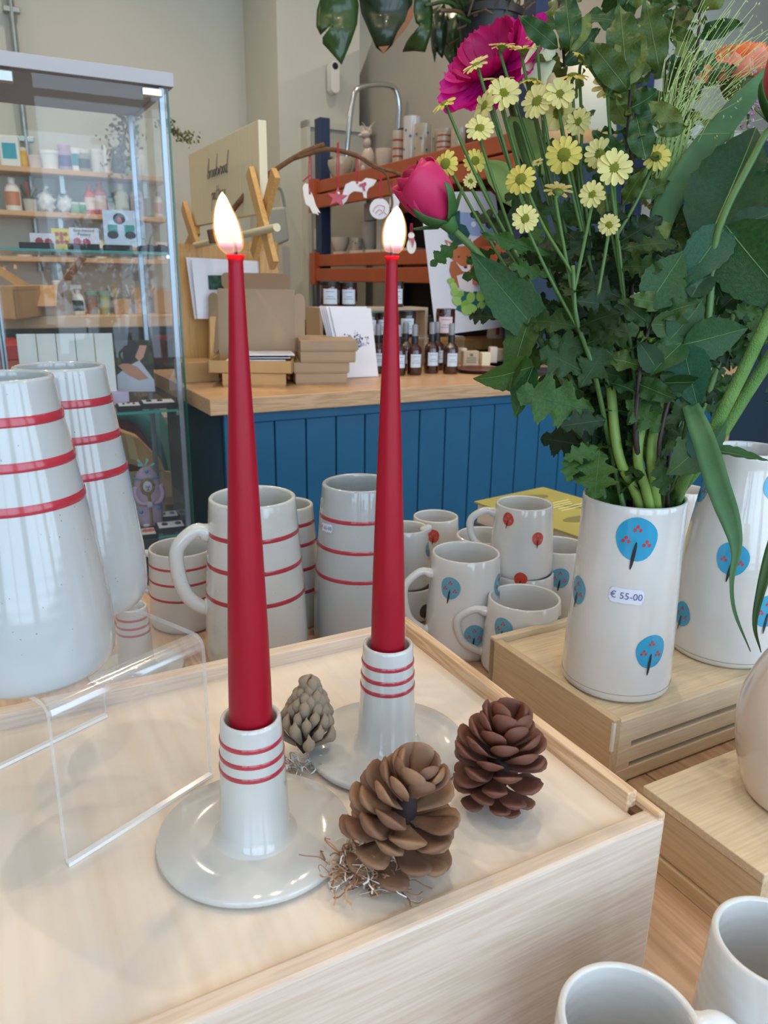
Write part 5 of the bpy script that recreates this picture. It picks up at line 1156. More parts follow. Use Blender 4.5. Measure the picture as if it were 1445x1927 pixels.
part(t, 'back_board', ZL(c3a + .009, c3a1, c3b1 - .008, c3b1 - .001, TAB, ZB3 - .007), M_pine2); part(t, 'front_board', ZL(c3a + .009, c3a1, c3b0 + .001, c3b0 + .008, TAB, ZB3 - .007), M_pine2)

# ======================= pottery =======================
M_cer = ceramic('white_speckled_glaze', '#b6babb', '#acb0b0', speck=.9, rough=.14)
M_cer_b = ceramic('warm_speckled_glaze', '#cfd0cc', '#c4c4bf', speck=1.0, rough=.14)
M_tree = ceramic('cream_tree_glaze', '#dddbd7', '#d5d2cd', speck=.0, rough=.12, throw=.4)
M_hold = ceramic('white_holder_glaze', '#c9c8c4', '#c2c0bb', speck=.12, rough=.1, throw=.05)
M_stripe = mat('red_slip_stripe', '#b03642', .2, var=.12, vscale=60, coat=.4)
M_crown = mat('blue_painted_crown', '#2f9fc9', .2, var=.08, vscale=60, coat=.4)
M_crown2 = mat('muted_blue_painted_crown', '#5ea0b8', .2, var=.08, vscale=60, coat=.4)
M_red = mat('red_painted_crown', '#cf4530', .2, var=.06, vscale=60, coat=.4)
M_berry = mat('red_painted_berry', '#c8393c', .25, coat=.4); M_berryb = mat('lilac_painted_berry', '#9b8fae', .25, coat=.4)
M_trunk = mat('black_painted_trunk', '#20232a', .25, coat=.4)
M_foot = mat('bare_clay_foot', '#b9ac9c', .6)
M_tag = mat('price_label_paper', '#dfe1ee', .55); M_tagink = mat('price_label_ink', '#5a6390', .6)

def potprof(outer, wall=.0035, floor=.006):
    r, z = outer[-1]
    p = [(0, .0004), (outer[0][0] * .8, .0004)] + outer + [(r - wall * .15, z + wall * .35), (r - wall * .5, z + wall * .5), (r - wall * .85, z + wall * .35), (r - wall, z)]
    inner = [(max(a - wall, .001), b) for a, b in reversed(outer[:-1]) if b > floor]
    return p + inner + [(max(outer[0][0] - wall * 2, .001), floor), (0, floor)]
def rz(outer, z):
    if z <= outer[0][1]: return outer[0][0]
    for (r0, z0), (r1, z1) in zip(outer, outer[1:]):
        if z0 <= z <= z1: return r0 + (r1 - r0) * (z - z0) / max(z1 - z0, 1e-9)
    return outer[-1][0]
def dense(outer, n=26):
    z0, z1 = outer[0][1], outer[-1][1]
    pts = [Vector((r, z, 0)) for r, z in outer]; sp = smooth_path(pts, max(2, n // len(pts)))
    out = []; last = -1
    for p in sp:
        if p.y > last + 1e-5: out.append((p.x, p.y)); last = p.y
    return out
def ring_shape(base, outer, a0, z0, fn, rings=4, n=26, off=.0004):
    V, Fs = [], []
    def sp(s, q):
        z = z0 + q; r = rz(outer, z); a = a0 + s / r
        return Vector(((r + off) * math.cos(a), (r + off) * math.sin(a), z))
    V.append(sp(*fn(0, 0)))
    for k in range(1, rings + 1):
        for i in range(n): V.append(sp(*fn(k / rings, 2 * math.pi * i / n)))
    Fs = [(0, 1 + i, 1 + (i + 1) % n) for i in range(n)]
    for k in range(rings - 1):
        b = 1 + k * n
        for i in range(n): Fs.append((b + i, b + n + i, b + n + (i + 1) % n, b + (i + 1) % n))
    return V, Fs
def surf(base, outer, px, py):
    """polar angle and height on the lathed body under a pixel"""
    D = depth(base); ac = math.atan2(-base.y, -base.x)
    z = (upz(base, py) - base.z)
    for _ in range(4):
        r = rz(outer, z); bx = proj((base.x, base.y, base.z + z))[0]
        Dn = D - r * .9
        off = max(-.97, min(.97, (px - bx) * Dn / FPX / r)); a = ac + math.asin(off)
        q = Vector((base.x + r * math.cos(a), base.y + r * math.sin(a), 0)); z = upz(q, py) - base.z
    return a, z, r
def proj(p):
    v = Vector(p) - CAM; z = v.dot(_f); return 722.5 + FPX * v.dot(_x) / z, 963.5 + FPX * v.dot(_d) / z, z
def tree(t, base, outer, px, py, rpx, trunk=None, m=None, berries=True, mb=None, squeeze=1.12, tilt=.1):
    a, z, r = surf(base, outer, px, py)
    R = rpx * (depth(base) - r) / FPX
    rnd = random.Random(int(px * 7 + py)); w = [1 + .05 * math.sin(3 * q + px) + .03 * math.sin(5 * q) for q in [0] * 1]
    f = lambda k, q: (k * R * (1 + .04 * math.sin(3 * q + px)) * math.cos(q), k * R * squeeze * (1 + .03 * math.sin(2 * q + py)) * math.sin(q))
    o = part(t, 'painted_crown', ring_shape(base, outer, a, z, f), m or M_crown, smooth=True)
    if berries:
        gs = []
        for cx, cy in ((.0, .55), (-.5, -.05), (.5, -.2)):
            for dx, dy in ((0, .1), (-.13, -.08), (.13, -.08)):
                g = lambda k, q, X=(cx + dx) * R, Y=(cy + dy) * R: (X + k * R * .085 * math.cos(q), Y + k * R * .095 * math.sin(q))
                gs.append(ring_shape(base, outer, a, z, g, 1, 8, .0007))
        b = part(o, 'painted_berries', join(*gs), mb or M_berry)
    L = trunk or R * 1.35
    g = lambda k, q: ((-tilt * (math.sin(q) * -.5 + .5) * L * 1.2) + k * R * .085 * math.cos(q), -L * .5 - R * .12 + k * L * .5 * math.sin(q))
    b = part(o, 'painted_trunk', ring_shape(base, outer, a, z, g, 2, 16, .001), M_trunk)
    return o
def stripes(t, outer, zs, w=.003, m=None, off=.0004):
    for z in zs:
        part(t, 'painted_stripe', lathe([(rz(outer, z - w / 2) + off * .3, z - w / 2), (rz(outer, z - w / 3) + off, z - w / 3), (rz(outer, z + w / 3) + off, z + w / 3), (rz(outer, z + w / 2) + off * .3, z + w / 2)], 64), m or M_stripe, smooth=True)
def zfront(base, outer, py):
    return surf(base, outer, proj(base)[0] - 0, py)[1]
def price(t, base, outer, px, py, wpx, txt, tiltr=-.03):
    a, z, r = surf(base, outer, px, py); D = depth(base) - r; Wd = wpx * D / FPX / 2; Hh = Wd * .46
    n = 16; V, Fs = [], []
    def P(s, q, off=.0006):
        ss = s * math.cos(tiltr) - q * math.sin(tiltr); qq = s * math.sin(tiltr) + q * math.cos(tiltr)
        rr_ = rz(outer, z + qq) + off; aa = a + ss / rr_; return Vector((rr_ * math.cos(aa), rr_ * math.sin(aa), z + qq))
    for i in range(n + 1):
        u = -1 + 2 * i / n; hh = Hh * (1 - .55 * max(0, (abs(u) - .86) / .14)) * (1 + .03 * math.cos(u * 9))
        V += [P(u * Wd, -hh), P(u * Wd, 0), P(u * Wd, hh)]
    for i in range(n): Fs += [(3 * i, 3 * i + 3, 3 * i + 4, 3 * i + 1), (3 * i + 1, 3 * i + 4, 3 * i + 5, 3 * i + 2)]
    o = part(t, 'price_label', (V, Fs), M_tag)
    g = text_geo(txt, Hh * 1.25)
    part(o, 'lettering', ([P(v.x * 1.0, v.y, .0012) for v in g[0]], g[1]), M_tagink)
def pot(name, label, cat, base, outer, m, wall=.0035, group=None, rotz=0, n=64, foot=0):
    t = thing(name, label, cat, base, group, rotz=rotz)
    part(t, 'body', lathe(potprof(outer, wall), n), m, smooth=60)
    if foot: part(t, 'bare_foot', lathe([(outer[0][0] * .9, -.0001), (outer[0][0] + .0002, .0), (rz(outer, foot) + .0003, foot)], n), M_foot, smooth=True)
    return t
def handle(t, base, outer, ang, z1, z0, reach, rad, m, w=1.5):
    ac = math.atan2(-base.y, -base.x) + ang; c, s = math.cos(ac), math.sin(ac)
    r1, r0 = rz(outer, z1), rz(outer, z0); rm = max(r1, r0)
    pts = [(r1 * .95, z1), (r1 + reach * .45, z1 + (z1 - z0) * .06), (rm + reach * .92, z1 - (z1 - z0) * .14), (rm + reach, z1 - (z1 - z0) * .42), (rm + reach * .75, z1 - (z1 - z0) * .78), (r0 + reach * .2, z0 + (z1 - z0) * .02), (r0 * .95, z0)]
    path = smooth_path([Vector((p[0] * c, p[0] * s, p[1])) for p in pts], 5)
    g = tube(path, [rad * (1.25 if i < 3 or i > len(path) - 4 else 1) for i in range(len(path))], 12, flat=1 / w if abs(c) > 2 else 1)
    part(t, 'handle', g, m, smooth=True)
def scaled(outer, rb, rt, H): return [(rb + (rt - rb) * f + k, H * f) for f, k in outer]

# the two tall striped vases on the clear riser
RZ = .0915
def tall_vase(label, bpx, bpy, tpx, tpy, rb, rt, ys):
    base = PZ(bpx, bpy, RZ); H = upz(base, tpy) - RZ
    outer = dense([(rb * .90, 0), (rb * .985, .006), (rb, .016), (rb * .99, .03), (rb * .88 + rt * .12, H * .3), (rb * .6 + rt * .4, H * .55), (rb * .27 + rt * .73, H * .8), (rt * 1.04, H * .93), (rt, H)])
    t = pot('striped_vase', label, 'vase', base, outer, M_cer, .003, 'striped stoneware vases and jugs')
    ac = proj(base)
    for y in ys:
        z = surf(base, outer, proj((base.x, base.y, base.z + H * .6))[0], y)[1]
        stripes(t, outer, [z], .0044)
    return t, base, outer
tall_vase('large white flared vase with three red stripes, nearest on clear riser', 62, 1246, 0, 712, .0415, .0252, [795, 882, 965])
tall_vase('white flared vase with three red stripes behind the nearest one', 158, 1128, 102, 692, .0385, .0248, [762, 832, 903])
# clear bent riser
M_acr = clear('riser_acrylic', (.985, .985, .985), 1, .015, .025, 1.49)
M_bend = clear('riser_bend_highlight', (.97, .97, .98), 1, .12, .10, 2.2)  # whiter and more mirror-like: highlight of the bends put into the material
M_acre = clear('riser_polished_edge', (.95, .96, .97), 1, .1, .35, 1.49)  # white mixed in for the light the sheet carries to its edges
f1, f2 = PZ(130, 1632, 0), PZ(400, 1462, 0)
e1 = (f2 - f1); Wd = e1.length; e1.normalize(); e2 = Vector((-e1.y, e1.x, 0))
t = thing('acrylic_riser', 'clear bent acrylic riser holding the two tall striped vases', 'riser', f1)
dep = .108; rr_ = .008; tk = .003; hh = RZ
path = [(0, 0), (0, hh - rr_)] + [(rr_ - rr_ * math.cos(q), hh - rr_ + rr_ * math.sin(q)) for q in [math.pi / 2 * k / 6 for k in range(1, 7)]] + [(dep - rr_ + rr_ * math.sin(q), hh - rr_ + rr_ * math.cos(q)) for q in [math.pi / 2 * k / 6 for k in range(0, 7)]] + [(dep, 0)]
def off(path, d):
    out = []
    for i, p in enumerate(path):
        a = Vector(path[max(i - 1, 0)]); b = Vector(path[min(i + 1, len(path) - 1)]); n = (b - a).normalized(); out.append((p[0] + n.y * d, p[1] - n.x * d))
    return out
inner = off(path, tk); 
def strip(pp, s0, s1): return [f1 + e1 * s + e2 * p[0] + Vector((0, 0, p[1])) for s in (s0, s1) for p in pp]
n = len(path)
V = strip(path, 0, Wd) + strip(inner, 0, Wd)
Fs = [(i, i + 1, n + i + 1, n + i) for i in range(n - 1)] + [(2 * n + i, 3 * n + i, 3 * n + i + 1, 2 * n + i + 1) for i in range(n - 1)]
part(t, 'sheet', (V, Fs), M_acr, W=True, smooth=30)
for q0, q1 in ((1, 8), (8, 15)):
    pb = path[q0:q1]; m_ = len(pb); po = off(path, -.0003)[q0:q1]
    part(t, 'bend', (strip(po, 0.001, Wd - .001), [(i, i + 1, m_ + i + 1, m_ + i) for i in range(m_ - 1)]), M_bend, W=True, smooth=True)
def edge(s): 
    V = [f1 + e1 * s + e2 * p[0] + Vector((0, 0, p[1])) for p in path] + [f1 + e1 * s + e2 * p[0] + Vector((0, 0, p[1])) for p in inner]
    return V, [(i, i + 1, n + i + 1, n + i) for i in range(n - 1)]
part(t, 'polished_edge', join(edge(0), edge(Wd)), M_acre, W=True)
M_foote = mat('riser_foot_edge_lit', '#f4f4f2', .15, spec=.8, coat=.6)  # plain white in place of light gathered along the foot edges
for d0 in (0, dep - tk): part(t, 'foot_edge', ([f1 + e1 * s + e2 * (d0 + q) + Vector((0, 0, z)) for s in (0, Wd) for q in (-.0004, tk) for z in (0.0002, .0022)], gbox(0, 1, 0, 1, 0, 1)[1]), M_foote, W=True)

# candle holders, candles, flames
M_wax = mat('red_wax', '#9c0822', .42, sss=.22, var=.06, vscale=30, spec=.3)
M_wax.node_tree.nodes['Principled BSDF'].inputs['Subsurface Radius'].default_value = (1.0, .12, .12)
M_wick = mat('burnt_wick', '#1c1412', .9)
def flame_mat():
    m = bpy.data.materials.new('candle_flame'); m.use_nodes = True; nt = m.node_tree; N = nt.nodes; L = nt.links
    N.remove(N['Principled BSDF']); tc = N.new('ShaderNodeTexCoord'); sp = N.new('ShaderNodeSeparateXYZ'); L.new(tc.outputs['Generated'], sp.inputs[0])
    r = N.new('ShaderNodeValToRGB'); e = r.color_ramp.elements
    e[0].position = 0.0; e[0].color = (.05, .08, .55, 1); e[1].position = .3; e[1].color = (1, .50, .16, 1)
    x = e.new(.12); x.color = (.28, .16, .45, 1); x = e.new(.45); x.color = (1, .80, .48, 1); x = e.new(.9); x.color = (1, .72, .35, 1)
    L.new(sp.outputs['Z'], r.inputs['Fac'])
    s = N.new('ShaderNodeMapRange'); s.inputs['From Min'].default_value = .1; s.inputs['From Max'].default_value = .45; s.inputs['To Min'].default_value = .8; s.inputs['To Max'].default_value = 9
    L.new(sp.outputs['Z'], s.inputs['Value'])
    em = N.new('ShaderNodeEmission'); L.new(r.outputs['Color'], em.inputs[0]); L.new(s.outputs[0], em.inputs[1])
    tr = N.new('ShaderNodeBsdfTransparent'); mx = N.new('ShaderNodeMixShader')
    q = N.new('ShaderNodeMapRange'); q.inputs['From Min'].default_value = .0; q.inputs['From Max'].default_value = .35; q.inputs['To Min'].default_value = .12; q.inputs['To Max'].default_value = 1
    L.new(sp.outputs['Z'], q.inputs['Value']); L.new(q.outputs[0], mx.inputs[0]); L.new(tr.outputs[0], mx.inputs[1]); L.new(em.outputs[0], mx.inputs[2]); L.new(mx.outputs[0], N['Material Output'].inputs[0])
    return m
M_flame = flame_mat()
def glowclear(name, col, st, a):
    m = glow(name, col, st); nt = m.node_tree; e = [n for n in nt.nodes if n.type == 'EMISSION'][0]
    tr = nt.nodes.new('ShaderNodeBsdfTransparent'); mx = nt.nodes.new('ShaderNodeMixShader'); mx.inputs[0].default_value = a
    nt.links.new(tr.outputs[0], mx.inputs[1]); nt.links.new(e.outputs[0], mx.inputs[2]); nt.links.new(mx.outputs[0], nt.nodes['Material Output'].inputs[0]); return m
M_flameo = glowclear('outer_flame', '#ffb060', 2.2, .16)
def holder(label, px, py, z=0.0, R=.0505, sc=1.0, candle=None):
    base = PZ(px, py, z)
    t = thing('candle_holder', label, 'candle holder', base, 'striped ceramic candle holders')
    dish = [(0, .0005), (R * .94, .0005), (R, .0028), (R * .995, .0048), (R * .975, .0058), (R * .6, .0048), (.024, .0048), (.0, .0048)]
    part(t, 'dish', lathe([(a * sc, b * sc) for a, b in dish], 72), M_hold, smooth=60)
    H = .0735 * sc
    outer = [(.0225, .0045), (.0195, .0065), (.0183, .011), (.0178, .02), (.0168, .04), (.0158, .06), (.0152, .0715)]
    outer = [(a * sc, b * sc) for a, b in outer]
    pr = outer + [((.0148) * sc, .073 * sc), (.0140 * sc, .0735 * sc), (.0132 * sc, .0732 * sc), (.0126 * sc, .072 * sc), (.0120 * sc, .055 * sc), (0, .053 * sc)]
    part(t, 'socket', lathe(pr, 48), M_hold, smooth=60)
    stripes(t, outer, [.0625 * sc, .0540 * sc, .0465 * sc], .0026 * sc)
    return t, base
h1, B1 = holder('striped candle holder nearest the front, with round dish', 481, 1577)
h2, B2 = holder('striped candle holder farther back on the pine box', 727, 1408)
h3, B3 = holder('third striped candle holder seen through the clear riser', 258, 1262, TAB, .048)
def candle(label, B, tpx, tpy, rb, rt, fl):
    b0 = B + Vector((0, 0, .0545)); 
    # tip point: on the camera-facing plane through the holder axis
    tip = PY(tpx, tpy, B.y + .002); d = tip - b0
    path = [b0 + d * f for f in [0, .08, .16, .26, .38, .5, .62, .74, .86, .95, .988, 1]]
    wr = [1.0, 1.0, .985, .94, .875, .79, .69, .585, .47, .40, .36, .30]
    k = rt / .36
    rads = [rb * w if i < 6 else max(rb * w * (1 - (i - 5) / 6) + k * w * ((i - 5) / 6), 0) for i, w in enumerate(wr)]
    rads = [rb + (rt - rb) * q for q in (0, .01, .05, .13, .26, .40, .55, .71, .87, .97, 1.0, .88)]
    t = thing('taper_candle', label, 'candle', B + Vector((0, 0, .0545)), 'lit red taper candles')
    part(t, 'wax_body', tube(smooth_path(path, 3), [rads[min(i // 3, 11)] + (rads[min(i // 3 + 1, 11)] - rads[min(i // 3, 11)]) * (i % 3) / 3 for i in range(34)], 32), M_wax, W=True, smooth=60)
    dn = d.normalized()
    w = [tip - dn * .001, tip + dn * .003, tip + dn * .0055 + Vector((-.0006, 0, 0)), tip + dn * .008 + Vector((-.0016, 0, 0))]
    part(t, 'wick', tube(smooth_path(w, 3), [.0009] * 6 + [.0007] * 4, 7), M_wick, W=True, smooth=True)
    P = [PY(x, y, B.y + .002) for x, y in fl]
    fp = smooth_path(P, 4); m = len(fp)
    s = depth(tip) / FPX
    wd = []
    for i in range(m):
        f = i / (m - 1); wd.append(max(.3, fl_w * (math.sin(math.pi * min(1, f ** .72)) ** .66 if f < 1 else 0)) * s)
    wd[-1] = .25 * s
    o = part(t, 'flame', tube(fp, wd, 20), M_flame, W=True, smooth=True)
    fo = [fp[0].lerp(fp[2], .6)] + fp[1:-1] + [fp[-1] + (fp[-1] - fp[-2]) * .35]
    part(o, 'outer_flame', tube(fo, [w * 1.14 + .00012 for w in wd], 20), M_flameo, W=True, smooth=True)
    lamp_at(fp[m // 2] , .10, .006, (1, .62, .28), 'candle_light', (0, 0, -1), 180)
    l = bpy.data.lights.new('candle_glow', 'POINT'); l.energy = .10; l.color = (1, .6, .26); l.shadow_soft_size = .005
    o = bpy.data.objects.new('candle_glow', l); COL.objects.link(o); o.location = fp[m // 2]
fl_w = 23
candle('lit red taper candle in the front holder', B1, 443, 480, .01085, .0031, [(440, 480), (436, 462), (429, 440), (424, 415), (420, 390), (418, 362)])
fl_w = 20
candle('lit red taper candle in the rear holder', B2, 737, 482, .0103, .0030, [(738, 480), (740, 462), (742, 440), (744, 420), (746, 405), (747, 388)])

# striped mug, jugs and vase behind the box
def bymug(px, py, zrim): return PZ(px, py, zrim)
def mugbase(px, py, zrim, z=TAB):
    q = PZ(px, py, zrim); q.z = z; return q
sp = mugbase(341, 1027, -.014); H = .093
o_ = dense([(.036, 0), (.0395, .004), (.0405, .012), (.0400, .03), (.0385, .06), (.0368, H)], 20)
t = pot('striped_mug', 'white mug with three red stripes beside the display cabinet', 'mug', sp, o_, M_hold, .003, 'striped stoneware mugs')
stripes(t, o_, [zfront(sp, o_, y) for y in (1074, 1103, 1133)], .0028); handle(t, sp, o_, -2.1, .078, .03, .02, .0045, M_hold)
bA = PZ(486, 1232, TAB); HA = upz(bA, 937) - TAB
oA = dense([(.050, 0), (.0535, .004), (.0545, .014), (.053, HA * .3), (.050, HA * .55), (.0465, HA * .8), (.0442, HA)], 24)
t = pot('striped_jug', 'large speckled jug with three red stripes and a left handle', 'jug', bA, oA, M_cer_b, .005, 'striped stoneware vases and jugs')
stripes(t, oA, [zfront(bA, oA, y) for y in (1021, 1082, 1143)], .0046)
handle(t, bA, oA, -1.45, .142, .062, .026, .0075, M_cer_b)
bB = PZ(676, 1196, TAB); HB = upz(bB, 911) - TAB
oB = dense([(.047, 0), (.051, .004), (.052, .014), (.0505, HB * .35), (.047, HB * .6), (.0435, HB * .85), (.0410, HB)], 24)
t = pot('striped_vase', 'speckled vase with three red stripes and price label behind right candle', 'vase', bB, oB, M_cer, .005, 'striped stoneware vases and jugs')
stripes(t, oB, [zfront(bB, oB, y) for y in (986, 1043, 1098)], .0042)
price(t, bB, oB, 617, 993, 33, '€ 65-00', .06)
bC = PZ(545, 1165, TAB); HC = upz(bC, 950) - TAB
oC = dense([(.036, 0), (.038, .01), (.036, HC * .5), (.031, HC * .9), (.030, HC)], 20)
t = pot('striped_vase', 'slim striped vase mostly hidden behind the large jug', 'vase', bC, oC, M_cer_b, .004, 'striped stoneware vases and jugs')
stripes(t, oC, [HC * .33, HC * .52, HC * .72, HC * .88], .004)
bD = PZ(386, 1160, TAB)
oD = dense([(.018, 0), (.021, .01), (.023, .03), (.0245, .05)], 14)
t = pot('striped_cup', 'small striped cup tucked under the large jug handle', 'cup', bD, oD, M_cer_b, .003)
stripes(t, oD, [.018, .03], .002)

# cream mugs painted with trees
tm = 'cream mugs painted with little trees'
def tmug(name, label, px, py, zrim, H, rt, rb, hang=None, hz=(.8, .25), reach=.026, trees=(), z=None, hr=.0042, cat='mug', m=None, wall=.003):
    q = PZ(px, py, zrim); base = Vector((q.x, q.y, zrim - H if z is None else z))
    H = zrim - base.z
    o_ = dense([(rb * .93, 0), (rb, H * .05), (rb * 1.01, H * .15), (rb * .96 + rt * .04, H * .4), ((rb + rt) / 2 * .995, H * .7), (rt, H)], 20)
    t = pot(name, label, cat, base, o_, m or M_tree, wall, tm)
    if hang is not None: handle(t, base, o_, hang, H * hz[0], H * hz[1], reach, hr, m or M_tree)
    for tr in trees: tree(t, base, o_, *tr)
    return t, base, o_
z1 = .002
tmug('tree_mug', 'tall cream mug with blue tree, left handle reaching toward the pine box', 877, 1040, z1, z1 - TAB, .0365, .041, -1.25, (.80, .22), .026, [(849, 1107, 19.5, .016, M_crown2), (893, 1197, 20, .015, M_crown2), (938, 1100, 19, .015, M_crown2)])
tmug('tree_mug', 'low wide cream mug with blue tree, front of the mug group', 987, 1125, -.031, -.031 - TAB, .0372, .0415, -1.42, (.78, .2), .026, [(949, 1184, 20, .016, M_crown2), (1052, 1180, 19, .015, M_crown2)])
tmug('tree_mug', 'cream mug with blue tree tucked against the price labelled vase', 1052, 1027, -.014, -.014 - TAB, .0335, .037, -1.35, (.82, .3), .024, [(1055, 1088, 17.5, .014, M_crown2)])
tmug('tree_mug', 'cream mug with red tree stacked on top of another mug', 987, 948, .044, .080, .0318, .0355, -1.45, (.85, .3), .024, [(958, 977, 11.5, .010, M_red, True, M_berryb), (1012, 1014, 11.5, .010, M_red, True, M_berryb)])
q = PZ(987, 948, .044)
tt = pot('tree_mug', 'cream mug carrying the red tree mug on its rim', 'mug', Vector((q.x + .002, q.y, TAB)), dense([(.036, 0), (.039, .004), (.039, .03), (.0365, .0725)], 14), M_tree, .003, tm)
tree(tt, Vector((q.x + .002, q.y, TAB)), [(.036, 0), (.039, .004), (.039, .03), (.0365, .0725)], 981, 1090, 12, .01, M_red, False)
tmug('tree_mug', 'small cream mug with red tree, farthest back beside the blue counter', 820, 972, -.014, -.014 - TAB, .0295, .0335, None, trees=[(816, 1009, 11, .010, M_red, True, M_berryb)])
tmug('tree_mug', 'cream mug behind the two front blue tree mugs, rim half covered', 912, 1008, -.016, -.016 - TAB, .0345, .038, -1.5, (.8, .3), .022, [(918, 1042, 11, .01, M_red, False)])
zj = .000
t, bj, oj = tmug('tree_jug', 'cream milk jug with pouring lip right of the candle', 764, 993, zj, .070, .0262, .031, None, trees=[(806, 1034, 12, .012, M_crown2)], cat='jug')
part(t, 'pouring_lip', tube(smooth_path([Vector((.020, -.004, .0665)), Vector((.027, -.006, .072)), Vector((.0305, -.007, .0735))], 3), [.006, .006, .005, .005, .004, .003, .002], 8), M_tree, smooth=True)
tt = pot('tree_mug', 'cream mug with dark painted crown under the milk jug', 'mug', Vector((bj.x + .004, bj.y, TAB)), dense([(.034, 0), (.037, .004), (.037, .02), (.034, .0385)], 14), M_tree, .003, tm)
tree(tt, Vector((bj.x + .004, bj.y, TAB)), [(.034, 0), (.037, .004), (.037, .02), (.034, .0385)], 800, 1150, 12, .01, C_('#4b4a4c', .3), False)
tmug('tree_mug', 'cream mug behind the vases, only its pale rim showing', 1292, 922, .0, .1, .030, .033, None)

# book behind the mugs
zb = -.012
cb = [PZ(892, 943, zb), PZ(1022, 916, zb)]
e1 = (cb[1] - cb[0]); 
w = min(e1.length, .24); e1.normalize(); e2 = Vector((e1.y, -e1.x, 0)); 
Mb = Matrix(((e1.x, e2.x, 0, 0), (e1.y, e2.y, 0, 0), (0, 0, 1, 0), (0, 0, 0, 1)))
t = thing('hardback_book', 'yellow green hardback book lying behind the tree mugs', 'book', cb[0] - Vector((0, 0, .034)))
M_cov = mat('book_cover', '#b3ab58', .5, col2='#a39c52', vscale=9)
def BK(a0, a1, b0, b1, z0, z1): return xf(gbox(a0, a1, b0, b1, z0, z1), Mb)
L2 = .185
part(t, 'front_cover', BK(0, w, 0, L2, .031, .034), M_cov, bev=.0008); part(t, 'back_cover', BK(0, w, 0, L2, 0, .003), C_('#4c4640', .5), bev=.0008)
part(t, 'page_block', BK(.004, w - .004, .004, L2 - .003, .003, .031), C_('#e3d9cc', .8)); part(t, 'spine', BK(w - .002, w + .0015, 0, L2, 0, .034), C_('#4c4640', .5), bev=.001)
rnd = random.Random(3)
for cx, cy, rx, ry, an in ((.12, .03, .05, .014, .2), (.17, .10, .03, .008, .9), (.1, .14, .035, .012, .2), (.19, .16, .03, .011, .1), (.05, .05, .03, .012, .5), (.14, .17, .03, .01, 0)):
    part(t, 'printed_leaf', xf(prism([(min(w - .003, max(.002, cx * w / .24 + p[0])), cy + p[1]) for p in el(0, 0, rx * .8, ry, 14, an)], .034, .0342), Mb), C_('#7f7c48', .5))
pv = Mb.inverted() @ (PZ(1062, 950, zb) - t.location)
g = join(*[gbox(pv.x - .026 + .003 * (j % 2), pv.x + .026 - .006 * (j % 3), pv.y - .016 + .008 * j, pv.y - .0135 + .008 * j, .034, .0343) for j in range(5)] + [gbox(pv.x - .045, pv.x - .012, pv.y - .036, pv.y - .033, .034, .0343)])
part(t, 'print_lines', xf(g, Mb), C_('#e0dba0', .5))
single('book_stand', gbox(0, .18, -.12, 0, 0, zb - .034 - TAB), M_pine2, 'light wood block under the yellow green book', 'stand', Vector((cb[0].x + .04, cb[0].y + .03, TAB)), rotz=math.atan2(e1.y, e1.x))

# two vases with painted trees, and the big jug at the right edge
b1 = PZ(1156, 1276, ZB); H1 = upz(b1, 934) - ZB
o1 = dense([(.041, 0), (.0450, .003), (.0458, .01), (.0455, .03), (.0440, H1 * .4), (.0425, H1 * .65), (.0413, H1 * .88), (.0412, H1)], 24)
t = pot('flower_vase', 'cream vase with blue trees and price label holding the bouquet', 'vase', b1, o1, M_tree, .003, 'cream vases painted with blue trees', foot=.009)
for px, py, r in ((1200, 1015, 36), (1093, 1110, 24), (1225, 1226, 30)): tree(t, b1, o1, px, py, r, r * .00064, M_crown2 if px < 1100 else M_crown)
price(t, b1, o1, 1182, 1122, 62, '€ 55-00')
VB1, VO1, VH1 = b1, o1, H1
b2 = PZ(1356, 1216, ZB); H2 = upz(b2, 846) - ZB
o2 = dense([(.046, 0), (.0490, .004), (.0495, .012), (.049, .035), (.0475, H2 * .35), (.044, H2 * .55), (.0385, H2 * .75), (.0345, H2 * .86), (.0330, H2 * .94), (.0335, H2)], 28)
t = pot('tree_vase', 'taller cream bottle shaped vase with blue trees, empty, behind the bouquet vase', 'vase', b2, o2, M_tree, .003, 'cream vases painted with blue trees', foot=.007)
for px, py, r in ((1331, 915, 26), (1383, 1052, 28), (1291, 1155, 22), (1440, 1150, 28), (1455, 915, 26)): tree(t, b2, o2, px, py, r, r * .0007, M_crown)
b3 = PZ(1445, 1557, ZB3) + Vector((.040, .030, 0))
o3 = dense([(.036, 0), (.041, .006), (.047, .025), (.0510, .05), (.050, .07), (.043, .092), (.033, .112), (.028, .125), (.029, .140)], 28)
pot('cream_jug', 'large plain cream jug cut off by the right frame edge', 'jug', b3, o3, ceramic('pinkish_cream_glaze', '#dccdc0', '#d4c3b5', .1), .0035)
M_mugf = ceramic('white_mug_glaze', '#dfdedc', '#d6d5d3', .1, .12, throw=.6)
zz = -.022
q = PZ(1180, 1908, zz); tA = dense([(.030, 0), (.034, .004), (.0345, .02), (.033, .05), (.0305, zz - TAB)], 18)
bb = Vector((q.x, q.y - .004, TAB)); t = pot('white_mug', 'plain white mug cut off by the bottom edge, handle to the right', 'mug', bb, tA, M_mugf, .0034, 'plain white mugs in the front corner')
handle(t, bb, tA, 2.05, (zz - TAB) * .93, (zz - TAB) * .35, .016, .0052, M_mugf)
q = PZ(1462, 1775, -.012); tB = dense([(.028, 0), (.031, .004), (.0318, .02), (.0305, .06), (.0285, -.012 - TAB)], 18)
pot('white_mug', 'plain white mug cut off by the right edge beside the low box', 'mug', Vector((q.x, q.y, TAB)), tB, M_mugf, .0034, 'plain white mugs in the front corner')

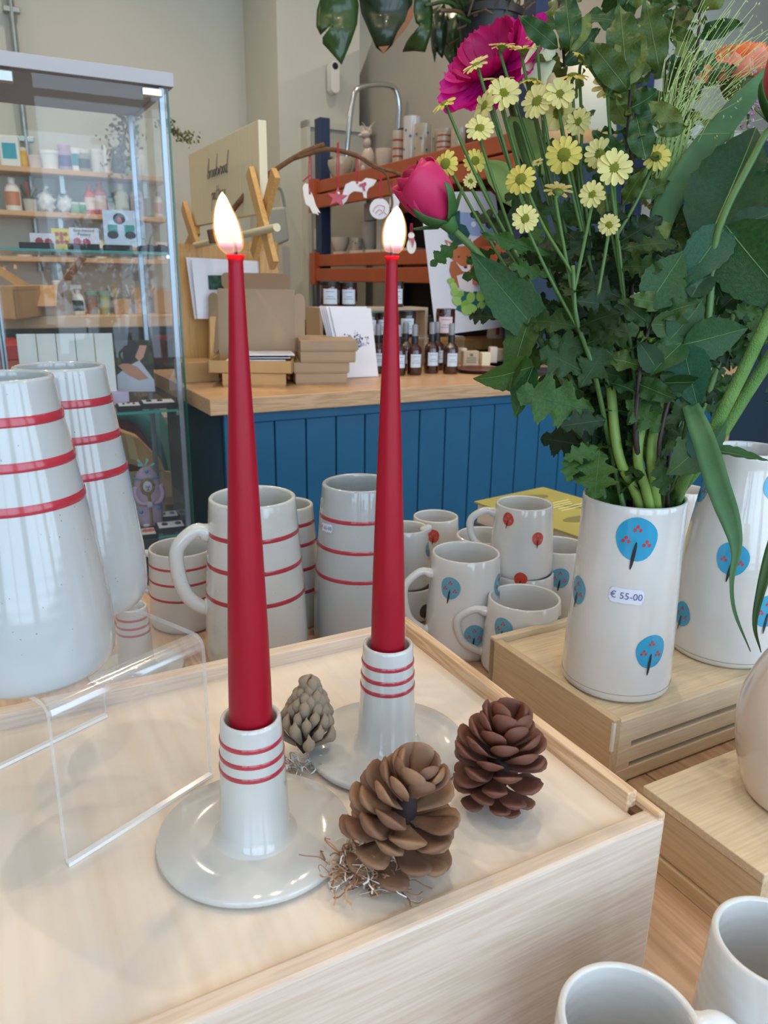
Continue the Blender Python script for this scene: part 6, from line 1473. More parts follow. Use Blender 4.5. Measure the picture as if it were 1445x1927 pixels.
# ======================= pine cones =======================
M_sc1 = mat('pine_scale_brown', '#8f6a50', .6, col2='#6f4b38', vscale=160, bump=.3, bscale=600)
M_sc1b = mat('pine_scale_light', '#a37f5e', .6, col2='#80583f', vscale=160, bump=.3, bscale=600)
M_sc2 = mat('pine_scale_red_brown', '#84503c', .5, col2='#5c3529', vscale=160, bump=.3, bscale=600)
M_sc3 = mat('pine_scale_weathered', '#b7a58e', .8, col2='#8d7c69', vscale=200, bump=.5, bscale=700)
M_core = mat('pine_core', '#2a1c1a', .8)
def scale_mesh(name, m, w=.42, th=.10, tipw=1.0, cup=.12, ridge=0.0):
    """one woody scale of length 1 along +X, widest near its rounded tip"""
    V, Fs = [], []
    xs = [0, .2, .45, .68, .84, .95, 1.0]; ws = [.25, .42, .72, .97, 1.0 * tipw, .78 * tipw, .34 * tipw]
    ts = [.5, .55, .6, .8, 1.3, 1.25, .6]
    for x, q, tq in zip(xs, ws, ts):
        for side in (1, -1):
            for k in range(5):
                u = -1 + k / 2.0
                zc = cup * x * x + (-.05 * (1 - u * u)) * q + (.05 * x)
                e = th * tq * .5 * (1 - .75 * abs(u) ** 2) + (ridge * max(0, 1 - abs(u) * 2) * x if side > 0 else 0)
                V.append((x, u * w * q * .5, zc + side * e))
    n = 10
    for i in range(len(xs) - 1):
        for k in range(4):
            Fs.append((i * n + k, (i + 1) * n + k, (i + 1) * n + k + 1, i * n + k + 1)); Fs.append((i * n + 5 + k, i * n + 6 + k, (i + 1) * n + 6 + k, (i + 1) * n + 5 + k))
        Fs.append((i * n, i * n + 5, (i + 1) * n + 5, (i + 1) * n)); Fs.append((i * n + 4, (i + 1) * n + 4, (i + 1) * n + 9, i * n + 9))
    e = (len(xs) - 1) * n
    for k in range(4): Fs.append((e + k, e + 5 + k, e + 6 + k, e + k + 1)); Fs.append((k, k + 1, 6 + k, 5 + k))
    return mk(name, ([Vector(v) for v in V], Fs), m, smooth=True)
def cone(label, base, axis, H, R, n, mats, seed, lo=-.35, hi=1.15, r0=.04, wid=1.0, prof=None, name='pine_cone', twist=0, cup=.12, th=.1, ridge=0.0, skip=()):
    rnd = random.Random(seed); t = thing(name, label, 'pine cone', base, 'pine cones on the box')
    ax = Vector(axis).normalized(); Q = ax.to_track_quat('Z', 'Y').to_matrix().to_4x4()
    part(t, 'core', xf(lathe([(0, -.002), (R * .22, .004), (R * .28, H * .3), (R * .2, H * .6), (R * .08, H * .85), (0, H * .92)], 12), Q), M_core, smooth=True)
    ms = [scale_mesh('scale', m, .62 * wid, th, 1.0, cup, ridge) for m in mats]
    prof = prof or (lambda f: (math.sin(math.pi * min(1, (f * .80 + .22))) ** .7))
    for i in range(n):
        f = (i + .5) / n
        if i in skip: continue
        z = H * (.02 + .82 * f ** .95); phi = i * 2.39996 + twist
        L = R * prof(f) * rnd.uniform(.93, 1.06) * .95
        el_ = lo + (hi - lo) * f ** 1.15 + rnd.uniform(-.09, .09)
        M = Q @ Matrix.Translation((0, 0, z)) @ Matrix.Rotation(phi + rnd.uniform(-.08, .08), 4, 'Z') @ Matrix.Rotation(-el_, 4, 'Y') @ Matrix.Rotation(rnd.uniform(-.15, .15), 4, 'X') @ Matrix.Translation((R * r0, 0, 0)) @ Matrix.Diagonal((L, L * rnd.uniform(.9, 1.1), L, 1))
        inst(t, 'scale', ms[i % len(ms)], M)
    return t
c1 = PZ(738, 1622, 0); c1.z = .010
cone('open brown pine cone lying between the candle holder and the front rim', c1, (.25, -.05, 1.0), .044, .0280, 56, [M_sc1, M_sc1b], 3, -.35, 1.0, wid=.95, th=.15, skip=(33, 36, 38, 41), cup=.2, prof=lambda f: 1.02 - .45 * max(0, f - .45))
c2 = PZ(925, 1520, 0); c2.z = .010
cone('reddish brown pine cone nearest the right rim of the box', c2, (.12, .04, 1.0), .041, .0285, 60, [M_sc2], 8, -.5, 1.0, wid=.95, twist=1, th=.14, cup=.2, prof=lambda f: (.72 + .5 * min(f, .45)) - .35 * max(0, f - .55))
c3 = PZ(572, 1432, 0); c3.z = .007
cone('weathered grey pine cone behind the front candle holder', c3, (.1, .15, 1.0), .034, .0235, 60, [M_sc3], 5, .45, 1.25, r0=.22, wid=.62, prof=lambda f: .78 - .12 * f, cup=.25, th=.30, ridge=.15)
# shredded fibres by the cones
def fibres(label, px, py, R, n, cols, seed, L=.013, rad=.00033, ht=.012):
    rnd = random.Random(seed); base = PZ(px, py, 0); t = thing('fibre_tuft', label, 'fibre tuft', base)
    for j, c in enumerate(cols):
        gs = []
        for i in range(n // len(cols)):
            p = Vector((rnd.gauss(0, R * .5), rnd.gauss(0, R * .28), .001 + abs(rnd.gauss(0, ht * .3)))); d = Vector((rnd.uniform(-1, 1), rnd.uniform(-1, 1), rnd.uniform(-.1, .5))).normalized() * L * rnd.uniform(.5, 1.1)
            b = Vector((rnd.uniform(-1, 1), rnd.uniform(-1, 1), rnd.uniform(0, 1))) * L * .3
            c_ = d.cross(Vector((0, 0, 1))) * rnd.uniform(-.7, .7)
            pts = [p, p + d * .3 + b * .5 + c_ * .4, p + d * .65 + b + c_ * .9, p + d * .9 + b * .6 + c_ * 1.4, p + d * .85 + c_ * 1.9]
            for q in pts: q.z = max(q.z, .0006)
            gs.append(tube(smooth_path(pts, 3), rad * rnd.uniform(.6, 1.6), 4, flat=.5))
        o = part(t, 'fibres', join(*gs), c); o['kind'] = 'stuff'
    return t
fibres('tuft of frayed tan and white plant fibres in front of the open cone', 690, 1655, .016, 260, [C_('#b58a63', .8), C_('#d9cfc8', .8), C_('#8f6344', .8)], 2)
fibres('small frayed white fibre patch at the foot of the grey pine cone', 566, 1450, .010, 70, [C_('#cfd3d6', .8), C_('#9d8f80', .8)], 6, .008, .0003, .006)
# ======================= bouquet =======================
def leafmat(name, c1, c2, rough=.38, trl=.22, coat=.0):
    m = mat(name, c1, rough, col2=c2, vscale=35, bump=.25, bscale=120, coat=coat, spec=.35); nt = m.node_tree
    b = nt.nodes['Principled BSDF']; out = nt.nodes['Material Output']
    tr = nt.nodes.new('ShaderNodeBsdfTranslucent'); tr.inputs[0].default_value = lin(c1)
    mx = nt.nodes.new('ShaderNodeMixShader'); mx.inputs[0].default_value = trl
    nt.links.new(b.outputs[0], mx.inputs[1]); nt.links.new(tr.outputs[0], mx.inputs[2]); nt.links.new(mx.outputs[0], out.inputs[0]); return m
LM = {
 'pit': [leafmat('pittosporum_leaf', '#526a2c', '#395222', .28), leafmat('pittosporum_leaf_pale', '#747f3a', '#586a2e', .3), leafmat('pittosporum_leaf_blue', '#3a6032', '#284a26', .26)],
 'chr': [leafmat('daisy_foliage', '#2f521c', '#1f3a14', .45), leafmat('daisy_foliage_mid', '#3f6824', '#2b4c19', .45), leafmat('daisy_foliage_dark', '#1e3a14', '#14290f', .45)],
 'ros': [leafmat('rose_leaf', '#2f5c2a', '#214520', .38), leafmat('rose_leaf_dark', '#1d4719', '#153614', .38), leafmat('rose_leaf_teal', '#2a6146', '#1f4d38', .36), leafmat('rose_leaf_olive', '#42602a', '#345022', .38)],
 'bla': [leafmat('blade_leaf', '#5b8458', '#4b734a', .6), leafmat('blade_leaf_light', '#8fb560', '#a9c878', .4)],
}
M_vein = mat('leaf_vein', '#5f7f48', .5); M_veind = mat('leaf_vein_dark', '#3f6238', .5)
M_stem = mat('green_stem', '#4d7034', .45, var=.15, vscale=40); M_stemd = mat('dark_green_stem', '#3d6232', .45, var=.2, vscale=40)
M_twig = mat('dark_twig', '#3a2a2a', .6, var=.3, vscale=60)
def leaf_mesh(name, kind, m, vein, seed):
    rnd = random.Random(seed); n = 30 if kind == 'chr' else 16; V, Fs, mi = [], [], []
    ph = rnd.uniform(0, 6); droop = rnd.uniform(.05, .25); tw = rnd.uniform(-.4, .4)
    rows = []
    for i in range(n + 1):
        x = i / n
        if kind == 'pit': w = .19 * math.sin(math.pi * min(1, x ** .85)) ** .75 * (1 if x < 1 else 0); w = max(w, .012 if x < 1 else .002)
        elif kind == 'ros': w = .285 * (math.sin(math.pi * x ** .72) ** .9 if 0 < x < 1 else 0) * (1 + (.05 if i % 2 else -.03)); w = max(w, .008)
        elif kind == 'chr':
            env = .30 * (math.sin(math.pi * min(1, x ** 1.15)) ** .8 if 0 < x < 1 else 0) + .02
            lob = .38 + .62 * abs(math.sin(x * math.pi * 3.5 + .6)); w = env * lob
            w *= (1 + (.12 if i % 2 else -.06))
        rows.append((x, w))
    k = 6
    for i, (x, w) in enumerate(rows):
        for j in range(k + 1):
            u = -1 + 2 * j / k
            y = u * w; xx = x
            if kind == 'chr': xx = x + .10 * abs(u) * w * 3 * (1 - x)
            z = -droop * x * x + (.20 if kind == 'ros' else .12) * abs(y) + math.sin(x * 2.2) * .05
            if kind == 'pit': z += .085 * math.sin(x * 17 + ph + (2.2 if u > 0 else 0)) * abs(u) ** 2
            elif kind == 'chr': z += .03 * math.sin(x * 20 + ph + u * 3) * abs(u)
            else: z += .010 * math.sin(x * 26 + ph) * abs(u) ** 2 + .02 * math.sin(x * 5 + ph)
            ct, st_ = math.cos(tw * x), math.sin(tw * x)
            V.append(Vector((xx, y * ct - z * st_ * .3, z + y * st_)))
    for i in range(n):
        for j in range(k):
            a = i * (k + 1) + j; Fs.append((a, a + k + 1, a + k + 2, a + 1)); mi.append(0)
    # raised midrib
    mid = [V[i * (k + 1) + k // 2] + Vector((0, 0, .002)) for i in range(0, n + 1, 2)]
    g = tube(mid, [.006 * (1 - .8 * i / len(mid)) + .001 for i in range(len(mid))], 4)
    b = len(V); V += g[0]; Fs += [tuple(q + b for q in f) for f in g[1]]; mi += [1] * len(g[1])
    me = bpy.data.meshes.new(name); me.from_pydata([tuple(v) for v in V], [], Fs); me.update()
    me.materials.append(m); me.materials.append(vein)
    for p, q in zip(me.polygons, mi): p.use_smooth = True; p.material_index = q
    return me
LEAF = {}
for kd in ('pit', 'chr', 'ros'):
    for q, m in enumerate(LM[kd]):
        for s in range(3): LEAF[(kd, q, s)] = leaf_mesh('leaf', kd, m, M_vein if kd != 'chr' else M_veind, q * 7 + s + 3)
def toward(p): return (CAM - Vector(p)).normalized()
def lf(t, kd, q, s, a, b, wide=1.0, n=None, roll=0.0):
    a, b = Vector(a), Vector(b); x = b - a; L = x.length; x.normalize()
    z = Vector(n) if n is not None else toward(a); z = z - x * z.dot(x)
    if z.length < 1e-3: z = x.orthogonal()
    z.normalize(); y = z.cross(x)
    M = Matrix(((x.x, y.x, z.x, 0), (x.y, y.y, z.y, 0), (x.z, y.z, z.z, 0), (0, 0, 0, 1))) @ Matrix.Rotation(roll, 4, 'X') @ Matrix.Diagonal((L, L * wide, L, 1))
    return inst(t, 'leaf', LEAF[(kd, q, s)], Matrix.Translation(a - t.location) @ M)
MOUTH = VB1 + Vector((0, 0, VH1))
def stempath(mx, my, pts):
    """starts inside the vase, passes its mouth at the given offset, then through pixel/depth points"""
    m = MOUTH + Vector((mx, my, -.004)); p1 = PD(*pts[0]); d = m - p1; d = d * (VH1 * .6 / max(-d.z, .02))
    h = Vector((m.x + d.x - MOUTH.x, m.y + d.y - MOUTH.y, 0)); k = min(1, .033 / max(h.length, 1e-6))
    s0 = Vector((MOUTH.x + h.x * k, MOUTH.y + h.y * k, m.z - VH1 * .6))
    return [s0, m] + [PD(x, y, D) for x, y, D in pts]
# ---- daisies ----
M_pet = leafmat('daisy_petal', '#ecdd74', '#e6cf62', .5, .3); M_petw = leafmat('daisy_petal_cream', '#f1e8a4', '#ecdc88', .5, .3)
M_disc = mat('daisy_centre', '#b9b92a', .7, col2='#9aa428', vscale=300, bump=.9, bscale=900)
M_cal = mat('daisy_calyx', '#5d7a3a', .6)
def daisy_mesh(name, m, seed, n=14, cup=.12):
    rnd = random.Random(seed); gs = []
    for i in range(n):
        a = 2 * math.pi * i / n + rnd.uniform(-.08, .08); L = rnd.uniform(.66, .76); w = rnd.uniform(.145, .185); el_ = cup + rnd.uniform(-.12, .16)
        V, Fs = [], []
        xs = [0, .25, .5, .75, .92, 1]; ws = [.45, .75, .95, 1, .8, .35]
        for x, q in zip(xs, ws):
            for u in (-1, 0, 1): V.append(Vector((.26 + x * L, u * q * w, .02 + .05 * abs(u) - .16 * x * x + (.012 if i % 2 else 0))))
        for r in range(5):
            for c in range(2): k = r * 3 + c; Fs.append((k, k + 3, k + 4, k + 1))
        gs.append(xf((V, Fs), Matrix.Rotation(a, 4, 'Z') @ Matrix.Rotation(-el_, 4, 'Y')))
    return mk(name, join(*gs), m, smooth=True)
DM = [daisy_mesh('daisy_bloom', m, s, n_, c) for m, s, n_, c in ((M_pet, 1, 14, .05), (M_petw, 2, 15, .15), (M_pet, 3, 13, -.15), (M_petw, 4, 14, .3))]
DISC = mk('flower_centre', lathe([(.02, .20), (.18, .18), (.32, .12), (.39, .03), (.34, -.04), (0, -.05)], 16), M_disc, smooth=True)
CALX = mk('calyx', lathe([(0, -.28), (.10, -.26), (.24, -.12), (.34, -.02), (0, .0)], 12), M_cal, smooth=True)
DIRS = {'c': (0, 0, 0, 1), 'u': (0, -.22, 1, 0), 'ul': (-.5, -.45, .7, 0), 'ur': (.45, -.35, .8, 0), 'l': (-.8, -.6, .15, 0), 'cu': (0, 0, .55, 1), 'cl': (-.5, 0, .25, 1), 'cr': (.4, 0, .3, 1), 'd': (.1, .45, .85, 0), 'cd': (.3, 0, -.3, 1)}
rndB = random.Random(21)
def daisy(t, px, py, r, D, dr, node):
    p = PD(px, py, D); v = DIRS[dr]; n = Vector(v[:3]) + toward(p) * v[3] + Vector((rndB.uniform(-.15, .15), rndB.uniform(-.1, .1), rndB.uniform(-.15, .15))); n.normalize()
    R = r * D / FPX * 1.04
    M = Matrix.Translation(p - t.location) @ n.to_track_quat('Z', 'Y').to_matrix().to_4x4() @ Matrix.Rotation(rndB.uniform(0, 6), 4, 'Z') @ Matrix.Diagonal((R, R, R, 1))
    o = inst(t, 'daisy_bloom', DM[rndB.randrange(4) if dr != 'd' else 3], M)
    inst(o, 'flower_centre', DISC, Matrix.Identity(4)); inst(o, 'calyx', CALX, Matrix.Identity(4))
    e = p - n * R * .22; 
    part(t, 'flower_stalk', tube(smooth_path([node, node.lerp(e, .55) + Vector((0, 0, -.004)), e - n * R * .5, e], 4), .0013, 6), M_stem, W=True, smooth=True)
def spray(label, mouth, path, blooms, leaves, seed, lrange=(.25, 1)):
    pts = stempath(mouth[0], mouth[1], path); sp = smooth_path(pts, 6)
    t = thing('daisy_spray', label, 'flower stem', pts[0], 'yellow daisy sprays in the bouquet')
    part(t, 'stem', tube(sp, [.0024 - .0009 * i / len(sp) for i in range(len(sp))], 8), M_stem, W=True, smooth=True)
    nodes = sp[int(len(sp) * .62):]
    for i, b in enumerate(blooms):
        k = min(len(nodes) - 1, int((i + .5) / len(blooms) * len(nodes))); daisy(t, *b, nodes[k])
    rnd = random.Random(seed)
    for i in range(leaves):
        k = rnd.randint(int(len(sp) * lrange[0]), len(sp) - 2); a = sp[k]
        an = rnd.uniform(0, 2 * math.pi); L = rnd.uniform(.026, .046)
        d = Vector((math.cos(an), math.sin(an) * .7, rnd.uniform(-.25, .7))).normalized()
        lf(t, 'chr', rnd.choice((0, 0, 1, 2, 2)), rnd.randrange(3), a, a + d * L, rnd.uniform(.65, 1.05), n=(toward(a) + Vector((0, 0, rnd.uniform(0, 1.2)))), roll=rnd.uniform(-.7, .7))
    return t, sp
spray('daisy spray low in the middle, five blooms down to the lowest yellow one', (-.015, -.022), [(1148, 840, .60), (1118, 700, .575), (1085, 600, .56), (1078, 500, .555)],
      [(1146, 423, 20, .56, 'c'), (988, 412, 25, .555, 'c'), (1050, 362, 28, .56, 'd'), (1115, 367, 25, .56, 'c'), (980, 338, 29, .56, 'cl')], 20, 1)
spray('daisy spray leaning farthest left, beside the pink rose', (-.026, -.010), [(1120, 820, .62), (1065, 690, .61), (1010, 560, .60), (968, 470, .60)],
      [(838, 308, 25, .60, 'cl'), (894, 303, 22, .61, 'cr'), (885, 341, 14, .61, 'cr'), (903, 243, 27, .60, 'cu'), (836, 196, 24, .60, 'ul')], 18, 2)
spray('daisy spray with four pale blooms in front of the magenta gerbera', (-.020, .005), [(1140, 800, .65), (1085, 650, .65), (1030, 500, .64), (985, 380, .63)],
      [(914, 200, 29, .61, 'l'), (947, 178, 32, .61, 'cu'), (938, 154, 30, .63, 'u'), (896, 124, 26, .61, 'ul')], 14, 3)
spray('daisy spray rising highest, crossing the magenta gerbera', (-.008, .006), [(1165, 780, .66), (1115, 620, .66), (1060, 470, .65), (1020, 330, .65)],
      [(1012, 192, 31, .60, 'cl'), (1001, 152, 26, .62, 'u'), (985, 96, 27, .62, 'u'), (945, 89, 25, .62, 'u'), (1012, 67, 22, .64, 'u'), (1012, 306, 11, .62, 'ul')], 14, 4)
spray('daisy spray with a crowded cluster at the centre of the bouquet top', (.004, -.004), [(1185, 800, .63), (1150, 640, .63), (1112, 500, .62), (1090, 380, .62)],
      [(1061, 292, 33, .585, 'c'), (1086, 228, 26, .60, 'cd'), (1050, 212, 30, .61, 'c'), (1052, 179, 30, .595, 'cu'), (1077, 143, 29, .60, 'u'), (1104, 112, 29, .61, 'ur')], 18, 5)
spray('daisy spray right of centre, with one wide bloom facing forward', (.012, -.014), [(1205, 800, .60), (1188, 660, .59), (1168, 520, .585), (1160, 430, .58)],
      [(1155, 317, 34, .57, 'cr'), (1128, 288, 28, .585, 'c'), (1148, 167, 35, .585, 'd'), (1235, 295, 26, .59, 'cu')], 20, 6)
spray('daisy stem at right with a single small bloom below the peach gerbera', (.024, .0), [(1245, 800, .66), (1290, 640, .67), (1330, 460, .68), (1350, 320, .69)],
      [(1369, 212, 22, .69, 'u')], 10, 7)
# ---- pittosporum branches ----
def branch_p(label, mouth, path, n, seed, side, f0=.3, sz=(.028, .046), m=(0, 0, 1, 2), spread=.9):
    pts = stempath(mouth[0], mouth[1], path); sp = smooth_path(pts, 6)
    t = thing('pittosporum_branch', label, 'leafy branch', pts[0], 'pittosporum branches in the bouquet')
    part(t, 'twig', tube(sp, [.0028 - .0017 * i / len(sp) for i in range(len(sp))], 8), M_twig, W=True, smooth=True)
    rnd = random.Random(seed)
    for i in range(n):
        f = f0 + (1 - f0) * (i + .5) / n; k = min(len(sp) - 1, int(f * len(sp))); a = sp[k]
        an = i * 2.4 + rnd.uniform(-.4, .4); up = rnd.uniform(-.1, .9)
        d = Vector((math.cos(an) * spread, math.sin(an) * .6, up)).normalized(); L = rnd.uniform(*sz)
        lf(t, 'pit', rnd.choice(m), rnd.randrange(3), a, a + d * L, rnd.uniform(.95, 1.35), n=toward(a) * rnd.uniform(.4, 1) + Vector((rnd.uniform(-.6, .6), 0, rnd.uniform(0, 1))), roll=rnd.uniform(-.5, .5))
    return t
branch_p('upright dark twigged pittosporum branch in the middle of the bouquet', (.0, .012), [(1190, 760, .62), (1188, 560, .62), (1190, 330, .61), (1188, 140, .61), (1178, 10, .61), (1176, -60, .61)], 34, 11, 0, .40)
branch_p('pittosporum branch with bare dark upper stem right of the tall middle one', (.014, .012), [(1228, 780, .66), (1240, 600, .66), (1262, 440, .66), (1285, 250, .66), (1312, 90, .66), (1318, -40, .66)], 30, 12, 1, .38)
branch_p('pittosporum branch rising behind the daisies to the top edge', (-.008, .018), [(1140, 720, .69), (1110, 500, .69), (1075, 280, .68), (1062, 120, .68), (1050, -20, .68)], 30, 13, 0, .35)
branch_p('pittosporum branch filling the gap right of the pendant lamp', (.010, .020), [(1215, 720, .70), (1232, 500, .70), (1245, 300, .69), (1250, 120, .69), (1235, -30, .69)], 38, 14, 0, .40)
branch_p('pittosporum branch bending toward the lower right', (.028, .004), [(1262, 800, .64), (1275, 660, .63), (1310, 520, .62), (1360, 400, .62), (1425, 310, .62)], 24, 15, 0, .3, (.026, .040))
branch_p('short pittosporum branch near the vase centre', (.006, -.02), [(1198, 840, .58), (1200, 740, .57), (1215, 640, .57), (1250, 560, .57)], 14, 16, 0, .55, (.03, .042), (0, 2))
# explicit large leaves nearest the lens at the top
t = branch_p('pittosporum branch at the top edge with large broad leaves facing the lens', (.002, -.004), [(1178, 700, .60), (1170, 450, .59), (1180, 280, .58), (1186, 170, .58)], 10, 17, 0, .55)
for q in [((1186, 160), (1188, 30), 1.25, 1), ((1182, 170), (1110, 78), 1.2, 0), ((1180, 150), (1165, 0), 1.1, 0), ((1075, 90), (1062, -20), 1.2, 2), ((1075, 95), (1115, 20), 1.0, 1), ((1050, 90), (975, 28), 1.0, 2), ((1240, 130), (1215, 0), 1.1, 0), ((1285, 240), (1220, 190), 1.2, 1), ((1290, 240), (1235, 250), 1.2, 0), ((1215, 300), (1195, 210), 1.4, 2)]:
    lf(t, 'pit', q[3], rndB.randrange(3), PD(*q[0], .57), PD(*q[1], .57), q[2])
# ---- rose ----
M_rose = leafmat('rose_petal', '#e23b74', '#cf2a60', .42, .3); M_rose2 = leafmat('rose_petal_deep', '#c01f52', '#a8163f', .45, .25)
M_sep = leafmat('rose_sepal', '#4f7d45', '#3f6a3a', .45, .2)
def petal_mesh(name, m, R, H, a_w, rin, flare, seed):
    """one cupped petal wrapped round the bud axis"""
    rnd = random.Random(seed); V, Fs = [], []; n, k = 10, 10
    for i in range(n + 1):
        f = i / n
        for j in range(k + 1):
            u = -1 + 2 * j / k
            prof_ = (.30 + .78 * math.sin(math.pi * min(1, f * .62 + .04)) ** .9) * (1 - .18 * f * (1 - flare))
            top = f * H * (1 - .20 * abs(u) ** 2.2) + (.06 * H * (1 - abs(u)) if f > .85 else 0)
            r = R * rin * prof_ + (flare * .18 * R * max(0, f - .75) * 4)
            a = u * a_w * (1 - .25 * (1 - f))
            V.append(Vector((r * math.cos(a), r * math.sin(a), top + .01 * H * math.sin(u * 9 + seed))))
    for i in range(n):
        for j in range(k): a = i * (k + 1) + j; Fs.append((a, a + k + 1, a + k + 2, a + 1))
    return mk(name, (V, Fs), m, smooth=True)
def rose(label, p, axis, R, H, stem, seed, leafs=(), mats=None):
    t = thing('rose', label, 'rose', stem[0]); Q = Matrix.Translation(p - t.location) @ Vector(axis).normalized().to_track_quat('Z', 'Y').to_matrix().to_4x4()
    for i in range(9):
        ring = i // 3; rin = (1.0, .80, .55)[ring]; m = (mats or [M_rose, M_rose, M_rose2])[ring]
        me = petal_mesh('petal', m, R, H * (1.0, 1.06, 1.08)[ring], 1.35, rin, .35 if ring == 0 else 0, i + seed)
        o = inst(t, 'petal', me, Q @ Matrix.Rotation(i * 2.1 + ring * .7, 4, 'Z'))
        md = o.modifiers.new('s', 'SOLIDIFY'); md.thickness = .0006
    part(t, 'hip', xf(lathe([(0, -.012), (.0042, -.011), (.0065, -.004), (R * .42, .001), (R * .45, .004), (0, .004)], 16), Matrix.Translation(t.location) @ Q), M_sep, W=True, smooth=True)
    for i in range(5):
        a = i * 1.257 + .4; L = R * 1.75; V, Fs = [], []
        for k in range(9):
            f = k / 8; w_ = R * .30 * (1 - f) ** .7 * (1 if f > 0 else .8) + .0004; r = R * (.35 + .85 * math.sin(f * 1.7) ) ; z = L * f * .62 - .002 - (.3 * L * f * f if i % 2 else -.1 * L * f)
            for u in (-1, 0, 1): V.append(Vector((r * 1.04, u * w_, z + .0008 * (1 - abs(u)))))
        for k in range(8): Fs += [(3 * k, 3 * k + 3, 3 * k + 4, 3 * k + 1), (3 * k + 1, 3 * k + 4, 3 * k + 5, 3 * k + 2)]
        part(t, 'sepal', xf((V, Fs), Matrix.Translation(t.location) @ Q @ Matrix.Rotation(a, 4, 'Z')), M_sep, W=True, smooth=True, solid=.0005)
    part(t, 'stem', tube(smooth_path(stem + [p - Vector(axis).normalized() * .010], 6), .0027, 10), M_stem, W=True, smooth=True)
    for kd, q, s, a, b, wd, roll in leafs: lf(t, kd, q, s, PD(*a), PD(*b), wd, roll=roll)
    return t
D0 = .58
rose('pink rose bud leaning far left over the rear candle flame', PD(838, 412, D0), (-.52, -.10, .62), .0195, .040, stempath(-.03, -.005, [(1095, 800, .61), (1040, 680, .60), (965, 560, .59), (900, 478, .585)]), 3,
     [('ros', 0, 0, (1018, 636, .585), (888, 472, .57), .74, .15), ('ros', 3, 1, (1000, 595, .58), (950, 720, .57), .85, .5), ('ros', 3, 2, (1006, 690, .58), (893, 716, .57), 1.0, -.5), ('ros', 0, 1, (1004, 692, .58), (968, 786, .575), .9, .6), ('ros', 1, 0, (1012, 650, .60), (952, 640, .60), .9, .8), ('ros', 3, 0, (1006, 640, .60), (985, 690, .60), .7, -.6)])
rose('red rose bud cut off by the right frame edge', PD(1476, 228, .56), (.05, -.1, 1), .021, .045, stempath(.03, -.016, [(1290, 820, .58), (1330, 620, .57), (1350, 440, .56), (1415, 300, .56), (1448, 245, .56)]), 8, [('ros', 1, 1, (1325, 470, .60), (1432, 225, .60), 1.0, 0), ('ros', 2, 0, (1368, 424, .56), (1280, 540, .56), 1.0, .1), ('ros', 0, 1, (1366, 424, .56), (1500, 590, .555), 1.15, .2), ('ros', 1, 2, (1370, 430, .57), (1470, 395, .56), .9, -.2), ('ros', 1, 0, (1330, 500, .6), (1360, 560, .6), 1.2, .1)], [mat('red_rose', '#c22a3c', .4)] * 3)
# loose rose foliage spray in the lower right
pts = stempath(.020, -.022, [(1240, 850, .575), (1262, 740, .57), (1290, 655, .565)])
t = thing('rose_foliage', 'rose foliage stem with broad teal green leaves right of the vase mouth', 'leafy branch', pts[0])
part(t, 'twig', tube(smooth_path(pts, 5), .0016, 7), M_twig, W=True, smooth=True)
for q in [('ros', 2, 0, (1284, 648), (1312, 768), 1.15, 0), ('ros', 0, 1, (1284, 648), (1408, 618), 1.15, .3), ('ros', 0, 2, (1288, 640), (1226, 700), 1.1, .2), ('ros', 3, 1, (1225, 610), (1305, 615), 1.2, 0), ('ros', 0, 0, (1215, 580), (1292, 468), 1.1, .1), ('ros', 0, 2, (1260, 640), (1330, 560), 1.2, .2), ('ros', 3, 0, (1318, 838), (1262, 892), 1.5, -.2), ('ros', 0, 1, (1338, 850), (1450, 866), .55, -.9), ('ros', 2, 1, (1320, 870), (1300, 790), .9, .3), ('ros', 0, 2, (1325, 860), (1372, 792), .7, .4), ('ros', 1, 1, (1300, 560), (1345, 480), 1.1, 0), ('ros', 1, 0, (1240, 700), (1200, 640), 1.1, .2), ('ros', 1, 2, (1250, 720), (1330, 720), .9, .5)]:
    lf(t, q[0], q[1], q[2], PD(*q[3], .565), PD(*q[4], .56), q[5], roll=q[6])
pts = stempath(.016, -.010, [(1222, 830, .60), (1228, 700, .60), (1200, 590, .60)])
t = thing('daisy_foliage', 'dark daisy foliage stem packed into the heart of the bouquet', 'leafy branch', pts[0])
part(t, 'stem', tube(smooth_path(pts, 5), .002, 7), M_stem, W=True, smooth=True)
rnd = random.Random(77)
fixed = [((1128, 846), (1118, 936), 1.35, 1), ((1125, 842), (1066, 862), .9, 1), ((1075, 850), (1070, 905), .9, 1), ((1118, 775), (975, 738), 1.0, 1), ((1140, 790), (1062, 800), 1.0, 2), ((1178, 752), (1240, 812), 1.0, 1), ((1180, 800), (1268, 700), .9, 0), ((1120, 660), (1035, 640), 1.0, 0), ((1100, 700), (1020, 660), 1.1, 0), ((1090, 730), (1150, 640), 1.1, 0), ((1040, 480), (908, 440), .38, 1), ((1035, 520), (960, 500), .6, 1), ((1250, 800), (1330, 740), .9, 0), ((1240, 860), (1250, 930), .9, 0)]
for a, b, wd, q in fixed: lf(t, 'chr', q, rnd.randrange(3), PD(*a, .575), PD(*b, .565), wd)
for i in range(210):
    x = rnd.gauss(1160, 75); y = rnd.uniform(430, 850); w_ = 60 + (850 - y) * .32
    x = 1170 + (x - 1160) / 75 * w_ * .62
    D = rnd.uniform(.59, .72); an = rnd.uniform(0, 6.3); L = rnd.uniform(60, 105)
    a = PD(x, y, D); b = PD(x + L * math.cos(an), y + L * math.sin(an) * .8, D + rnd.uniform(-.02, .02))
    lf(t, 'chr', rnd.choice((0, 1, 2, 2, 2)), rnd.randrange(3), a, b, rnd.uniform(.6, 1.05), n=toward(a) + Vector((rnd.uniform(-.4, .4), 0, rnd.uniform(-.2, .6))))
pts = stempath(.022, .010, [(1262, 830, .68), (1320, 720, .69), (1370, 600, .70)])
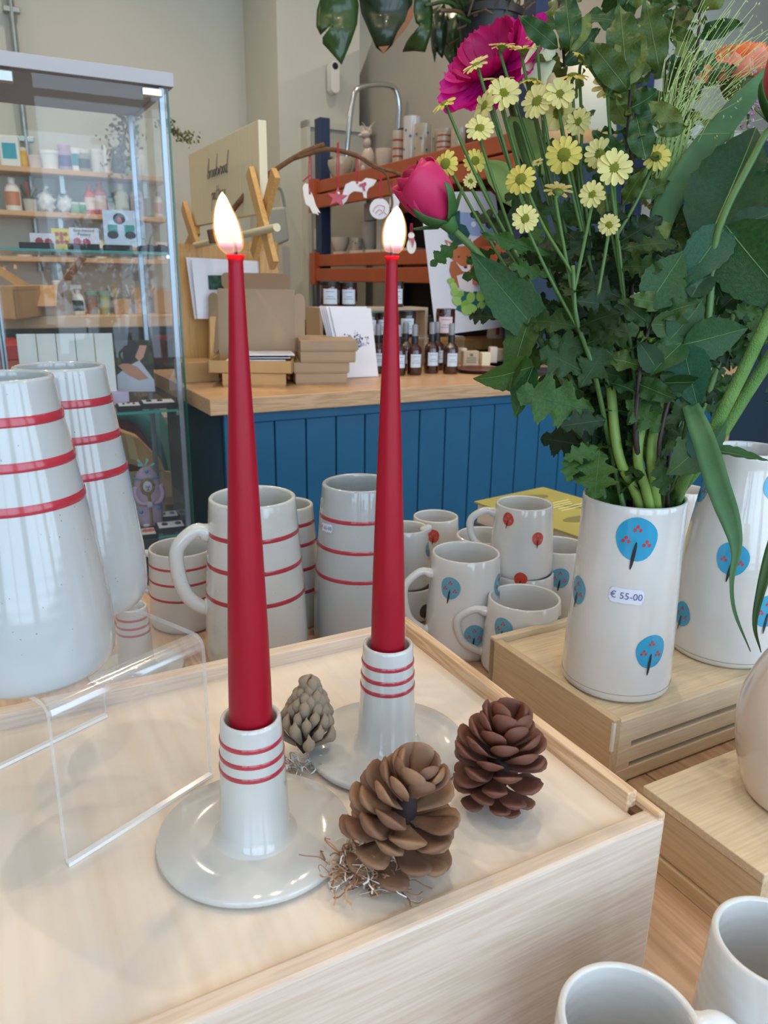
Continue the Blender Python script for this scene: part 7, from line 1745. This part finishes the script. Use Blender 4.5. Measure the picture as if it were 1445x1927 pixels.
t = thing('feathery_foliage', 'fine cut foliage stem spreading to the right behind the thick stalks', 'leafy branch', pts[0])
part(t, 'stem', tube(smooth_path(pts, 5), .0018, 7), M_stem, W=True, smooth=True)
for i in range(70):
    x = rnd.uniform(1250, 1450); y = rnd.uniform(520, 800) - (x - 1340) * .25; D = rnd.uniform(.66, .74); an = rnd.uniform(-2.2, .2); L = rnd.uniform(50, 90)
    a = PD(x, y, D); lf(t, 'chr', rnd.choice((0, 1, 1, 2)), rnd.randrange(3), a, PD(x + L * math.cos(an), y + L * math.sin(an), D), rnd.uniform(.4, .8))
# ---- gerberas ----
def gpet(name, m, L, w, curl, seed):
    V, Fs = [], []; n, k = 8, 4
    for i in range(n + 1):
        f = i / n; ww = w * (.45 + .75 * math.sin(math.pi * min(1, f * .78 + .08)) ) * (1 if f < .9 else .75 if f < 1 else .35)
        for j in range(k + 1):
            u = -1 + 2 * j / k; V.append(Vector((.010 + f * L, u * ww * .5, curl * L * f * f + .05 * w * math.cos(u * 7) + .16 * w * abs(u) + .02 * L * math.sin(f * 6 + seed))))
    for i in range(n):
        for j in range(k): a = i * (k + 1) + j; Fs.append((a, a + k + 1, a + k + 2, a + 1))
    return mk(name, (V, Fs), m, smooth=True)
def gerbera(label, p, nrm, R, stem, mo, mi, mcen, n, w, curl, sr=.0032):
    t = thing('gerbera', label, 'gerbera', stem[0]); Q = Matrix.Translation(p - t.location) @ Vector(nrm).normalized().to_track_quat('Z', 'Y').to_matrix().to_4x4()
    mo_ = [gpet('petal', mo, R - .010, w, curl, s) for s in range(3)]; mi_ = [gpet('petal', mi, (R - .010) * .66, w * .7, curl + .25, s) for s in range(2)]
    for i in range(n):
        inst(t, 'petal', mo_[i % 3], Q @ Matrix.Rotation(2 * math.pi * i / n + rndB.uniform(-.06, .06), 4, 'Z') @ Matrix.Rotation(rndB.uniform(-.16, .06), 4, 'Y') @ Matrix.Translation((0, 0, -.0012 * (i % 2))))
    for i in range(n): inst(t, 'petal', mi_[i % 2], Q @ Matrix.Rotation(2 * math.pi * (i + .5) / n, 4, 'Z') @ Matrix.Rotation(-.35 + rndB.uniform(-.1, .1), 4, 'Y') @ Matrix.Translation((0, 0, .002)))
    G = Matrix.Translation(t.location) @ Q
    part(t, 'flower_centre', xf(lathe([(0, .007), (.006, .0075), (.011, .005), (.012, 0), (0, -.002)], 20), G), mcen, W=True, smooth=True)
    part(t, 'calyx', xf(lathe([(0, -.018), (.004, -.018), (.010, -.014), (.0155, -.004), (.016, .001), (0, .001)], 20), G), C_('#4b5a2c', .8, bump=.8, bscale=700), W=True, smooth=True)
    part(t, 'stem', tube(smooth_path(stem + [p - Vector(nrm).normalized() * .017], 6), sr, 10), M_stem, W=True, smooth=True); return t
M_mag = leafmat('magenta_petal', '#e822a8', '#d41896', .45, .4); M_mag2 = leafmat('magenta_petal_inner', '#c21668', '#a8125c', .45, .25)
M_pea = leafmat('peach_petal_tip', '#f6b5a6', '#f3a184', .45, .35); M_ora = leafmat('orange_petal_inner', '#f0905c', '#ea7a48', .45, .35)
gerbera('large magenta gerbera at upper left of the bouquet', PD(938, 138, .70), (-.58, -.50, .62), .058, stempath(-.012, .016, [(1120, 760, .68), (1080, 600, .69), (1020, 400, .70), (975, 250, .70)]), M_mag, M_mag2, C_('#5c1030', .8, bump=.9, bscale=900), 18, .026, .10)
gerbera('peach and orange gerbera at upper right near the frame edge', PD(1388, 152, .72), (.02, -.02, 1), .043, stempath(.03, .004, [(1300, 820, .66), (1345, 700, .68), (1400, 480, .70), (1372, 290, .71), (1388, 200, .72)]), M_pea, M_ora, C_('#8a5030', .8, bump=.9, bscale=900), 26, .0135, .32)
# two thick hairy stalks leaving to the right
M_hair = mat('hairy_stem', '#6b9146', .7, col2='#55803a', vscale=60, bump=.8, bscale=900)
for i, (mx, P) in enumerate([(.030, [(1285, 905, .585), (1330, 830, .575), (1385, 725, .565), (1445, 600, .56), (1500, 480, .56)]), (.032, [(1300, 895, .60), (1345, 835, .585), (1405, 740, .575), (1470, 640, .57), (1520, 560, .57)])]):
    pts = stempath(mx, -.008 + .008 * i, P)
    single('thick_stalk', tube(smooth_path(pts, 6), .0048, 12), M_hair, ['upper thick pale green stalk leaving the vase to the right', 'lower thick pale green stalk running alongside to the right'][i], 'flower stem', pts[0], 'thick stalks leaving to the right', W=True, smooth=True)
for i, (mx, my, P) in enumerate([(.004, -.028, [(1200, 860, .585), (1215, 760, .585), (1225, 640, .59)]), (-.002, -.024, [(1165, 860, .59), (1150, 740, .59), (1140, 620, .60)]), (.010, -.026, [(1225, 850, .585), (1245, 720, .59), (1240, 600, .6)])]):
    pts = stempath(mx, my, P)
    single('green_stalk', tube(smooth_path(pts, 6), .0038, 10), C_('#7d9a48', .5, var=.15, vscale=50), ['bright green stalk in the middle of the vase mouth', 'bright green stalk left of the dark twig in the vase mouth', 'bright green stalk right of the dark twig in the vase mouth'][i], 'flower stem', pts[0], 'bright green stalks in the vase mouth', W=True, smooth=True)
# ---- long blades ----
def blade(t, P, widths, m, fold=.25, nrm=None, name='leaf_blade'):
    sp = smooth_path(P, 5); V, Fs = [], []; N_ = len(sp)
    for i, p in enumerate(sp):
        tan = (sp[min(i + 1, N_ - 1)] - sp[max(i - 1, 0)]).normalized(); z = (nrm or toward(p)); z = (z - tan * z.dot(tan)).normalized(); y = z.cross(tan)
        f = i / (N_ - 1) * (len(widths) - 1); k = min(int(f), len(widths) - 2); w_ = widths[k] + (widths[k + 1] - widths[k]) * (f - k)
        for u in (-1, -.5, 0, .5, 1): V.append(p + y * u * w_ * .5 + z * (abs(u) * fold * w_ * .5))
    for i in range(N_ - 1):
        for j in range(4): a = i * 5 + j; Fs.append((a, a + 5, a + 6, a + 1))
    return part(t, name, (V, Fs), m, W=True, smooth=True, solid=.0005)
DB = .54
P = [PD(x, y, d) for x, y, d in [(1262, 660, .60), (1292, 745, .575), (1325, 830, .55), (1350, 910, .54), (1376, 985, .535), (1385, 1035, .535), (1377, 1090, .535), (1382, 1150, .535), (1412, 1226, .535)]]
t = thing('blade_leaf', 'long folded grass green blade hanging down over the two painted vases', 'leaf', P[0])
blade(t, P, [.003, .010, .015, .0165, .015, .010, .005, .0026, .0022, .0005], LM['bla'][0], .35)
P = [PD(x, y, .53) for x, y in [(1480, 960), (1452, 1040), (1432, 1110), (1420, 1175), (1432, 1228)]]
t = thing('blade_leaf', 'thin dark blade drooping at the right frame edge above the jug', 'leaf', P[0]); blade(t, P, [.01, .009, .006, .003, .0005], LM['ros'][3], .3)
P = [PD(x, y, .62) for x, y in [(1225, 520), (1250, 400), (1310, 300), (1390, 200), (1450, 130)]]
t = thing('blade_leaf', 'broad ribbed grey green blade slanting up behind the peach gerbera', 'leaf', P[0]); blade(t, P, [.012, .020, .022, .018, .008], LM['bla'][0], .25)
P = [PD(x, y, .70) for x, y in [(1025, 330), (1010, 290), (985, 250), (955, 222)]]
t = thing('striped_leaf', 'pale striped leaf between the daisies under the magenta gerbera', 'leaf', P[0]); blade(t, P, [.010, .028, .026, .004], LM['bla'][1], .3)
P = [PD(x, y, .70) for x, y in [(990, 390), (965, 360), (935, 325), (908, 305)]]
t = thing('striped_leaf', 'second pale striped leaf lower, left of the daisy stems', 'leaf', P[0]); blade(t, P, [.012, .026, .022, .004], LM['bla'][1], .3)
P = [PD(x, y, .66) for x, y in [(1010, 180), (1008, 140), (1025, 100), (1045, 95)]]
t = thing('white_petal_leaf', 'pale cream green lily petal behind the upper daisies', 'petal', P[0]); blade(t, P, [.012, .026, .024, .006], C_('#d9dcb8', .5), .3)
# ---- panic grass ----
rnd = random.Random(5); gs, sd = [], []
b0 = PD(1235, 400, .64)
base_pts = [VB1 + Vector((.012, .010, VH1 * .3)), MOUTH + Vector((.014, .012, 0)), PD(1240, 620, .65), b0]
t = thing('panic_grass', 'airy light green panic grass plume spraying to the upper right', 'grass plume', base_pts[0])
part(t, 'stem', tube(smooth_path(base_pts, 5), .0012, 6), M_stem, W=True, smooth=True)
for i in range(100):
    a = b0 + Vector((rnd.uniform(-.008, .012), 0, rnd.uniform(0, .06)))
    x = rnd.uniform(1250, 1460); y = rnd.uniform(-10, 260) + max(0, (1330 - x)) * .2
    e = PD(x, y, .64 + rnd.uniform(-.05, .05)); mdl = a.lerp(e, .5) + Vector((-.006, 0, .012))
    gs.append(tube(smooth_path([a, mdl, e], 3), 0.0002, 3, caps=False))
    for k in range(3):
        c = a.lerp(e, rnd.uniform(.6, 1)) + Vector((rnd.uniform(-.004, .004), 0, rnd.uniform(-.003, .006)))
        sd.append(xf(lathe([(0, -.0016), (.0006, 0), (0, .0016)], 4), Matrix.Translation(c) @ Euler((rnd.uniform(-1, 1), rnd.uniform(-1, 1), 0)).to_matrix().to_4x4()))
o = part(t, 'hair_stalks', join(*gs), C_('#a9bf74', .6), W=True); o['kind'] = 'stuff'
o = part(t, 'seeds', join(*sd), C_('#c3c98a', .6), W=True); o['kind'] = 'stuff'
for k in range(5): 
    P = [b0 + Vector((.002 * k, 0, -.06)), b0 + Vector((.003 * k, 0, .0)), b0 + Vector((.004 * k + .004, 0, .07))]; blade(t, P, [.003, .006, .001], LM['bla'][1], .2)
# small pink statice at the right edge
M_stat = mat('mauve_statice', '#b58fb0', .7); 
for i, (x, y, n_, lab) in enumerate([(1408, 215, 40, 'small mauve statice cluster under the peach gerbera'), (1440, 330, 90, 'mauve and yellow statice cluster at the right frame edge')]):
    c = PD(x, y, .66); t = thing('statice_sprig', lab, 'flower stem', c, 'statice sprigs at the right')
    gs = []
    for k in range(n_):
        q = c + Vector((rnd.gauss(0, .006), rnd.gauss(0, .005), rnd.gauss(0, .012))); gs.append(xf(lathe([(0, -.0012), (.0012, .0), (.002, .0014), (0, .0005)], 5), Matrix.Translation(q) @ Euler((rnd.uniform(-1, 1), rnd.uniform(-1, 1), 0)).to_matrix().to_4x4()))
    o = part(t, 'florets', join(*gs), M_stat, W=True); o['kind'] = 'stuff'
    part(t, 'stem', tube(smooth_path([MOUTH + Vector((.026, .01, -.04)), MOUTH + Vector((.03, .012, 0)), PD(1330, 640, .68), PD(x - 8, y + 120, .67), c], 4), .0012, 6), M_stemd, W=True, smooth=True)
